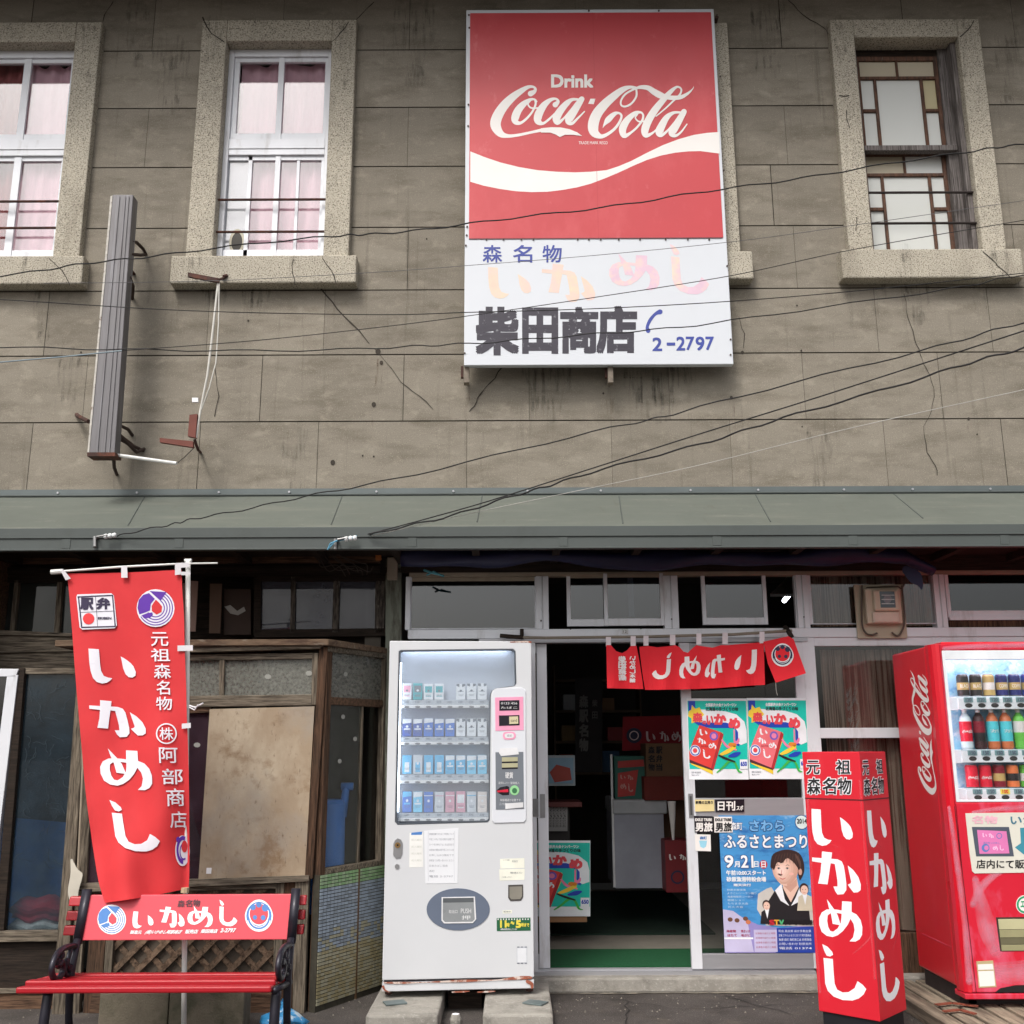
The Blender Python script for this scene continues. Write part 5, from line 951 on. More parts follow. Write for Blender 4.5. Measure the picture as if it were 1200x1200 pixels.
for r_, (yb_, yt_, ys_) in enumerate(rows):
    b = MB(); a_, z_ = Q(467, ys_)[0], Q(520, ys_+1.8)[1]; c_, z2 = Q(572.5, ys_)[0], Q(520, ys_-1.8)[1]
    b.ub(lambda u, v, n=0.: QF(u, v, n), a_, c_, z_, z2, -.05, .014, Wf)
    z3 = Q(520, yb_+.6)[1]; b.ub(lambda u, v, n=0.: QF(u, v, n), a_, c_, z2+.001, z3, -.02, .004, mat('price_strip', C(176, 182, 190), .5, 0, .1, 90))
    sh = b.build('shelf', T, .002); b = MB()
    for k in range(8): x = xs0+(k+.5)*pit; b.disc(qp, x, ys_+.5, 3.2, 1.2, mat('button_dark', C(120, 120, 124)), .0155, 10); b.text(qp, ('320', '300', '440')[r_ % 3], x-3, yb_+1.4, x+2, yb_+4, mat('tiny_print', C(90, 96, 110)), .006)
    b.build('price_button', sh)
def pack(x, yt, yb, ca, cb, kind, label):
    a_, c_ = Q(x+.9, yb)[0], Q(x+pit-1.0, yb)[0]; z_, z2 = Q(x, yb)[1], Q(x, yt)[1]; h = z2-z_; b = MB(); f_ = lambda u, v, n=0.: QF(a_+(c_-a_)*u, z_+h*v, n)
    b.ub(f_, 0, 1, 0, 1, -.025, .0, ca); o_ = MB(); 
    if kind == 0: o_.shape(f_, [(.02, .72), (.98, .78), (.98, .99), (.02, .99)], cb, .0006); o_.shape(f_, [(.15, .38), (.85, .38), (.85, .46), (.15, .46)], cb, .0006)
    elif kind == 1: o_.shape(f_, [(.12, .45), (.88, .45), (.88, .85), (.12, .85)], cb, .0006); o_.shape(f_, [(.2, .2), (.8, .2), (.8, .26), (.2, .26)], cb, .0006)
    elif kind == 2: o_.shape(f_, [(.25, .1), (.75, .1), (.75, .62), (.25, .62)], cb, .0006)
    elif kind == 3: o_.shape(f_, [(.02, .86), (.35, .8), (.35, .99), (.02, .99)], cb, .0006); o_.shape(f_, [(.65, .8), (.98, .86), (.98, .99), (.65, .99)], cb, .0006); o_.shape(f_, [(.2, .5), (.8, .5), (.8, .53), (.2, .53)], cb, .0006)
    else: o_.shape(f_, [(.02, .8), (.98, .8), (.98, .84), (.02, .84)], cb, .0006)
    o = b.build('cigarette_pack', None, .001); o2 = MB(); 
    o_.shape(f_, [(.2, .3), (.8, .3), (.8, .32), (.2, .32)], pgr, .0009); o_.shape(f_, [(.28, .24), (.72, .24), (.72, .26), (.28, .26)], pgr, .0009); o_.disc(f_, .5, .56, .14, .07, pgr if ca is pw else pw, .001, 10); p_ = o_.build('front_print', o); return tag(o, label, 'cigarette pack', 'cigarette packs in the white vending machine')
cc = lambda n, *c: mat('pack_'+n, C(*c), .5, 0, .08, 30)
pw, pg, pgr = cc('white', 226, 230, 236), cc('light_grey', 200, 206, 214), cc('dark_grey', 110, 118, 130); pp_, pt_, pnb, pmb, plb, psb, pro, pcr = cc('pink', 232, 160, 184), cc('teal', 60, 168, 178), cc('navy_blue', 62, 92, 172), cc('mid_blue', 70, 120, 206), cc('light_blue', 96, 182, 228), cc('sky', 120, 200, 236), cc('rose', 216, 160, 178), cc('cream', 226, 216, 212)
ordn = ['first', 'second', 'third', 'fourth', 'fifth', 'sixth', 'seventh', 'eighth']
R1 = [(pw, pp_, 1, 'white and pink'), (pt_, pgr, 1, 'dark teal'), (pw, pt_, 1, 'white and teal'), (pw, pt_, 1, 'white and teal'), None]+[(pw, pgr, 3, 'white')]*3
R2 = [(pnb, pw, 0, 'dark blue'), (pnb, pw, 0, 'dark blue'), (pmb, pw, 0, 'blue'), (pmb, pw, 0, 'blue'), (pmb, pw, 0, 'blue')]+[(pw, pgr, 3, 'white')]*3
R3 = [(plb, pw, 2, 'light blue'), (pg, plb, 2, 'pale blue'), (plb, pw, 2, 'light blue'), (plb, pw, 2, 'light blue')]+[(plb, pw, 0, 'sky blue')]*2+[(psb, pw, 0, 'sky blue')]*2
R4 = [(pmb, plb, 0, 'blue'), (psb, pw, 0, 'sky blue'), (pmb, pw, 4, 'blue'), (pg, pro, 4, 'pale grey'), (pro, pw, 4, 'rose'), (pro, pw, 1, 'rose'), (pg, plb, 4, 'pale grey'), (pcr, pw, 4, 'cream')]
for r_, (row, rn) in enumerate(zip((R1, R2, R3, R4), ('top', 'second', 'third', 'bottom'))):
    for k, e in enumerate(row):
        if e: pack(xs0+k*pit, rows[r_][1]+random.uniform(-.5, .5), rows[r_][0], e[0], e[1], e[2], '%s cigarette pack, %s from left on the %s shelf of the white machine' % (e[3], ordn[k], rn))
# control panel
b = MB(); b.shape(rf, [(579, 808), (583, 806.5), (612, 806), (616, 809), (616.5, 960), (614, 963.5), (579, 964.5), (577, 962), (576.5, 820), (577, 812)], mat('panel_white', C(214, 217, 223), .4, 0, .02), .006, .006); cp = b.build('control_panel', T, .002)
b = MB(); b.shape(rf, [(580, 817.5), (613, 816.5), (613.5, 855.5), (580.5, 856.5)], mat('panel_pink', C(234, 156, 186), .5), .008, .0018); BKD = mat('display_black', C(34, 30, 38), .25)
b.shape(rf, [(585, 821), (608.5, 820.5), (608.5, 832.5), (585, 833)], BKD, .009); b.shape(rf, [(584.5, 838.5), (608.5, 838), (608.8, 850), (584.8, 850.7)], BKD, .009); b.shape(rf, [(596.5, 839.8), (607, 839.5), (607.2, 848), (596.7, 848.5)], mat('display_cream', C(206, 196, 160)), .0094)
b.text(rf, '0123 456', 587, 823, 606, 825.5, Wf, .0095); b.text(rf, 'たばこ', 587, 828, 606, 830.5, Wf, .0095); b.text(rf, 'card', 598.5, 842.5, 605.5, 846, BKD, .0098)
b.shape(rf, [(592, 857.8), (601, 857.6), (604, 860), (604, 864), (601, 866.4), (592, 866.6), (589.5, 864), (589.5, 860)], MC['panel_pink'], .008, .0018, curve=3); b.shape(rf, [(593, 859.6), (600.5, 859.5), (602, 862), (600.5, 864.6), (593, 864.8), (591.3, 862)], Wf, .009, curve=3); b.text(rf, '返却', 594, 860.8, 599.5, 863.4, mat('tiny_print', C(90)), .0094); b.build('pink_display', cp)
b = MB(); b.shape(rf, [(580.5, 881.5), (613, 881), (613.8, 947.5), (581, 948.5)], mat('coin_grey', C(112, 118, 126), .5, 0, .05), .0085, .002); SLT = mat('slot_beige', C(176, 172, 140), .5); b.shape(rf, [(586, 877), (606, 876), (608, 884), (587, 886), (584.5, 882)], Wf, .011, .002)
for y in (887.5, 894.5): b.shape(rf, [(588, y), (606.5, y-.3), (606.5, y+4.5), (588, y+5)], SLT, .012, .003); b.shape(rf, [(588, y+5.2), (606.5, y+4.7), (606.5, y+6.4), (588, y+6.8)], BKD, .0092)
b.shape(rf, [(581.5, 926.5), (586, 922.5), (594, 921), (596.5, 922), (596.5, 931.5), (589, 932), (584.5, 929.5)], BKD, .0095); b.shape(rf, [(582, 926.5), (595, 924.5), (595.5, 928), (583.5, 928.5)], mat('knob_red', C(206, 30, 60), .4), .014, .004)
b.disc(rf, 602.8, 926, 5.4, 5.8, mat('coin_green', C(150, 210, 150), .5), .0105, 20, .002); b.disc(rf, 602.8, 926.5, 3, 3.2, mat('coin_dark_green', C(50, 110, 70)), .011, 14)
b.text(rf, '硬貨', 592, 905, 601, 912, Wf, .0092, .02); b.text(rf, '返却レバー 硬貨投入', 584, 916, 608.5, 918.8, Wf, .0092); b.text(rf, '年齢確認が必要です', 586, 936, 610, 939, Wf, .0092); b.text(rf, '二十歳以上の方', 585, 940.5, 606, 943.5, Wf, .0092); b.shape(rf, [(592, 941.5), (613, 940), (613, 946), (592, 948)], Wf, .0105); b.build('coin_unit', cp)
b = MB(); LK = mat('lock_steel', C(168, 168, 170), .35, .7); b.shape(rf, [(462.5, 985), (466, 982.3), (470, 984), (471.8, 988), (471.5, 1001), (469, 1005.5), (464, 1006), (460.8, 1002), (461, 989)], LK, .004, .004); b.disc(rf, 466, 990.3, 3.4, 3.4, mat('brass', C(150, 120, 76), .4, .6), .007, 14, .003); b.disc(rf, 466, 990.3, 1.2, 1.2, BKD, .0075, 8); b.disc(rf, 465.4, 1015.3, 2.7, 2.9, LK, .005, 12, .004); b.build('lock', T)
PA = mat('notice_paper', C(224, 226, 230), .8, 0, .02); PA2 = mat('yellowed_label', C(230, 230, 216), .8); TX = mat('tiny_print', C(90)); b = MB()
b.shape(rf, [(480, 976), (495.5, 975), (496, 1016), (479.5, 1016.5)], mat('old_notice', C(228, 228, 224), .8), .0008); b.shape(rf, [(482, 975.8), (495, 974.5), (494.2, 978.2), (481.8, 978.4)], BLU, .0012)
for k in range(4): b.text(rf, '成人識別', 482, 983+k*8, 494, 985.4+k*8, mat('notice_ink2', C(196, 198, 190)), .0012)
b.build('notice', door_); b = MB(); b.shape(rf, [(497, 973.5), (537.5, 970), (536, 1035), (498.5, 1035.5)], PA, .0014, .0006)
tl3 = ['自動販売機でのたばこの販売について', '平成二十年より成人識別が必要です', 'カードをお持ちでない方は店内まで', '未成年者の喫煙は法律で禁じられています', 'お申し込みは無料です', '係員までお問い合わせください', '日本たばこ協会', '森町', '電話 2-2797']
for k, t_ in enumerate(tl3): b.text(rf, t_, 503, 976+k*6.2, 503+min(29, 3.1*len(t_)), 978.6+k*6.2, mat('notice_ink', C(150, 152, 160)), .0018)
for x in (502, 532.5): b.ribbon(rf, [(x, 974, .4), (x-.5, 1005, .3), (x, 1032, .4)], mat('fold_grey', C(196, 198, 204)), .0022)
b.build('notice', door_); b = MB()
b.shape(rf, [(586, 1006.5), (614.5, 1005.5), (614.7, 1017), (586.2, 1018)], PA2, .0008); b.shape(rf, [(585, 1018.8), (615, 1018), (614.5, 1031), (585.5, 1032)], PA2, .0008); b.text(rf, '返金口', 600, 1008, 606.5, 1010.4, TX, .0012); b.text(rf, '釣銭をお確かめください', 598, 1021.5, 612, 1024, TX, .0012); b.text(rf, 'つり銭', 589, 1007, 597, 1008.6, TX, .0012); b.text(rf, 'ご注意ください', 588, 1027, 600, 1028.6, TX, .0012)
b.build('notice', door_); b = MB(); b.shape(rf, [(589, 1066.8), (600, 1066.4), (600, 1070.2), (589, 1070.6)], PA2, .0008); b.text(rf, '販売中', 590, 1067.4, 598.5, 1069.4, TX, .0012)
b.build('notice', door_); b = MB(); GS = mat('sticker_green', C(30, 96, 62), .5); YL = mat('sticker_yellow', C(232, 214, 80), .5); b.shape(rf, [(582, 1075.8), (621.6, 1075.2), (621.8, 1090.6), (582.2, 1091.2)], GS, .0012, .0006)
for ch, x0, y0, x1, y1 in (('11', 586.5, 1079, 593, 1086.5), ('時', 593.7, 1081.5, 597, 1086), ('〜', 598.5, 1080, 602.5, 1083), ('5', 605, 1078.8, 610, 1086.8), ('時まで', 610.8, 1081.5, 620, 1085.8)): b.text(rf, ch, x0, y0, x1, y1, YL, .0018, .05)
b.text(rf, '夜間は販売を停止しています', 586.5, 1087.8, 606, 1090, Wf, .0018, .02)
for k in range(12): b.shape(rf, [(583+k*3.2, 1076.3), (584.4+k*3.2, 1076.3), (584.4+k*3.2, 1078), (583+k*3.2, 1078)], Wf, .0018)
b.build('hours_sticker', door_)
b = MB(); OV = mat('oval_slate', C(98, 108, 126), .5, 0, .05); b.disc(rf, 536.9, 1065.5, 37, 24.6, OV, .003, 48, .003); b.shape(rf, [(517.5, 1051.3), (556.5, 1050.6), (558, 1077), (554, 1081.5), (520.5, 1082), (517.3, 1078.5)], Wf, .006, .003); b.shape(rf, [(519, 1052.3), (555, 1051.7), (556.2, 1077), (553.5, 1079.8), (521.5, 1080.3), (518.8, 1077.5)], mat('flap_grey', C(140, 144, 146), .3, 0, .08), .0064)
b.shape(rf, [(519, 1052.3), (555, 1051.7), (555.3, 1057), (519.2, 1057.6)], mat('flap_dark', C(84, 88, 92)), .0066); b.text(rf, '取出口', 526, 1066, 536, 1070, Wf, .0068); b.text(rf, 'PUSH', 540, 1064.5, 552, 1070, Wf, .0068); b.text(rf, '押', 541, 1072.5, 551, 1077.5, Wf, .0068); b.build('pickup_flap', T, .001)
b = MB(); b.shape(rf, [(595.5, 1037), (613, 1036.5), (613.2, 1051), (610.5, 1055.5), (598, 1056), (595.5, 1052)], mat('coin_return_rim', C(72, 68, 66), .5), .002, .002); b.shape(rf, [(597, 1039), (611.7, 1038.6), (611.8, 1050), (609.5, 1053.5), (599, 1053.8), (597, 1051)], mat('coin_return_in', C(136, 132, 122), .3), .0026); b.build('coin_return', T)
b = MB(); b.shape(rf, [(605.5, 1110), (617.7, 1109.5), (617.8, 1128.6), (605.6, 1129)], mat('plate_grey', C(190, 194, 200), .5), .0008); b.shape(rf, [(606.2, 1111), (617, 1110.6), (617, 1127.6), (606.3, 1128)], mat('plate_light', C(214, 216, 220), .5), .0014)
for y in (1109.8, 1128.8): b.text(rf, 'ー ー ー', 606, y-.6, 617.5, y+.4, TX, .002)
b.build('rating_plate', T)
b = MB()
for x in (455, 622): c = mp(x, 1166, -.06); zt_ = Zb+.0; b.tube([(c.x, c.y, .095), (c.x, c.y, Zb+.02)], .012, IR, 10); b.tube([(c.x, c.y, .1), (c.x, c.y, .112)], .022, IR, 6)
b.build('foot', T)
# concrete blocks and steel plates under it
def cblock(x0, x1, y0, y1, z1, label, dx=0):
    b = MB(); nx, ny = 7, 7; top = [[(x0+(x1-x0)*i/nx+dx*(j/ny), y0+(y1-y0)*j/ny, z1+random.uniform(-.002, .002)) for i in range(nx+1)] for j in range(ny+1)]
    vs = [p for r in top for p in r]; n = nx+1; fs = [(j*n+i, j*n+i+1, (j+1)*n+i+1, (j+1)*n+i) for j in range(ny) for i in range(nx)]
    per = [i for i in range(nx)]+[j*n+nx for j in range(ny)]+[ny*n+i for i in range(nx, 0, -1)]+[j*n for j in range(ny, 0, -1)]; m0 = len(vs)
    vs += [(vs[i][0], vs[i][1], -.01) for i in per]; k = len(per); fs += [(per[i], per[(i+1) % k], m0+(i+1) % k, m0+i) for i in range(k)]
    b.add(vs, fs, conc()); return tag(b.build('concrete_block', None, .012), label, 'concrete block', 'blocks under the white vending machine')
g1 = lambda x, z: PZ(x, 1188, z)
cblock(PZ(430, 1186, .09).x, PZ(514, 1186, .09).x, -.95, -.28, .088, 'concrete block under the left foot of the white vending machine'); cblock(PZ(566, 1186, .09).x, PZ(648, 1186, .09).x, -.95, -.2, .088, 'concrete block under the right foot of the white vending machine, by the doorway')
for x, l in ((463, 'small steel shim plate under the left machine foot'), (627, 'small steel shim plate under the right machine foot')):
    c = PZ(x, 1176, .09); b = MB(); r_ = Matrix.Rotation(.35 if x < 500 else -.5, 3, 'Z'); q = [r_ @ Vector(v) for v in ((-.055, -.035, 0), (.055, -.035, 0), (.055, .045, 0), (-.055, .045, 0))]
    b.hexa([c+v for v in q], [c+v+Vector((0, 0, .007)) for v in q], mat('shim_steel', C(112, 124, 124), .5, .5, .1)); tag(b.build('shim_plate', None, .001), l, 'steel plate', 'steel plates under the machine feet')
b = MB(); b.lathe((PZ(538, 1180, .0).x, -.75, 0), [(0, .05, WBd), (.02, .045, conc()), (.03, .02, conc()), (.028, 0, conc())], 10); tag(b.build('small_cup'), 'small grey cup standing in the gap between the two blocks', 'cup')
b = MB(); b.box(PZ(514, 1186, .09).x+.02, PZ(566, 1186, .09).x-.02, -.45, -.4, 0, .085, darkw()); tag(b.build('timber_offcut'), 'dark timber offcut lying in the gap behind the two concrete blocks', 'timber')
def soft(name, col, amt):
    m = mat(name, col, .6); nt = m.node_tree; nt.links.new(ramp(nt, noise(nt, 9, (1, 1, 1), 6), .3, .7, (amt*.2,)*3+(1,), (amt, amt, amt, 1)), nt.nodes['Principled BSDF'].inputs['Alpha']); return m

# ============================================================ RED SIGN COLUMN
zc_ = .115; Lc, Cc, Rc = PZ(959.7, 1184.6, zc_), PZ(1031.6, 1197.5, zc_), PZ(1071.5, 1184.6, zc_); Cc.z = 0
uL = Vector((Cc.x-Lc.x, Cc.y-Lc.y, 0)); wL = uL.length; uL.normalize(); uR = Vector((-uL.y, uL.x, 0)); wR = (Vector((Rc.x, Rc.y, 0))-Cc).dot(uR)
FL = F(Cc-uL*wL, uL, (0, 0, 1), (uL.y, -uL.x, 0)); FR_ = F(Cc, uR, (0, 0, 1), (uR.y, -uR.x, 0)); FBk = FL(0, 0, -wR)
ZC1 = FL.ab(985, 881.2)[1]; CR_ = mat('sign_column_red', C(208, 32, 48), .45, 0, .04, 2, (1, 1, 1), .05, 30, [(C(222, 78, 88), .35, 5, (1, 1, .6), .56, .8), (C(150, 30, 40), .5, 40, (3, 3, .5), .68, .74)], .4)
T = thing('sign_column', 'square red sign column with white kana standing before the door post', 'sign', FL(wL/2, 0, -wR/2))
b = MB(); b.hexa([FL(0, zc_), FL(wL, zc_), FL(wL, ZC1), FL(0, ZC1)], [FL(0, zc_, -wR), FL(wL, zc_, -wR), FL(wL, ZC1, -wR), FL(0, ZC1, -wR)], CR_); b.build('box', T, .003)
b = MB(); e = .012; b.hexa([FL(e, 0, -e), FL(wL-e, 0, -e), FL(wL-e, zc_, -e), FL(e, zc_, -e)], [FL(e, 0, -wR+e), FL(wL-e, 0, -wR+e), FL(wL-e, zc_, -wR+e), FL(e, zc_, -wR+e)], mat('base_black', C(22, 22, 28), .5)); b.build('base', T, .004)
zl_ = FL.ab(975, 936.5)[1]; b = MB()
for f_, w_ in ((FL, wL), (FR_, wR)): b.ub(f_, .0, w_, zl_-.003, zl_+.003, -.0, .0012, mat('seam_dark_red', C(92, 16, 24)))
b.build('panel_joint', T)
cs_ = soft('column_scuff', C(236, 120, 130), .3); gs_ = soft('column_grime', C(70, 20, 24), .35); q_ = 0
for f_, w_ in ((FL, wL), (FR_, wR)):
    for pts, m_ in (([(.012, .2, .012), (.01, .6, .008), (.014, 1.1, .01)], cs_), ([(w_-.01, .3, .01), (w_-.012, .8, .006), (w_-.01, 1.2, .009)], cs_), ([(.06, .95, .006), (.12, .9, .004), (.16, .88, .002)], cs_), ([(.2, .4, .004), (.27, .46, .007), (.3, .5, .003)], cs_)):
        b = MB(); b.ribbon(lambda u, v, n=0.: f_(u, v, n), pts, m_, .00015+q_*.00003, rise=.00002, curve=5); b.build('surface_wear', T); q_ += 1
lp = FL.px(); rp_ = lambda x, y, n=0.: (lambda q: FR_(q[0]*wR/wL, q[1], n))(FL.ab(x, y)); CWh = mat('column_white', C(238, 240, 244), .45, var=.01)
for nm, g_ in (('front_lettering', lp), ('side_lettering', rp_)):
    b = MB()
    for ch, z_, x0, y0 in (('i', 0, 935, 940), ('ka', 0, 935, 940), ('me', 1, 935, 1050), ('shi', 1, 935, 1050)):
        s_ = 9.23 if not z_ else 8.571; src = {'i': (148, 72, 595, 473), 'ka': (155, 532, 682, 1000), 'me': (215, 32, 648, 458), 'shi': (245, 482, 688, 1050)}[ch]
        if ch == 'i': bx_ = {0: (148, 72, 365, 473), 1: (455, 162, 595, 405)}
        kx = lambda v: x0+v/s_; ky = lambda v: y0+v/s_
        kana(b, g_, ch, kx(src[0]), ky(src[1]), kx(src[2]), ky(src[3]), CWh, .0006)
    for ch, x0, y0, x1, y1 in (('元', 945.5, 891.5, 960.5, 907), ('祖', 980, 890.5, 996.5, 907), ('森', 946.5, 911.5, 961.5, 930.5), ('名', 964.5, 911.5, 979.5, 930.5), ('物', 982, 911.5, 997.5, 930.5)):
        b.text(g_, ch, x0, y0, x1, y1, CWh, .0004, .06); b.text(g_, ch, x0, y0, x1, y1, ink(), .0017, .016)
    b.build(nm, T)

# ============================================================ RED DRINKS MACHINE
CY = -.8; Xs = P(1111, 963, CY).x; zt3 = P(1089.5, 753.7, CY).z; zb3 = P(1133, 1171, CY).z; yb3 = -.2; XE = Xs+1.12
T = thing('drinks_vending_machine', 'red drinks vending machine with white script on its side and lit bottle display', 'vending machine', ((Xs+XE)/2, -.5, zb3))
CRD = mat('machine_red', C(206, 22, 40), .32, 0, .04, 2, (1, 1, 1), 0, 1, [(C(214, 62, 84), .55, 2.6, (1, 1, .7), .52, .78)], .5, .2); CRF = mat('worn_front_red', C(204, 26, 50), .42, 0, .04, 2, (1, 1, 1), 0, 1, [(C(224, 116, 148), .8, 2.6, (1.6, 1, .7), .5, .68), (C(206, 78, 100), .6, 7, (1, 1, 1), .55, .75)], .45)
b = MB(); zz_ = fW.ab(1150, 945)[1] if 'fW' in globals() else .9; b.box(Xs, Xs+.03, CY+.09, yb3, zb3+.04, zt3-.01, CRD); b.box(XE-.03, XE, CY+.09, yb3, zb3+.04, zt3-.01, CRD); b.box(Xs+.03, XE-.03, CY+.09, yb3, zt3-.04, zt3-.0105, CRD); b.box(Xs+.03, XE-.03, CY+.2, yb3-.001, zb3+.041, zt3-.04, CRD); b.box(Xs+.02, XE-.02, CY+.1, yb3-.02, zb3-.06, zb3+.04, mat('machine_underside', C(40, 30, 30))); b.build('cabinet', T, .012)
fW = wallF(CY); cp_ = fW.px()
dx0, dx1 = fW.ab(1112, 850)[0], XE-.1; dz1, dz0 = fW.ab(1150, 762)[1], fW.ab(1150, 940)[1]
b = MB(); b.shape(lambda u, v, n=0.: fW(u, v, n), [[(Xs+.045, zb3+.03), (XE, zb3+.03), (XE, zt3-.005), (Xs+.045, zt3-.005)], [(dx0, dz0), (dx1, dz0), (dx1, dz1), (dx0, dz1)]], CRF, 0, .088); dor = b.build('front_door', T, .006)
b = MB(); prof = [(Xs, CY+.09), (Xs, CY+.05), (Xs+.008, CY+.02), (Xs+.022, CY+.004), (Xs+.042, CY)]; prof += [(Xs+.042, CY+.09)]; n = len(prof)
vs = [(x, y, zb3+.03) for x, y in prof]+[(x, y, zt3-.005) for x, y in prof]; b.add(vs, [(i, (i+1) % n, n+(i+1) % n, n+i) for i in range(n)]+[tuple(range(n))[::-1], tuple(range(n, 2*n))], CRD); b.build('corner_column', T, .001)
b = MB(); b.box(Xs, XE, CY-.006, CY+.12, zb3, zb3+.026, CRF); b.build('kick_plate', T, .004)
b = MB(); b.box(Xs+.08, XE-.08, CY+.06, CY+.3, zt3-.012, zt3+.012, CRD); b.build('top_cap', T, .004)
b = MB(); lit = mat('frame_white', C(226, 230, 234), .4); w = .018
b.box(dx0+.001, dx0+w, CY-.001, CY+.03, dz0+.001, dz1-.001, lit); b.box(dx1-w, dx1-.001, CY-.001, CY+.03, dz0+.001, dz1-.001, lit); b.box(dx0+w, dx1-w, CY-.001, CY+.03, dz1-.05, dz1-.001, lit); b.box(dx0+w, dx1-w, CY-.001, CY+.03, dz0+.001, dz0+.012, lit); b.build('display_frame', dor, .002)
b = MB(); b.tube([(dx0+.03, CY+.05, dz1-.03), (dx1-.03, CY+.05, dz1-.03)], .009, mat('display_lamp', C(240, 248, 255), .4, emit=14), 8); b.tube([(dx0+.008, CY+.06, dz0+.03), (dx0+.008, CY+.06, dz1-.05)], .005, MC['display_lamp'], 8); b.build('glow_tube', T)
b = MB(); b.box(dx0+w, dx1-w, CY+.012, CY+.016, dz0, dz1, glass('machine_glass', (.95, .97, .98, 1), 1.45)); b.build('display_glass', dor)
ICE = mat('ice_backdrop', C(150, 206, 234), .5, 0, .15, 6, (1, 1, 1), 0, 1, [(C(226, 240, 248), .95, 9, (1, 1, 1), .48, .66), (C(36, 128, 204), .8, 14, (1, 1, 1.4), .54, .7), (C(240, 248, 252), .9, 28, (1, 1, 1), .6, .7)], emit=0)
b = MB(); b.box(dx0-.02, dx1+.02, CY+.16, CY+.17, dz0-.02, dz1+.02, ICE); b.box(dx0-.012, dx0-.002, CY+.088, CY+.16, dz0, dz1, lit); b.build('display_backdrop', T)
IF = wallF(CY+.055); ip = IF.px()
ABC = lambda x, y: IF.ab(x, y)
IV = lambda u, v, n=0.: IF(u, v, n)
lab_g = mat('label_green_grey', C(120, 150, 150), .5, 0, .05); lab_y = mat('label_yellow', C(240, 220, 90), .5); LR = mat('price_red', C(220, 60, 40), .5); btn = mat('button_black', C(54, 50, 48), .4)
rowsC = [(1126.5, 15.3, 789.5, 816, 818, 831, 'can'), (1131, 15.9, 831, 878.5, 880, 893.5, 'bottle'), (1137, 16.1, 896, 924, 925.5, 939, 'tall')]
def drink(kind, cx, zb_, zt_, r, cols, label, cat, txt=None):
    b = MB(); H = zt_-zb_; y = CY+.105; m0, m1, m2 = cols
    if kind != 'bottle':
        b.lathe((cx, y, zb_), [(0, 0, plain_metal()), (r*.86, 0, plain_metal()), (r, H*.05, m0), (r, H*.3, m1), (r, H*.62, m0), (r, H*.9, m0), (r*.85, H*.97, plain_metal()), (r*.8, H, plain_metal()), (0, H*.985, plain_metal())], 20)
        o = b.build('drink_can', None, 0, True)
    else:
        b.lathe((cx, y, zb_), [(0, 0, m2), (r*.8, 0, m2), (r, H*.05, m2), (r*.97, H*.2, m0), (r, H*.42, m1), (r*.98, H*.62, m1), (r*1.0, H*.7, m2), (r*.85, H*.8, m2), (r*.4, H*.9, m2), (r*.38, H*.92, WS), (r*.38, H, WS), (0, H, WS)], 20)
        o = b.build('drink_bottle', None, 0, True)
    if txt:
        t = MB(); z_ = zb_+H*.45; f_ = lambda u, v, n=0.: Vector((cx+(r+.0015)*math.sin(u), y-(r+.0015)*math.cos(u), z_+v))
        if txt == 'script': g2 = MB(); cv = lambda px, py: ((px-575)/239*2.0-1.0, -(py-130)/239*2.0*r); t_ = [t.ribbon(lambda a, c, n=0.: f_(*cv(a, c)), p, WS, 0, curve=2) for p in SCRIPT]
        else: t.text(lambda a, c, n=0.: f_(a, c), txt, -.8, .011, .8, -.007, WS, 0)
        t.build('print', o)
    return tag(o, label, cat, 'drinks shown in the red vending machine')
dcol = lambda n, *c: mat('drink_'+n, C(*c), .3, 0, .06, 40)
bk_, gd, bl_, nv_, rd_, dr_, aq, gr2, cola, gcl = dcol('black', 44, 40, 40), dcol('gold', 190, 160, 100), dcol('blue', 50, 70, 150), dcol('indigo', 44, 48, 104), dcol('red', 214, 34, 56), dcol('dark_red', 130, 30, 44), dcol('aqua', 90, 200, 210), dcol('green', 110, 190, 80), dcol('cola', 60, 34, 34), dcol('clear', 196, 210, 214)
spec_ = {'can': [((bk_, gd, bk_), 'black and gold coffee can', 'BLACK'), ((bk_, gd, bk_), 'black and gold coffee can', 'BLACK'), ((gd, pcr, gd), 'gold coffee can', 'COFFEE'), ((nv_, gd, nv_), 'indigo and gold coffee can', 'COFFEE'), ((nv_, gd, nv_), 'indigo and gold coffee can', 'COFFEE'), ((bl_, gd, bl_), 'blue coffee can', None), ((rd_, pcr, rd_), 'red coffee can', None)],
 'bottle': [((rd_, rd_, gcl), 'red labelled clear bottle', 'script'), ((bk_, dr_, cola), 'dark cola bottle', None), ((aq, aq, dcol('tea', 196, 110, 70)), 'aqua labelled tea bottle', '茶'), ((aq, aq, dcol('tea', 196, 110, 70)), 'aqua labelled tea bottle', '茶'), ((gr2, pcr, gr2), 'green tea bottle', '緑茶'), ((gr2, pcr, gr2), 'green tea bottle', None)],
 'tall': [((rd_, rd_, rd_), 'red cola can', 'script'), ((rd_, rd_, rd_), 'red cola can', 'script'), ((dr_, gd, dr_), 'dark red soda can', None), ((dcol('orange', 226, 120, 70), bk_, rd_), 'orange and black soda can', None), ((gr2, pcr, gr2), 'green soda can', None)]}
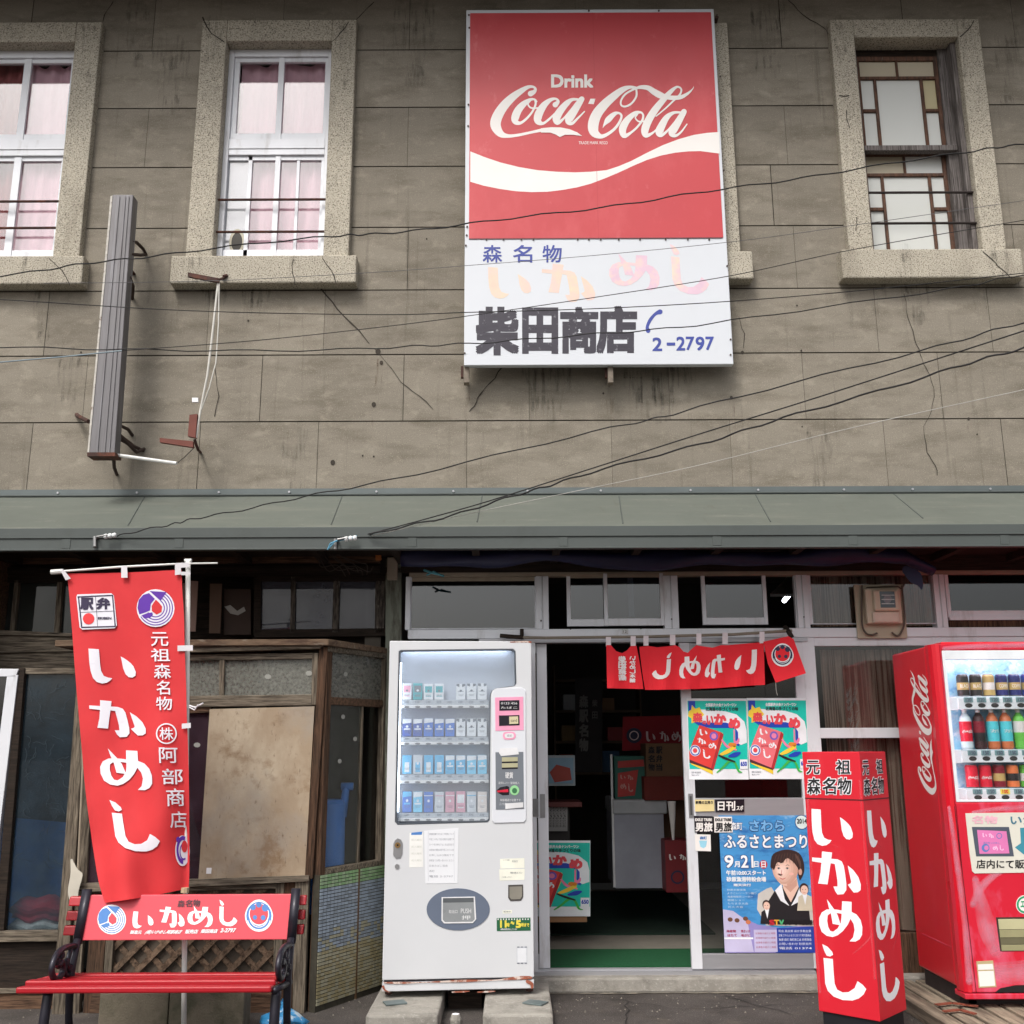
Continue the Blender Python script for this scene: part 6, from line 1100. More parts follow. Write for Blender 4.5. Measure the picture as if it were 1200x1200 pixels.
for (x0, pt, yt, yb, yl, ybb, kind), rn in zip(rowsC, ('top', 'middle', 'bottom')):
    zb_, zt_ = ABC(1160, yb)[1], ABC(1160, yt)[1]; zl0, zl1 = ABC(1160, ybb)[1], ABC(1160, yl)[1]; a_ = ABC(x0, yb)[0]; pm_ = ABC(x0+pt, yb)[0]-a_
    b = MB(); b.ub(IV, a_-.02, dx1-.06, zl0, zl1, -.1, .0, Wf); b.ub(IV, dx0-.01, a_-.02, zl0-.004, zl1+.006, -.1, -.005, lit); b.ub(IV, a_-.02, dx1-.06, zl1, zb_+.001, -.1, -.02, mat('shelf_grey', C(190, 200, 206), .4)); s_ = b.build('display_shelf', T, .002)
    L_ = spec_[kind]; b = MB()
    for k in range(12):
        cx = a_+pm_*(k+.5); zm = zl0+(zl1-zl0)*.34; b.disc(IV, cx, zm, .021, (zl1-zl0)*.2, btn, .001, 16, .004)
        y_ = lab_y if (kind == 'tall' and k == 2) else lab_g; b.ub(IV, cx-.025, cx+.025, zl0+(zl1-zl0)*.62, zl1+.004, .0, .004, y_); b.text(IV, '100' if y_ is lab_y else ('120' if kind == 'can' else '150'), cx-.015, zl1-.0, cx+.015, zl0+(zl1-zl0)*.7, LR if y_ is lab_y else TX, .0048, .03)
    b.build('price_button', s_)
    for k, (cols, lb, tx) in enumerate(L_):
        cx = a_+pm_*(k+.5); r = pm_*.44; drink(kind, cx, zb_+.001, zt_, r, cols, '%s, %s from left on the %s shelf of the red machine' % (lb, ordn[k], rn), 'bottle' if kind == 'bottle' else 'can', tx)
SCF = soft('sun_faded_paint', C(234, 150, 172), .34); q_ = 0
for pts in ([(1143, 1030, 8), (1150, 1060, 16), (1158, 1090, 22), (1168, 1115, 16)], [(1140, 1060, 8), (1150, 1040, 10), (1166, 1025, 8), (1184, 1018, 3)], [(1152, 1135, 14), (1180, 1140, 26), (1230, 1138, 30), (1300, 1134, 20)], [(1112, 946, 4), (1120, 1000, 7), (1130, 1080, 7), (1136, 1150, 9)], [(1140, 952, 4), (1180, 947, 7), (1260, 945, 8)], [(1106, 760, 5), (1150, 757, 6), (1240, 755, 7)]):
    for kk in (1., .72, .45, .2): b = MB(); b.ribbon(cp_, [(x, y, w*kk) for x, y, w in pts], SCF, .0004+q_*.00006, rise=.00003, curve=6); b.build('faded_patch', dor); q_ += 1
# side script
fSd = F((Xs, CY, 0), (0, -1, 0), (0, 0, 1), (-1, 0, 0)); sp_ = fSd.px()
def cvs(x, y):
    u, v = (x-575)/239, (y-100)/61; return (1078+20*v)*(1-u)+(1066+20*v)*u, 931+(785-931)*u
b = MB(); script(b, sp_, WS, .001, cvs); b.build('side_script', T)
b = MB()
for zz, c_ in ((P(1110, 1115, CY).z, 'a'),): b.ub(lambda u, v, n=0.: fSd(u, v, n), -.5, -.1, zz, zz+.004, .0, .001, CRF)
b.build('side_seam', T)
# advert sticker, label, emblem, flap
b = MB(); AD = mat('advert_cream', C(214, 212, 200), .5, 0, .04, 9); b.shape(cp_, [(1131, 953), (1340, 950), (1345, 1020), (1142, 1023.5), (1139, 1021), (1136, 1000)], AD, .003, .002)
b.shape(cp_, [(1138.5, 969), (1182, 969), (1188, 1003.5), (1143.5, 1003.5)], mat('photo_dark', C(74, 82, 96), .5), .0036); b.shape(cp_, [(1144.5, 972.5), (1179, 974), (1182.5, 1000), (1147.5, 1000.5)], mat('photo_pink', C(216, 120, 176), .5, 0, .05), .004)
b.disc(cp_, 1154.5, 993.5, 4.6, 4.8, mat('photo_blue', C(90, 120, 180)), .0044, 20); b.disc(cp_, 1155.5, 993.5, 2.6, 2.8, MC['photo_pink'], .0047, 14); b.ring(cp_, 1170.5, 979.5, 3, .8, MC['photo_blue'], .0044)
for ch, x0, y0, x1, y1 in (('i', 1151, 976, 1156, 981), ('ka', 1158, 976.5, 1164, 982), ('me', 1163, 991, 1169, 996.5), ('shi', 1171, 990, 1176, 996.5)): kana(b, cp_, ch, x0, y0, x1, y1, mat('photo_pale', C(238, 190, 220)), .0044)
b.text(cp_, '森名物 いかめし', 1152, 986.5, 1171, 989, MC['photo_blue'], .0044)
b.shape(cp_, [(1195, 970), (1240, 969), (1245, 1000), (1199, 1001), (1189, 993), (1196, 988)], mat('photo_teal', C(60, 140, 160), .5), .0036); b.text(cp_, 'いかめし', 1184, 956, 1244, 966, mat('teal_ink', C(70, 120, 140)), .0036, .02); b.text(cp_, '店内にて販売しております', 1144, 1007.5, 1278, 1017.5, ink(), .0036, .02); b.text(cp_, '名物', 1139, 956, 1168, 965, mat('pale_pink_ink', C(226, 176, 190)), .0036, .03); b.build('advert_sticker', dor)
b = MB(); b.disc(cp_, 1201, 1060, 10.5, 11, WS, .001, 28, .001); b.ring(cp_, 1201, 1060, 8.6, 2.2, mat('eco_green', C(30, 150, 100)), .0016, ry=9); b.text(cp_, 'エコ', 1196, 1056, 1206, 1063, MC['eco_green'], .0016, .03); b.build('round_sticker', dor)
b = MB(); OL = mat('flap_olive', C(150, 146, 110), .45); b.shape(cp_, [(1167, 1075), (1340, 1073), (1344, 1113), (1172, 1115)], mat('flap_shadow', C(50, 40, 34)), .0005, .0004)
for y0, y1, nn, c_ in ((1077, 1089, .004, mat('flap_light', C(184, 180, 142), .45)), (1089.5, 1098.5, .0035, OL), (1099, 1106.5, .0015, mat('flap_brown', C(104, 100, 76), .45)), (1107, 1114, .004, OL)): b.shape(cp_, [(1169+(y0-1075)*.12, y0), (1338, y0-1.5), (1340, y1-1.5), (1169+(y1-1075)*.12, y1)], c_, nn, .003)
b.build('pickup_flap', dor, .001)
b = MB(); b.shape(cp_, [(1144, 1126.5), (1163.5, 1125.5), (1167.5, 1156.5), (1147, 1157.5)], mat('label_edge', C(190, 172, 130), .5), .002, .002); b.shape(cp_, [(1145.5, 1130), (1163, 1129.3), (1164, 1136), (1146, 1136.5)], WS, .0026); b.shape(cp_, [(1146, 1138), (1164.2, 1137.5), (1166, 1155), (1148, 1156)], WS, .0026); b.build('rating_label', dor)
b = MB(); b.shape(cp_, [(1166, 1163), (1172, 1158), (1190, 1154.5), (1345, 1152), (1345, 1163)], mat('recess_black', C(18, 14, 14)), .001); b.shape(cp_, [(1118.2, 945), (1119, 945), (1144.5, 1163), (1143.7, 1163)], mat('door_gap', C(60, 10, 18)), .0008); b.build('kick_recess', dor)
b = MB(); b.box(Xs+.06, Xs+.1, CY+.1, CY+.14, 0.07, zb3, iron()); b.box(XE-.1, XE-.06, CY+.1, CY+.14, .07, zb3, iron()); b.box(Xs+.06, Xs+.1, yb3-.1, yb3-.06, .07, zb3, iron()); b.build('foot', T)
# ---- plank deck under it
pk = wood('deck_plank_wood', C(86, 76, 66), C(150, 138, 120), (4, .3, 4)); x = P(1072, 1175, -.7).x; k = 0
DK0 = thing('plank_deck', 'weathered plank deck under the red drinks vending machine', 'deck', (x+.8, -.5, 0)); b = MB()
while x < XE+.4:
    w = random.uniform(.085, .1); z = .066+random.uniform(0, .004); b.hexa([(x, -1.5, .0), (x+w, -1.5, .0), (x+w, -1.5, z), (x, -1.5, z)], [(x-.0, -.13, .0), (x+w, -.13, .0), (x+w, -.13, z), (x, -.13, z)], pk); x += w+.02; k += 1
b.build('planks', DK0, .004)
for j, (q, l) in enumerate(((((1097, 1178), (1116, 1176), (1146, 1180)), 'upper rusty iron strap lying on the planks under the red machine'), (((1106, 1186), (1125, 1184), (1143, 1189)), 'lower rusty iron strap lying on the planks under the red machine'))):
    b = MB(); p = [PZ(x_, y_, .078) for x_, y_ in q]
    for a_, c_ in zip(p, p[1:]): d_ = (c_-a_).normalized(); s_ = Vector((-d_.y, d_.x, 0))*.012; b.hexa([a_-s_, c_-s_, c_+s_, a_+s_], [v+Vector((0, 0, .006)) for v in (a_-s_, c_-s_, c_+s_, a_+s_)], mat('strap_rust', C(128, 66, 48), .85, .1, .3, 40))
    tag(b.build('iron_strap'), l, 'iron strap', 'rusty straps on the deck')

# ============================================================ POSTERS ON THE DOOR
DY = -.03; dF = wallF(DY); 
def squid_poster(name, mp_, label, boxc, W_=70, group='green squid rice posters'):
    # art in a 70 x 101 unit field
    b = MB(); f_ = mp_; TE, PW, PB = mat('poster_turquoise', C(0, 196, 176), .4), mat('poster_white', C(236, 238, 242), .4), mat('poster_blue', C(24, 64, 180), .4)
    PR_, PY, PK_ = mat('poster_red', C(232, 70, 80), .4), mat('poster_yellow', C(246, 206, 60), .4), mat('poster_pink', C(238, 130, 170), .4)
    b.shape(f_, [(0, 0), (W_, 0), (W_, 101), (0, 101)], PW, 0, .0006); o = b.build(name, None); b = MB()
    b.shape(f_, [(1, 3), (W_-.5, 3), (W_-.5, 88), (1, 88)], TE, .0008)
    b.shape(f_, [(2, 3), (10, 3), (10, 14), (2, 16)], PB, .001)
    b.shape(f_, [(5, 26), (8, 30), (15, 35), (30, 37), (50, 37), (56, 38), (56, 58), (60, 60), (62, 50), (62, 36), (50, 27), (20, 26)], PB, .0011)
    b.shape(f_, [(10, 13), (45, 16), (58, 20), (67, 29), (69, 40), (69, 55), (62, 58), (59, 56), (59, 42), (54, 33), (45, 30), (20, 30), (10, 28)], PW, .0013)
    b.shape(f_, [(2, 16), (5, 14), (6, 8), (10, 13), (15, 11), (17, 16), (20, 20), (16, 25), (17, 30), (10, 29), (5, 31), (5, 25), (1, 22)], PY, .0015)
    b.text(f_, '森', 7, 18, 17.5, 29, PR_, .0019, .05)
    for ch, x0, y0, x1, y1 in (('の', 18, 28, 22, 32), ('い', 23, 22, 30, 32), ('か', 32, 20, 45, 32), ('め', 49, 25, 61, 37), ('し', 54, 40, 60, 56)): b.text(f_, ch, x0, y0, x1, y1, PR_ if ch != 'し' else PK_, .0019, .06)
    b.text(f_, '全国駅弁大会ナンバーワン', 22, 6, 58, 10, PW, .0012, .04); b.text(f_, '北海道の手づくりの味', 22, 11, 60, 15.5, ink(), .0016, .03)
    bx = lambda q: [(x, y) for x, y in q]; RB = boxc
    b.shape(f_, bx([(15, 34), (41, 43), (41, 52), (28, 88), (28, 95), (3, 82), (1, 78)]), PY, .0021); b.shape(f_, bx([(1, 76), (28, 86), (28, 90), (1, 80)]), mat('poster_maroon', C(76, 30, 36)), .0024); b.shape(f_, bx([(14, 33), (39, 42), (26, 87), (1, 76), (1, 66)]), RB, .0026); b.shape(f_, bx([(39, 42), (42, 45), (29, 89), (26, 87)]), mat('poster_dark_red', C(176, 34, 40)), .0026)
    for ch, x0, y0, x1, y1 in (('i', 14, 38, 23, 46), ('ka', 11, 49, 21, 57), ('me', 24, 55, 33, 63), ('shi', 17, 63, 26, 75)): kana(b, f_, ch, x0, y0, x1, y1, PW, .003)
    b.disc(f_, 30.5, 47, 5, 5.5, mat('poster_violet', C(120, 90, 190)), .003, 18); b.disc(f_, 30.5, 47, 3, 3.4, PK_, .0033, 14); b.disc(f_, 8, 65, 6.3, 7, PW, .003, 20); b.ring(f_, 8, 65, 5, 1.2, PB, .0033, ry=5.6); b.disc(f_, 8, 65, 2.6, 3, PR_, .0033, 12)
    b.text(f_, '森名物駅弁', 15, 58.5, 26, 61, mat('poster_maroon2', C(150, 30, 40)), .0031)
    for pts, m_ in (([(40, 52, 2), (46, 60, 3), (56, 64, 2)], PK_), ([(36, 71, 2), (44, 75, 3), (54, 79, 2)], ink()), ([(38, 70, 3), (46, 66, 5), (54, 61, 4)], PY), ([(48, 72, 3), (55, 70, 6), (60, 68, 3)], PB), ([(33, 92, 1.5), (40, 86, 2.5), (48, 78, 3), (54, 80, 2.5), (58, 90, 2.5), (62, 92, 1)], mat('poster_green', C(60, 180, 70))), ([(50, 58, 6), (54, 58, 5)], mat('poster_orange', C(224, 130, 40)))): b.ribbon(f_, pts, m_, .0035)
    b.shape(f_, [(60, 76), (69, 76), (69, 88), (60, 88)], PW, .0036); b.text(f_, '650', 61, 79, 68, 84, PB, .0039, .04); b.text(f_, '森駅 柴田商店', 3, 91, 14, 93.5, TX, .0012); b.text(f_, '電話2-2797', 3, 94.5, 12, 96.5, TX, .0012)
    b.build('poster_print', o); return tag(o, label, 'poster', group)
dq = dF.px()
squid_poster('poster', lambda x, y, n=0.: dq(804.5+x*1.0+y*.03, 818.5+y*.94, n), 'left of two green squid rice posters on the door glass, with the brighter red box', mat('box_red', C(226, 62, 56), .4))
squid_poster('poster', lambda x, y, n=0.: dq(874.7+x*1.0+y*.035, 818+y*.94, n), 'right of two green squid rice posters on the door glass, with the paler pink box', mat('box_pink', C(232, 112, 120), .4))
# festival poster
b = MB(); f_ = lambda x, y, n=0.: dq(842+x*1.0+y*.046, 955.5+y*1.0, n)    # field 108 x 161
FB = mat('festival_blue', C(70, 148, 208), .4, 0, .06, 5, (1, 1, 3), 0, 1, [(C(30, 84, 156), .9, 6, (1, 1, 3), .5, .7), (C(190, 222, 240), .75, 10, (1, 1, 2.5), .58, .76)])
b.shape(f_, [(0, 0), (106, 0), (106, 161), (0, 161)], FB, 0, .0006); fest = tag(b.build('poster'), 'blue summer festival poster with a woman in black on the lower door glass', 'poster')
b = MB(); LV, VIO, DBL, Wq = mat('festival_lilac', C(196, 190, 222), .4), mat('festival_violet', C(150, 140, 200), .4), mat('festival_deep_blue', C(40, 66, 158), .4), mat('festival_white', C(236, 240, 246), .4)
b.shape(f_, [(0, 112), (20, 118), (40, 128), (66, 132), (106, 128), (106, 161), (0, 161)], VIO, .0008); b.shape(f_, [(0, 110), (12, 112), (28, 124), (34, 160), (0, 160)], LV, .0010); b.shape(f_, [(62, 132), (106, 130), (106, 161), (60, 161)], DBL, .0010)
b.shape(f_, [(35, 134), (62, 134), (62, 160), (35, 160)], LV, .0012); b.shape(f_, [(0, 143), (34, 143), (34, 145), (0, 145)], Wq, .0013)
nb = mat('festival_navy', C(28, 60, 120)); 
b.text(f_, '森町', 14, 8, 27, 17, nb, .001, .06); b.text(f_, '森町', 14, 8, 27, 17, Wq, .0024, .02); b.text(f_, 'さわら', 36, 6, 76, 18, nb, .001, .07); b.text(f_, 'さわら', 36, 6, 76, 18, mat('festival_pale', C(120, 180, 230)), .0024, .03)
b.text(f_, 'ふるさとまつり', 5, 23, 102, 38, nb, .001, .06); b.text(f_, 'ふるさとまつり', 5, 23, 102, 38, Wq, .0024, .025)
b.text(f_, '9', 5, 47, 14.5, 61, nb, .001, .05); b.text(f_, '9', 5, 47, 14.5, 61, Wq, .0022, .02); b.text(f_, '月', 16, 54, 22, 60.5, Wq, .0014, .03); b.text(f_, '21', 24, 47, 38, 61, nb, .001, .05); b.text(f_, '21', 24, 47, 38, 61, Wq, .0022, .02); b.text(f_, '日', 39, 54, 44, 60.5, Wq, .0014, .03); b.disc(f_, 50, 57.5, 4.6, 5, mat('festival_red', C(190, 30, 50)), .0014, 20); b.text(f_, '日', 47.5, 54, 52.5, 61, Wq, .0018, .03)
b.text(f_, '午前10:00スタート', 6, 64.5, 52, 70, Wq, .0014, .035); b.text(f_, '砂原漁港特設会場', 6, 72, 52, 77.5, Wq, .0014, .035); b.text(f_, '雨天決行', 14, 80, 34, 83, Wq, .0014, .03)
for k in range(6): b.text(f_, ('砂原太鼓演奏', 'よさこいソーラン踊り', '海産物販売コーナー', '歌謡ショー', 'もちまき大会', '花火大会')[k], 6, 86+k*4, 6+(22, 34, 30, 20, 24, 18)[k], 88.5+k*4, mat('festival_text', C(206, 226, 240)), .0014)
SK, HR, BLk, SK2 = mat('portrait_skin', C(232, 196, 178), .5, 0, .03), mat('portrait_hair', C(52, 34, 32), .5, 0, .1), mat('portrait_black', C(30, 28, 32), .5), mat('portrait_lip', C(196, 106, 104), .5)
b.shape(f_, [(50, 129), (40, 110), (42, 92), (52, 86), (58, 84), (66, 98), (84, 100), (98, 92), (106, 96), (106, 130)], mat('portrait_backing', C(200, 196, 190)), .0016)
b.shape(f_, [(52, 128), (54, 100), (62, 88), (70, 84), (90, 84), (100, 94), (102, 128)], BLk, .002); b.shape(f_, [(62, 88), (70, 80), (73, 98), (78, 106), (68, 100)], Wq, .0024); b.shape(f_, [(92, 82), (99, 90), (92, 100), (80, 106), (86, 96)], Wq, .0024); b.shape(f_, [(70, 74), (88, 72), (90, 84), (80, 102), (72, 86)], SK, .0022)
b.shape(f_, [(60, 64), (60, 48), (68, 42), (80, 40), (92, 44), (97, 54), (97, 66), (92, 76), (90, 70), (84, 52)], HR, .0026, curve=3); b.shape(f_, [(61, 60), (64, 51), (74, 48), (86, 50), (90, 60), (88, 72), (80, 81), (72, 82), (65, 76), (61, 68)], SK, .003, curve=4); b.shape(f_, [(60, 58), (64, 46), (76, 42), (90, 48), (92, 64), (86, 56), (78, 50), (72, 56), (66, 55), (62, 64)], HR, .0034, curve=3)
SH = mat('portrait_shade', C(206, 160, 142), .5); b.shape(f_, [(86, 54), (90, 60), (88, 72), (80, 81), (76, 81), (83, 72), (85, 62)], SH, .0032, curve=3); b.shape(f_, [(72, 82), (80, 81), (88, 74), (88, 82), (80, 90)], SH, .0024); b.disc(f_, 69, 69, 2.6, 1.8, mat('portrait_cheek', C(236, 184, 170), .5), .0033, 12); b.disc(f_, 82, 68.5, 2.8, 1.8, MC['portrait_cheek'], .0033, 12); b.disc(f_, 92.5, 66, 2.2, 4, SH, .0033, 12)
for k in range(9): b.ribbon(f_, [(66+k*3.2, 44-abs(k-4)*-.6, .5), (64+k*3.4, 50, .6), (62+k*3.8, 55+abs(k-4)*.8, .3)], mat('hair_strand', C(84, 58, 50)), .0038+k*.0001)
tones = [(208, 166, 148), (218, 178, 160), (226, 188, 170), (232, 197, 181), (238, 206, 192), (242, 214, 202)]
for k, c_ in enumerate(tones):
    sc_k = 1-k*.15; b.shape(f_, [(73.5-k*.7+(x-75)*sc_k, 64+k*.2+(y-65)*sc_k) for x, y in [(62, 60), (65, 52), (74, 49), (85, 51), (89, 60), (87, 71), (80, 80), (72, 81), (65, 75), (62, 68)]], mat('portrait_tone_%d' % k, C(*c_), .5, 0, .02), .00322+k*.00002, curve=4)
b.ribbon(f_, [(88, 46, 2), (92, 54, 3), (93, 62, 1)], mat('hair_shine', C(92, 66, 58)), .0037)
for x in (67.5, 77.5): b.disc(f_, x, 62.3, 1.5, .8, mat('eye_white', C(206, 196, 192)), .0036, 12); b.disc(f_, x, 62.2, .85, .85, BLk, .0037, 10); b.ribbon(f_, [(x-1.9, 61.9, .3), (x, 61.1, .6), (x+2, 62, .3)], BLk, .0038)
for x in (66.5, 78): b.ribbon(f_, [(x-2, 58.8, .4), (x, 58, .6), (x+2.2, 58.8, .3)], HR, .0036)
b.ribbon(f_, [(71, 64, .5), (70.2, 68.5, .7), (71.6, 69, .5)], SK2, .0036); b.ribbon(f_, [(68, 73, .5), (71.5, 74.6, 1.2), (75, 73.2, .5)], SK2, .0037)
for (cx, cy, s, suit) in ((51, 103, 1, BLk), (96, 84, 1.15, mat('portrait_cream', C(206, 198, 176)))):
    b.shape(f_, [(cx-8*s, cy+24*s), (cx-6*s, cy+10*s), (cx, cy+6*s), (cx+7*s, cy+10*s), (cx+8*s, cy+24*s)], suit, .0042); b.shape(f_, [(cx-2*s, cy+7*s), (cx+3*s, cy+7*s), (cx+.5*s, cy+18*s)], Wq, .0044); b.disc(f_, cx, cy+1.5*s, 4.6*s, 5.6*s, HR, .0042, 20); b.disc(f_, cx+.3, cy+3*s, 3.8*s, 4.8*s, SK, .0045, 20)
    for dx in (-1.5, 1.5): b.disc(f_, cx+dx*s, cy+2.4*s, .6, .4, BLk, .0047, 8)
    b.ribbon(f_, [(cx-1.2, cy+5.6*s, .4), (cx+1.2, cy+5.6*s, .4)], SK2, .0047)
for k, ch in enumerate('STVラジオ公開録音'): b.text(f_, ch, 54+k*5.6, 122.5, 59+k*5.6, 128, (mat('festival_red', C(190, 30, 50)), mat('fy', C(236, 170, 60)), mat('fg', C(80, 180, 120)))[k % 3] if k < 3 else ink(), .005, .05)
for k in range(5): b.text(f_, ('司会 森太郎 ほか多数出演', '主催 さわらふるさとまつり実行委員会', '後援 森町 森町商工会 砂原漁協', 'お問い合わせ 砂原支所', '電話 01374')[k], 64, 134+k*5, 102, 137+k*5, Wq, .0016)
for k in range(4): b.text(f_, '出演者の紹介と時間', 37, 137+k*5.4, 60, 139.4+k*5.4, mat('festival_redink', C(170, 60, 100)), .0016)
for x, y in ((8, 122), (16, 123), (26, 121), (29, 125)): b.disc(f_, x, y, 3, 2.6, (mat('food_brown', C(110, 70, 50)), mat('food_orange', C(206, 120, 80)))[x % 2], .0016, 12)
for x, t_ in ((3, '海産物'), (20, '焼きいか'), (4, 'ほたて'), (20, '毛がに')): b.text(f_, t_, x, 134 if t_ in ('海産物', '焼きいか') else 139, x+11, 137 if t_ in ('海産物', '焼きいか') else 142, mat('festival_redink', C(170, 60, 100)), .0016, .02)
b.disc(f_, 97, 8, 8, 8.6, nb, .0012, 24); b.disc(f_, 97, 8, 7.2, 7.8, mat('festival_mint', C(214, 232, 232)), .0014, 24); b.text(f_, '2014', 91.5, 4, 103, 9.5, ink(), .0018, .03)
b.build('poster_print', fest)
def sticker(q, m, items, label, cat='sticker'):
    b = MB(); b.shape(dq, q, m, .0052, .0004); o = b.build('sticker'); b = MB()
    for (t_, x0, y0, x1, y1, mm, bo) in items: b.text(dq, t_, x0, y0, x1, y1, mm, .0058, bo)
    b.build('sticker_print', o); return tag(o, label, cat, 'stickers on the door glass')
sticker([(813, 956), (835, 956.5), (835.5, 975.5), (814, 975.5)], BKD, [('EXILE TRIBE', 814.5, 959, 834, 962, WS, .04), ('男旅', 815, 964, 834.5, 974, WS, .035)], 'black square sticker with white travel characters, left of its white twin')
sticker([(836.5, 957), (857.5, 957), (858.5, 975.3), (837, 975.5)], WS, [('EXILE TRIBE', 838, 959, 856.5, 962, ink(), .04), ('男旅', 838.5, 964, 857, 974, ink(), .03)], 'white square sticker with black travel characters over the corner of the blue poster')
o = sticker([(814, 977.5), (832.5, 978), (833, 997.5), (815, 997)], WS, [('森町', 820, 980, 828, 983.5, BLU, .03)], 'white sticker with a pale blue squid drawing under the black sticker')
b = MB(); b.shape(dq, [(819, 985), (828.5, 985), (827, 992), (824, 994), (820.5, 992)], mat('squid_blue', C(150, 206, 226)), .006); b.build('drawing', o)
o = sticker([(814, 937), (836.5, 937), (837, 950.5), (814.5, 951)], mat('cream_sticker', C(226, 208, 150), .5), [('新聞の立売り', 815, 938.5, 835, 942, ink(), .04)], 'small cream sticker at the left end of the silver door rail')
o = sticker([(837.5, 937), (872, 936.5), (872, 951.5), (838.5, 951.5)], BKD, [('日刊', 841, 939, 861, 949.5, WS, .03), ('スポ', 863, 944, 870.5, 949.3, WS, .03)], 'black newspaper sticker on the silver door rail')

# ============================================================ INSIDE THE SHOP
def ibox(name, x0, y0, x1, y1, Y, dep, m, label, cat, group=None):
    T = thing(name, label, cat, P((x0+x1)/2, y1, Y), group); b = MB(); pr(b, x0, y0, x1, y1, Y, dep, m); b.build('body', T, .004); return T
Tm = tag((lambda b: (b.box(P(640, 1125, .1).x, P(870, 1125, .1).x, .052, .57, .104, .113, mat('green_mat', C(8, 78, 42), .95, 0, .15, 60, bump=.8, bs=300)), b.build('door_mat'))[1])(MB()), 'bright green door mat just inside the threshold', 'mat')
b = MB(); b.box(P(640, 1060, 1).x, P(840, 1060, 1).x, 1.1, 3.2, .104, .116, mat('dark_green_mat', C(20, 44, 32), .95)); tag(b.build('inner_mat'), 'dark green floor mat deeper inside the shop', 'mat')
ig = wallF(.75).px()
o = squid_poster('standing_poster', lambda x, y, n=0.: ig(612+x*1.14, 985+y*.88, n), 'green squid rice poster board standing inside the entrance behind the white machine', mat('box_red', C(226, 62, 56), .4), group='green squid rice posters')
ibox('display_crate', 612, 1074, 688, 1081, .76, .3, mat('crate_wood', C(150, 110, 76), .8), 'low wooden crate under the green poster board inside the shop', 'crate')
T = ibox('display_counter', 600, 940, 682, 946, .9, .4, mat('counter_red', C(96, 40, 36), .6), 'dark red shelf counter inside the entrance', 'counter'); b = MB(); pr(b, 600, 946, 668, 1075, 1.0, .3, mat('counter_dark', C(36, 30, 28))); b.build('cabinet', T)
ibox('framed_picture', 640, 885, 674, 921, .9, .02, mat('picture_frame', C(150, 158, 164), .4), 'framed food picture standing on the dark red counter', 'picture'); b = MB(); pf = wallF(.888).px(); b.shape(pf, [(643, 888), (672, 888), (672, 918), (643, 918)], mat('picture_blue', C(120, 150, 170)), .001); b.shape(pf, [(644, 905), (652, 896), (668, 900), (670, 914), (650, 917)], mat('picture_food', C(150, 56, 44)), .002); tag(b.build('picture_print'), 'red food photograph in the frame on the dark red counter', 'photo')
b = MB(); pf = wallF(.95).px(); b.shape(pf, [(641, 940), (665, 940), (665, 974), (641, 974)], mat('paper_list', C(150, 148, 146)), 0, .001)
for k in range(5): b.text(pf, '品書き一覧', 660-k*4, 944, 663-k*4, 970, ink(), .001)
tag(b.build('paper_notice'), 'handwritten paper notice hanging under the dark red counter', 'notice')
T = ibox('freezer', 720, 945, 779, 1041, 1.3, .6, mat('freezer_grey', C(150, 152, 164), .5), 'grey chest freezer inside the shop with boxes piled on it', 'freezer'); b = MB(); pr(b, 718, 937, 782, 954, 1.28, .64, mat('freezer_lid', C(170, 172, 176), .5)); b.build('lid', T, .01); b = MB(); pr(b, 717, 884, 719.5, 1040, 1.29, .03, mat('edge_chrome', C(210, 210, 212), .3)); b.build('edge_strip', T)
T = ibox('display_box', 720, 886, 758, 937, 1.4, .3, mat('teal_box', C(44, 104, 92), .6), 'green and red printed carton on the grey freezer', 'box'); b = MB(); pf = wallF(1.395).px(); b.shape(pf, [(724, 892), (754, 890), (755, 898), (724, 900)], PR0 if 'PR0' in globals() else mat('ibox_red', C(190, 60, 56)), .001); b.shape(pf, [(724, 906), (748, 902), (744, 932), (724, 934)], mat('ibox_red', C(190, 60, 56)), .001)
for ch, x0, y0, x1, y1 in (('i', 727, 908, 733, 913), ('ka', 735, 908, 742, 914), ('me', 727, 918, 734, 925), ('shi', 736, 918, 742, 928)): kana(b, pf, ch, x0, y0, x1, y1, mat('dim_print', C(200, 150, 140)), .002)
b.build('box_print', T)
T = ibox('carton', 757, 871, 800, 910, 1.3, .35, mat('brown_carton', C(122, 92, 66), .8), 'brown cardboard carton with dark characters above the red cloth box', 'box'); b = MB(); pf = wallF(1.295).px()
for k, ch in enumerate('森名物駅弁当'): b.text(pf, ch, 760+(k//3)*9, 875+(k % 3)*10, 767+(k//3)*9, 883+(k % 3)*10, ink(), .001, .03)
b.build('carton_print', T)
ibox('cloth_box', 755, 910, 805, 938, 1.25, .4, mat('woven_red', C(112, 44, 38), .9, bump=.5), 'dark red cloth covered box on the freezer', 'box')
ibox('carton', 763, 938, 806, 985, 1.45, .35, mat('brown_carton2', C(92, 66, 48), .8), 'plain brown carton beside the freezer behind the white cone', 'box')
b = MB(); c = P(788, 960, 1.15); zt_, zq2 = P(788, 939, 1.15).z, P(788, 985, 1.15).z; b.lathe((c.x, 1.15, zq2), [(0, 0, WS), (.008, 0, WS), (.028, (zt_-zq2)*.9, WS), (.03, zt_-zq2, WS), (0, zt_-zq2, WS)], 14); tag(b.build('paper_cone', None, 0, True), 'hanging white paper cone in front of the brown carton', 'cone')
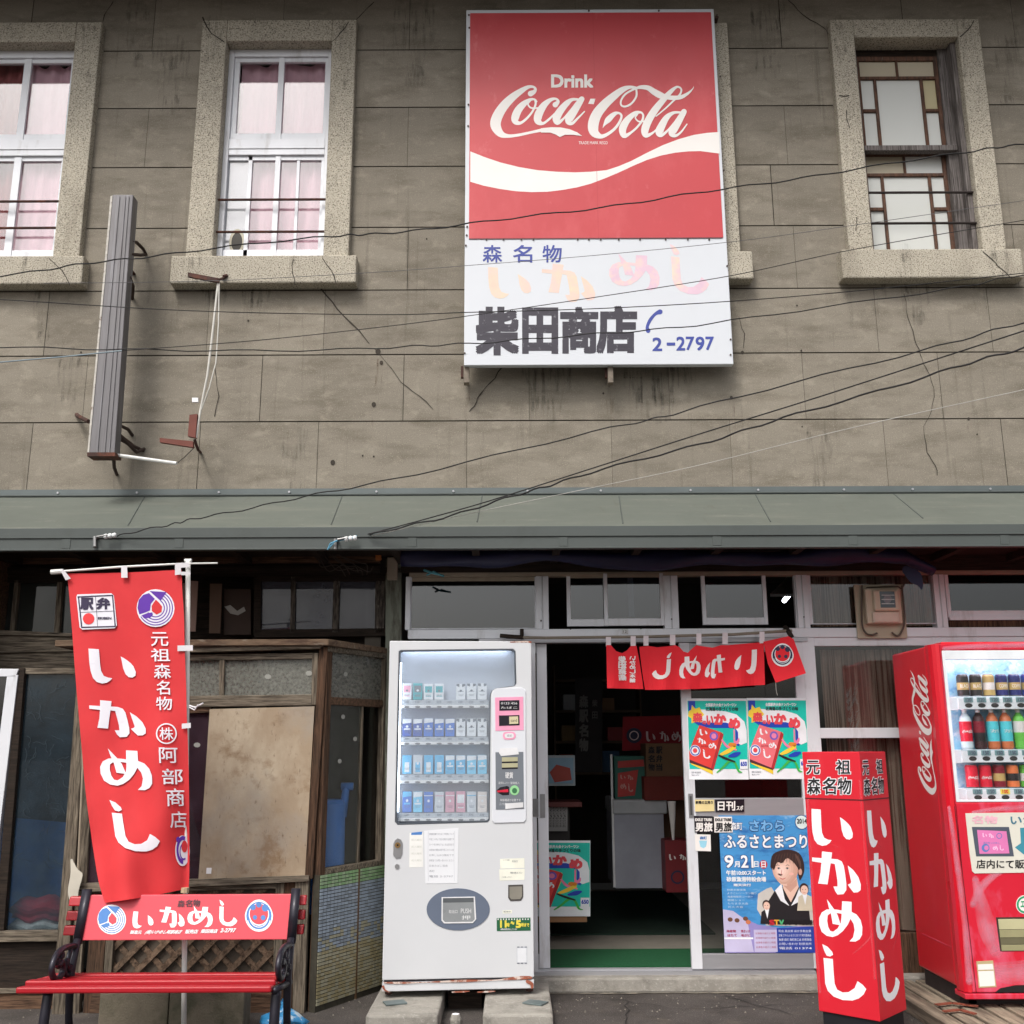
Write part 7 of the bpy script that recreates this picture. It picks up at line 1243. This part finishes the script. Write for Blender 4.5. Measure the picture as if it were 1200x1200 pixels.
T = ibox('red_display_box', 780, 985, 812, 1046, 1.1, .25, mat('display_red', C(122, 26, 34), .5), 'red box with white kana standing beside the freezer', 'box'); b = MB(); pf = wallF(1.095).px(); kana(b, pf, 'i', 784, 1001, 792, 1008, WS, .001); kana(b, pf, 'ka', 796, 1001, 804, 1008, WS, .001); b.ring(pf, 794, 1028, 7, 2, mat('navy_print', C(30, 32, 66)), .001); b.build('box_print', T)
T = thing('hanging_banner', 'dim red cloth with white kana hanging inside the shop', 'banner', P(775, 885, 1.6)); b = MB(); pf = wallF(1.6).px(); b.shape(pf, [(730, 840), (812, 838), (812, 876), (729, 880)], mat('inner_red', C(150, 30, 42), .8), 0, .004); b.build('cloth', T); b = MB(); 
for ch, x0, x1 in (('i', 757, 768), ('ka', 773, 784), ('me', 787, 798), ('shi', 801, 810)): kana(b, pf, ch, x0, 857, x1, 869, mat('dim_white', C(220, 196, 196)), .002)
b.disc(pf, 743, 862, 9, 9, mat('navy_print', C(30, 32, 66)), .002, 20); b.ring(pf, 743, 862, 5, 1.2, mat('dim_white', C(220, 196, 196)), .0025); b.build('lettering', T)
T = thing('scroll', 'dark hanging scroll with pale brush characters inside the shop', 'scroll', P(685, 900, 1.8)); b = MB(); pf = wallF(1.8).px(); b.shape(pf, [(674, 795), (706, 795), (706, 905), (674, 905)], mat('scroll_dark', C(34, 30, 32), .8), 0, .006); b.build('cloth', T); b = MB()
for k, ch in enumerate('森駅名物'): b.text(pf, ch, 679, 815+k*17, 689, 829+k*17, mat('scroll_ink', C(96, 94, 92)), .002, .04)
for k, ch in enumerate('柴田'): b.text(pf, ch, 694, 820+k*14, 700, 828+k*14, mat('scroll_ink', C(96, 94, 92)), .002, .02)
b.build('brush_lettering', T)
T = thing('shop_shelf', 'dim wooden shelf rack against the back wall of the shop', 'shelf', P(700, 1000, 2.9)); sm_ = mat('shelf_wood', C(90, 72, 56), .8)
for y_ in (905, 868, 832, 796): b = MB(); pr(b, 652, y_, 752, y_+3, 2.7, .3, sm_); b.build('shelf_board', T)
b = MB(); pr(b, 650, 780, 652, 1010, 2.7, .3, sm_); b.build('upright', T); b = MB(); pr(b, 752, 780, 754, 1010, 2.7, .3, sm_); b.build('upright', T)
for x0_, x1_, y0_, y1_, c_, l_ in ((656, 672, 884, 905, (140, 60, 50), 'red carton on the lowest board of the back shelf'), (676, 700, 890, 905, (150, 140, 110), 'low cream carton on the lowest board of the back shelf'), (706, 726, 880, 905, (60, 90, 120), 'blue carton on the lowest board of the back shelf'), (658, 684, 850, 868, (120, 96, 60), 'brown carton on the second board of the back shelf'), (690, 704, 846, 868, (60, 110, 80), 'green tin on the second board of the back shelf'), (712, 742, 852, 868, (150, 60, 60), 'red carton on the second board of the back shelf'), (660, 676, 814, 832, (150, 150, 150), 'white carton on the third board of the back shelf'), (684, 720, 818, 832, (110, 80, 50), 'brown flat carton on the third board of the back shelf')):
    b = MB(); pr(b, x0_, y0_, x1_, y1_, 2.72, .2, mat('stock_%d_%d' % (x0_, y0_), C(*c_), .7)); tag(b.build('stock_carton', None, .003), l_, 'carton', 'cartons on the back shelf')
# lit fluorescent lamp in the ceiling
LT = thing('ceiling_lamp', 'lit white fluorescent ceiling lamp seen through the open transom window', 'lamp', P(925, 702, 1.2)); b = MB(); a_, c_ = P(919, 704, .9), P(936, 684, 1.9); b.tube([a_, c_], .016, mat('glow_tube', C(240, 244, 255), .4, emit=6), 10); b.build('tube', LT); b = MB(); up_ = Vector((0, 0, .05)); b.hexa([a_+Vector((-.1, 0, .03)), a_+Vector((.1, 0, .03)), a_+Vector((.1, 0, .05)), a_+Vector((-.1, 0, .05))], [c_+Vector((-.1, 0, .03)), c_+Vector((.1, 0, .03)), c_+Vector((.1, 0, .05)), c_+Vector((-.1, 0, .05))], WS); b.build('fitting', LT)
# blue barrel seen through the slanted bay pane
b = MB(); bl2 = mat('blue_plastic', C(60, 140, 240), .4); c = SF(LS*.4, 0, -.145); zb4, zt4 = zD_-.25, SF.ab(400, 938)[1]; b.lathe((c.x, c.y, zb4), [(0, 0, bl2), (.1, 0, bl2), (.105, (zt4-zb4)*.5, bl2), (.1, zt4-zb4-.02, bl2), (.08, zt4-zb4, bl2), (0, zt4-zb4, bl2)], 20); c2 = SF(LS*.56, 0, -.09); b.tube([(c2.x-.02, c2.y, zt4-.1), (c2.x, c2.y, zt4+.07)], [.028, .02], bl2); b.tube([(c2.x-.03, c2.y, zt4+.07), (c2.x+.04, c2.y, zt4+.07)], .022, bl2); tag(b.build('plastic_barrel', None, 0, True), 'blue plastic barrel behind the side glass of the wooden bay', 'barrel')
b = MB(); b.hexa([P(-20, 1088, LY+.3), P(90, 1088, LY+.3), P(92, 965, LY+.3), P(-20, 955, LY+.3)], [P(-20, 1088, LY+.34), P(90, 1088, LY+.34), P(92, 965, LY+.34), P(-20, 955, LY+.34)], mat('blue_panel', C(40, 92, 150), .6)); tag(b.build('blue_sheet'), 'dull blue sheet seen low behind the dark crackled pane at left', 'sheet')
for x, y, rx, rz, m_, nm_, l_ in ((48, 1066, .17, .075, mat('red_bundle', C(190, 40, 60)), 'cloth_bundle', 'dark red bundle blurred behind the crackled pane at left'), (46, 1086, .17, .06, mat('white_bundle', C(214, 214, 206)), 'cloth_bundle', 'white bundle under the dark red one behind the crackled pane at left')):
    b = MB(); c = P(x, y, LY+.16); n_ = 12; b.lathe((c.x, c.y, c.z), [(math.sin(math.pi*i/n_)*rx*(1+.08*math.sin(i*2.1)), -math.cos(math.pi*i/n_)*rz, m_) for i in range(n_+1)], 22)
    for i_, v_ in enumerate(b.v): b.v[i_] = (v_[0], c.y+(v_[1]-c.y)*.6, v_[2]+.012*math.sin(v_[0]*40))
    tag(b.build(nm_, None, 0, True), l_, 'bundle')

# ============================================================ FOREGROUND BITS AT LEFT
b = MB(); gm_ = mat('grit', C(120, 114, 104), .95, 0, .3, 60)
for _ in range(520):
    x = random.uniform(-2.9, 2.9); y = -.16-abs(random.gauss(0, .28)) if random.random() < .7 else random.uniform(-1.3, -.2); r = random.uniform(.0018, .006); z = r*.5
    if y < -1.35: continue
    q = [(x+r*math.cos(t)*random.uniform(.7, 1.2), y+r*math.sin(t)*random.uniform(.7, 1.2), .0005) for t in (0, 1.3, 2.5, 3.8, 5.1)]
    b.add(q+[(x, y, r*1.1)], [(i, (i+1) % 5, 5) for i in range(5)], gm_)
tag(b.build('gravel'), 'loose grit scattered on the asphalt along the doorstep', 'gravel', None, 'stuff')
b = MB(); gf_ = F((0, 0, .004), (1, 0, 0), (0, 1, 0), (0, 0, 1)); GK = mat('crack_dark', C(34, 31, 30), .95); g2_ = lambda x, y, n=0.: Vector((x, y, .004+n))
for x0, y0, x1, y1 in ((.35, -.16, .9, -.5), (.9, -.5, 1.5, -.42), (-.75, -.5, -.2, -.9), (.62, -.34, .5, -1.1), (1.2, -.2, 1.45, -.6)):
    n_ = 9; b.ribbon(g2_, [(x0+(x1-x0)*i/n_+random.uniform(-.02, .02), y0+(y1-y0)*i/n_+random.uniform(-.03, .03), random.uniform(.002, .007)) for i in range(n_+1)], GK, 0, curve=1, rise=.0004)
b.build('crack', bpy.data.objects['road'])
b = MB(); dj = mat('broken_edge', C(132, 125, 112), .95, 0, .25, 30, bump=.8); x = P(640, 1158, -.13).x; L_ = []
while x < 2.2: L_.append((x, -.125-random.uniform(0, .012), random.choice((.006, .012, .02, .034)))); x += random.uniform(.02, .09)
b.ribbon(lambda x, y, n=0.: Vector((x, y, .005+n)), L_, dj, 0, curve=1, rise=.0003)
b.build('broken_edge', bpy.data.objects['doorstep'])
mb_ = mat('mossy_block', C(104, 96, 82), .92, 0, .2, 8, (1, 1, 1), .9, 100, [(C(60, 62, 44), .8, 6, (1, 1, 1), .5, .7)])
for (xa2, xb2, l) in ((116, 197, 'left of two mossy hollow concrete blocks on the ground under the bench'), (198, 286, 'right of two mossy hollow concrete blocks on the ground under the bench')):
    Yb = -.92; A, Bq = P(xa2, 1180, Yb).x, P(xb2, 1180, Yb).x; z1 = P(200, 1163 if xa2 < 150 else 1160, Yb).z; b = MB(); wq = (Bq-A)
    b.box(A, Bq, Yb, Yb+.03, 0, z1, mb_); b.box(A, Bq, Yb+.11, Yb+.14, 0, z1-.01, mb_)
    for k in range(4): x = A+(wq-.025)*k/3; b.box(x, x+.025, Yb+.03, Yb+.11, 0, z1-.004, mb_)
    tag(b.build('hollow_block', None, .006), l, 'concrete block', 'hollow blocks under the bench')
b = MB(); bgm = mat('bag_blue', C(60, 150, 206), .35, 0, .2, 30, bump=.5, bs=30, dirts=[(C(226, 236, 240), .8, 18, (1, 1, 1), .52, .6)], spec=.6); c = PZ(332, 1192, .05); c.z = 0
nu, nv = 14, 9; vs = []
for i in range(nu):
    for j in range(nv+1): a = 2*math.pi*i/nu; t = j/nv; r = .085*math.sin(min(t*1.25+.15, 1)*math.pi*.85+.3)*(1+.22*math.sin(a*3+j)+.12*math.sin(a*5-j*2)); vs.append((c.x+math.cos(a)*r*1.25, c.y+math.sin(a)*r, t*.13+.008*math.sin(a*4)))
b.add(vs, [(i*(nv+1)+j, ((i+1) % nu)*(nv+1)+j, ((i+1) % nu)*(nv+1)+j+1, i*(nv+1)+j+1) for i in range(nu) for j in range(nv)], bgm); tag(b.build('plastic_bag', None, 0, True), 'crumpled blue and white plastic bag beside the right bench leg', 'bag')
for o in bpy.data.objects:
    if '_w' in o: del o['_w']
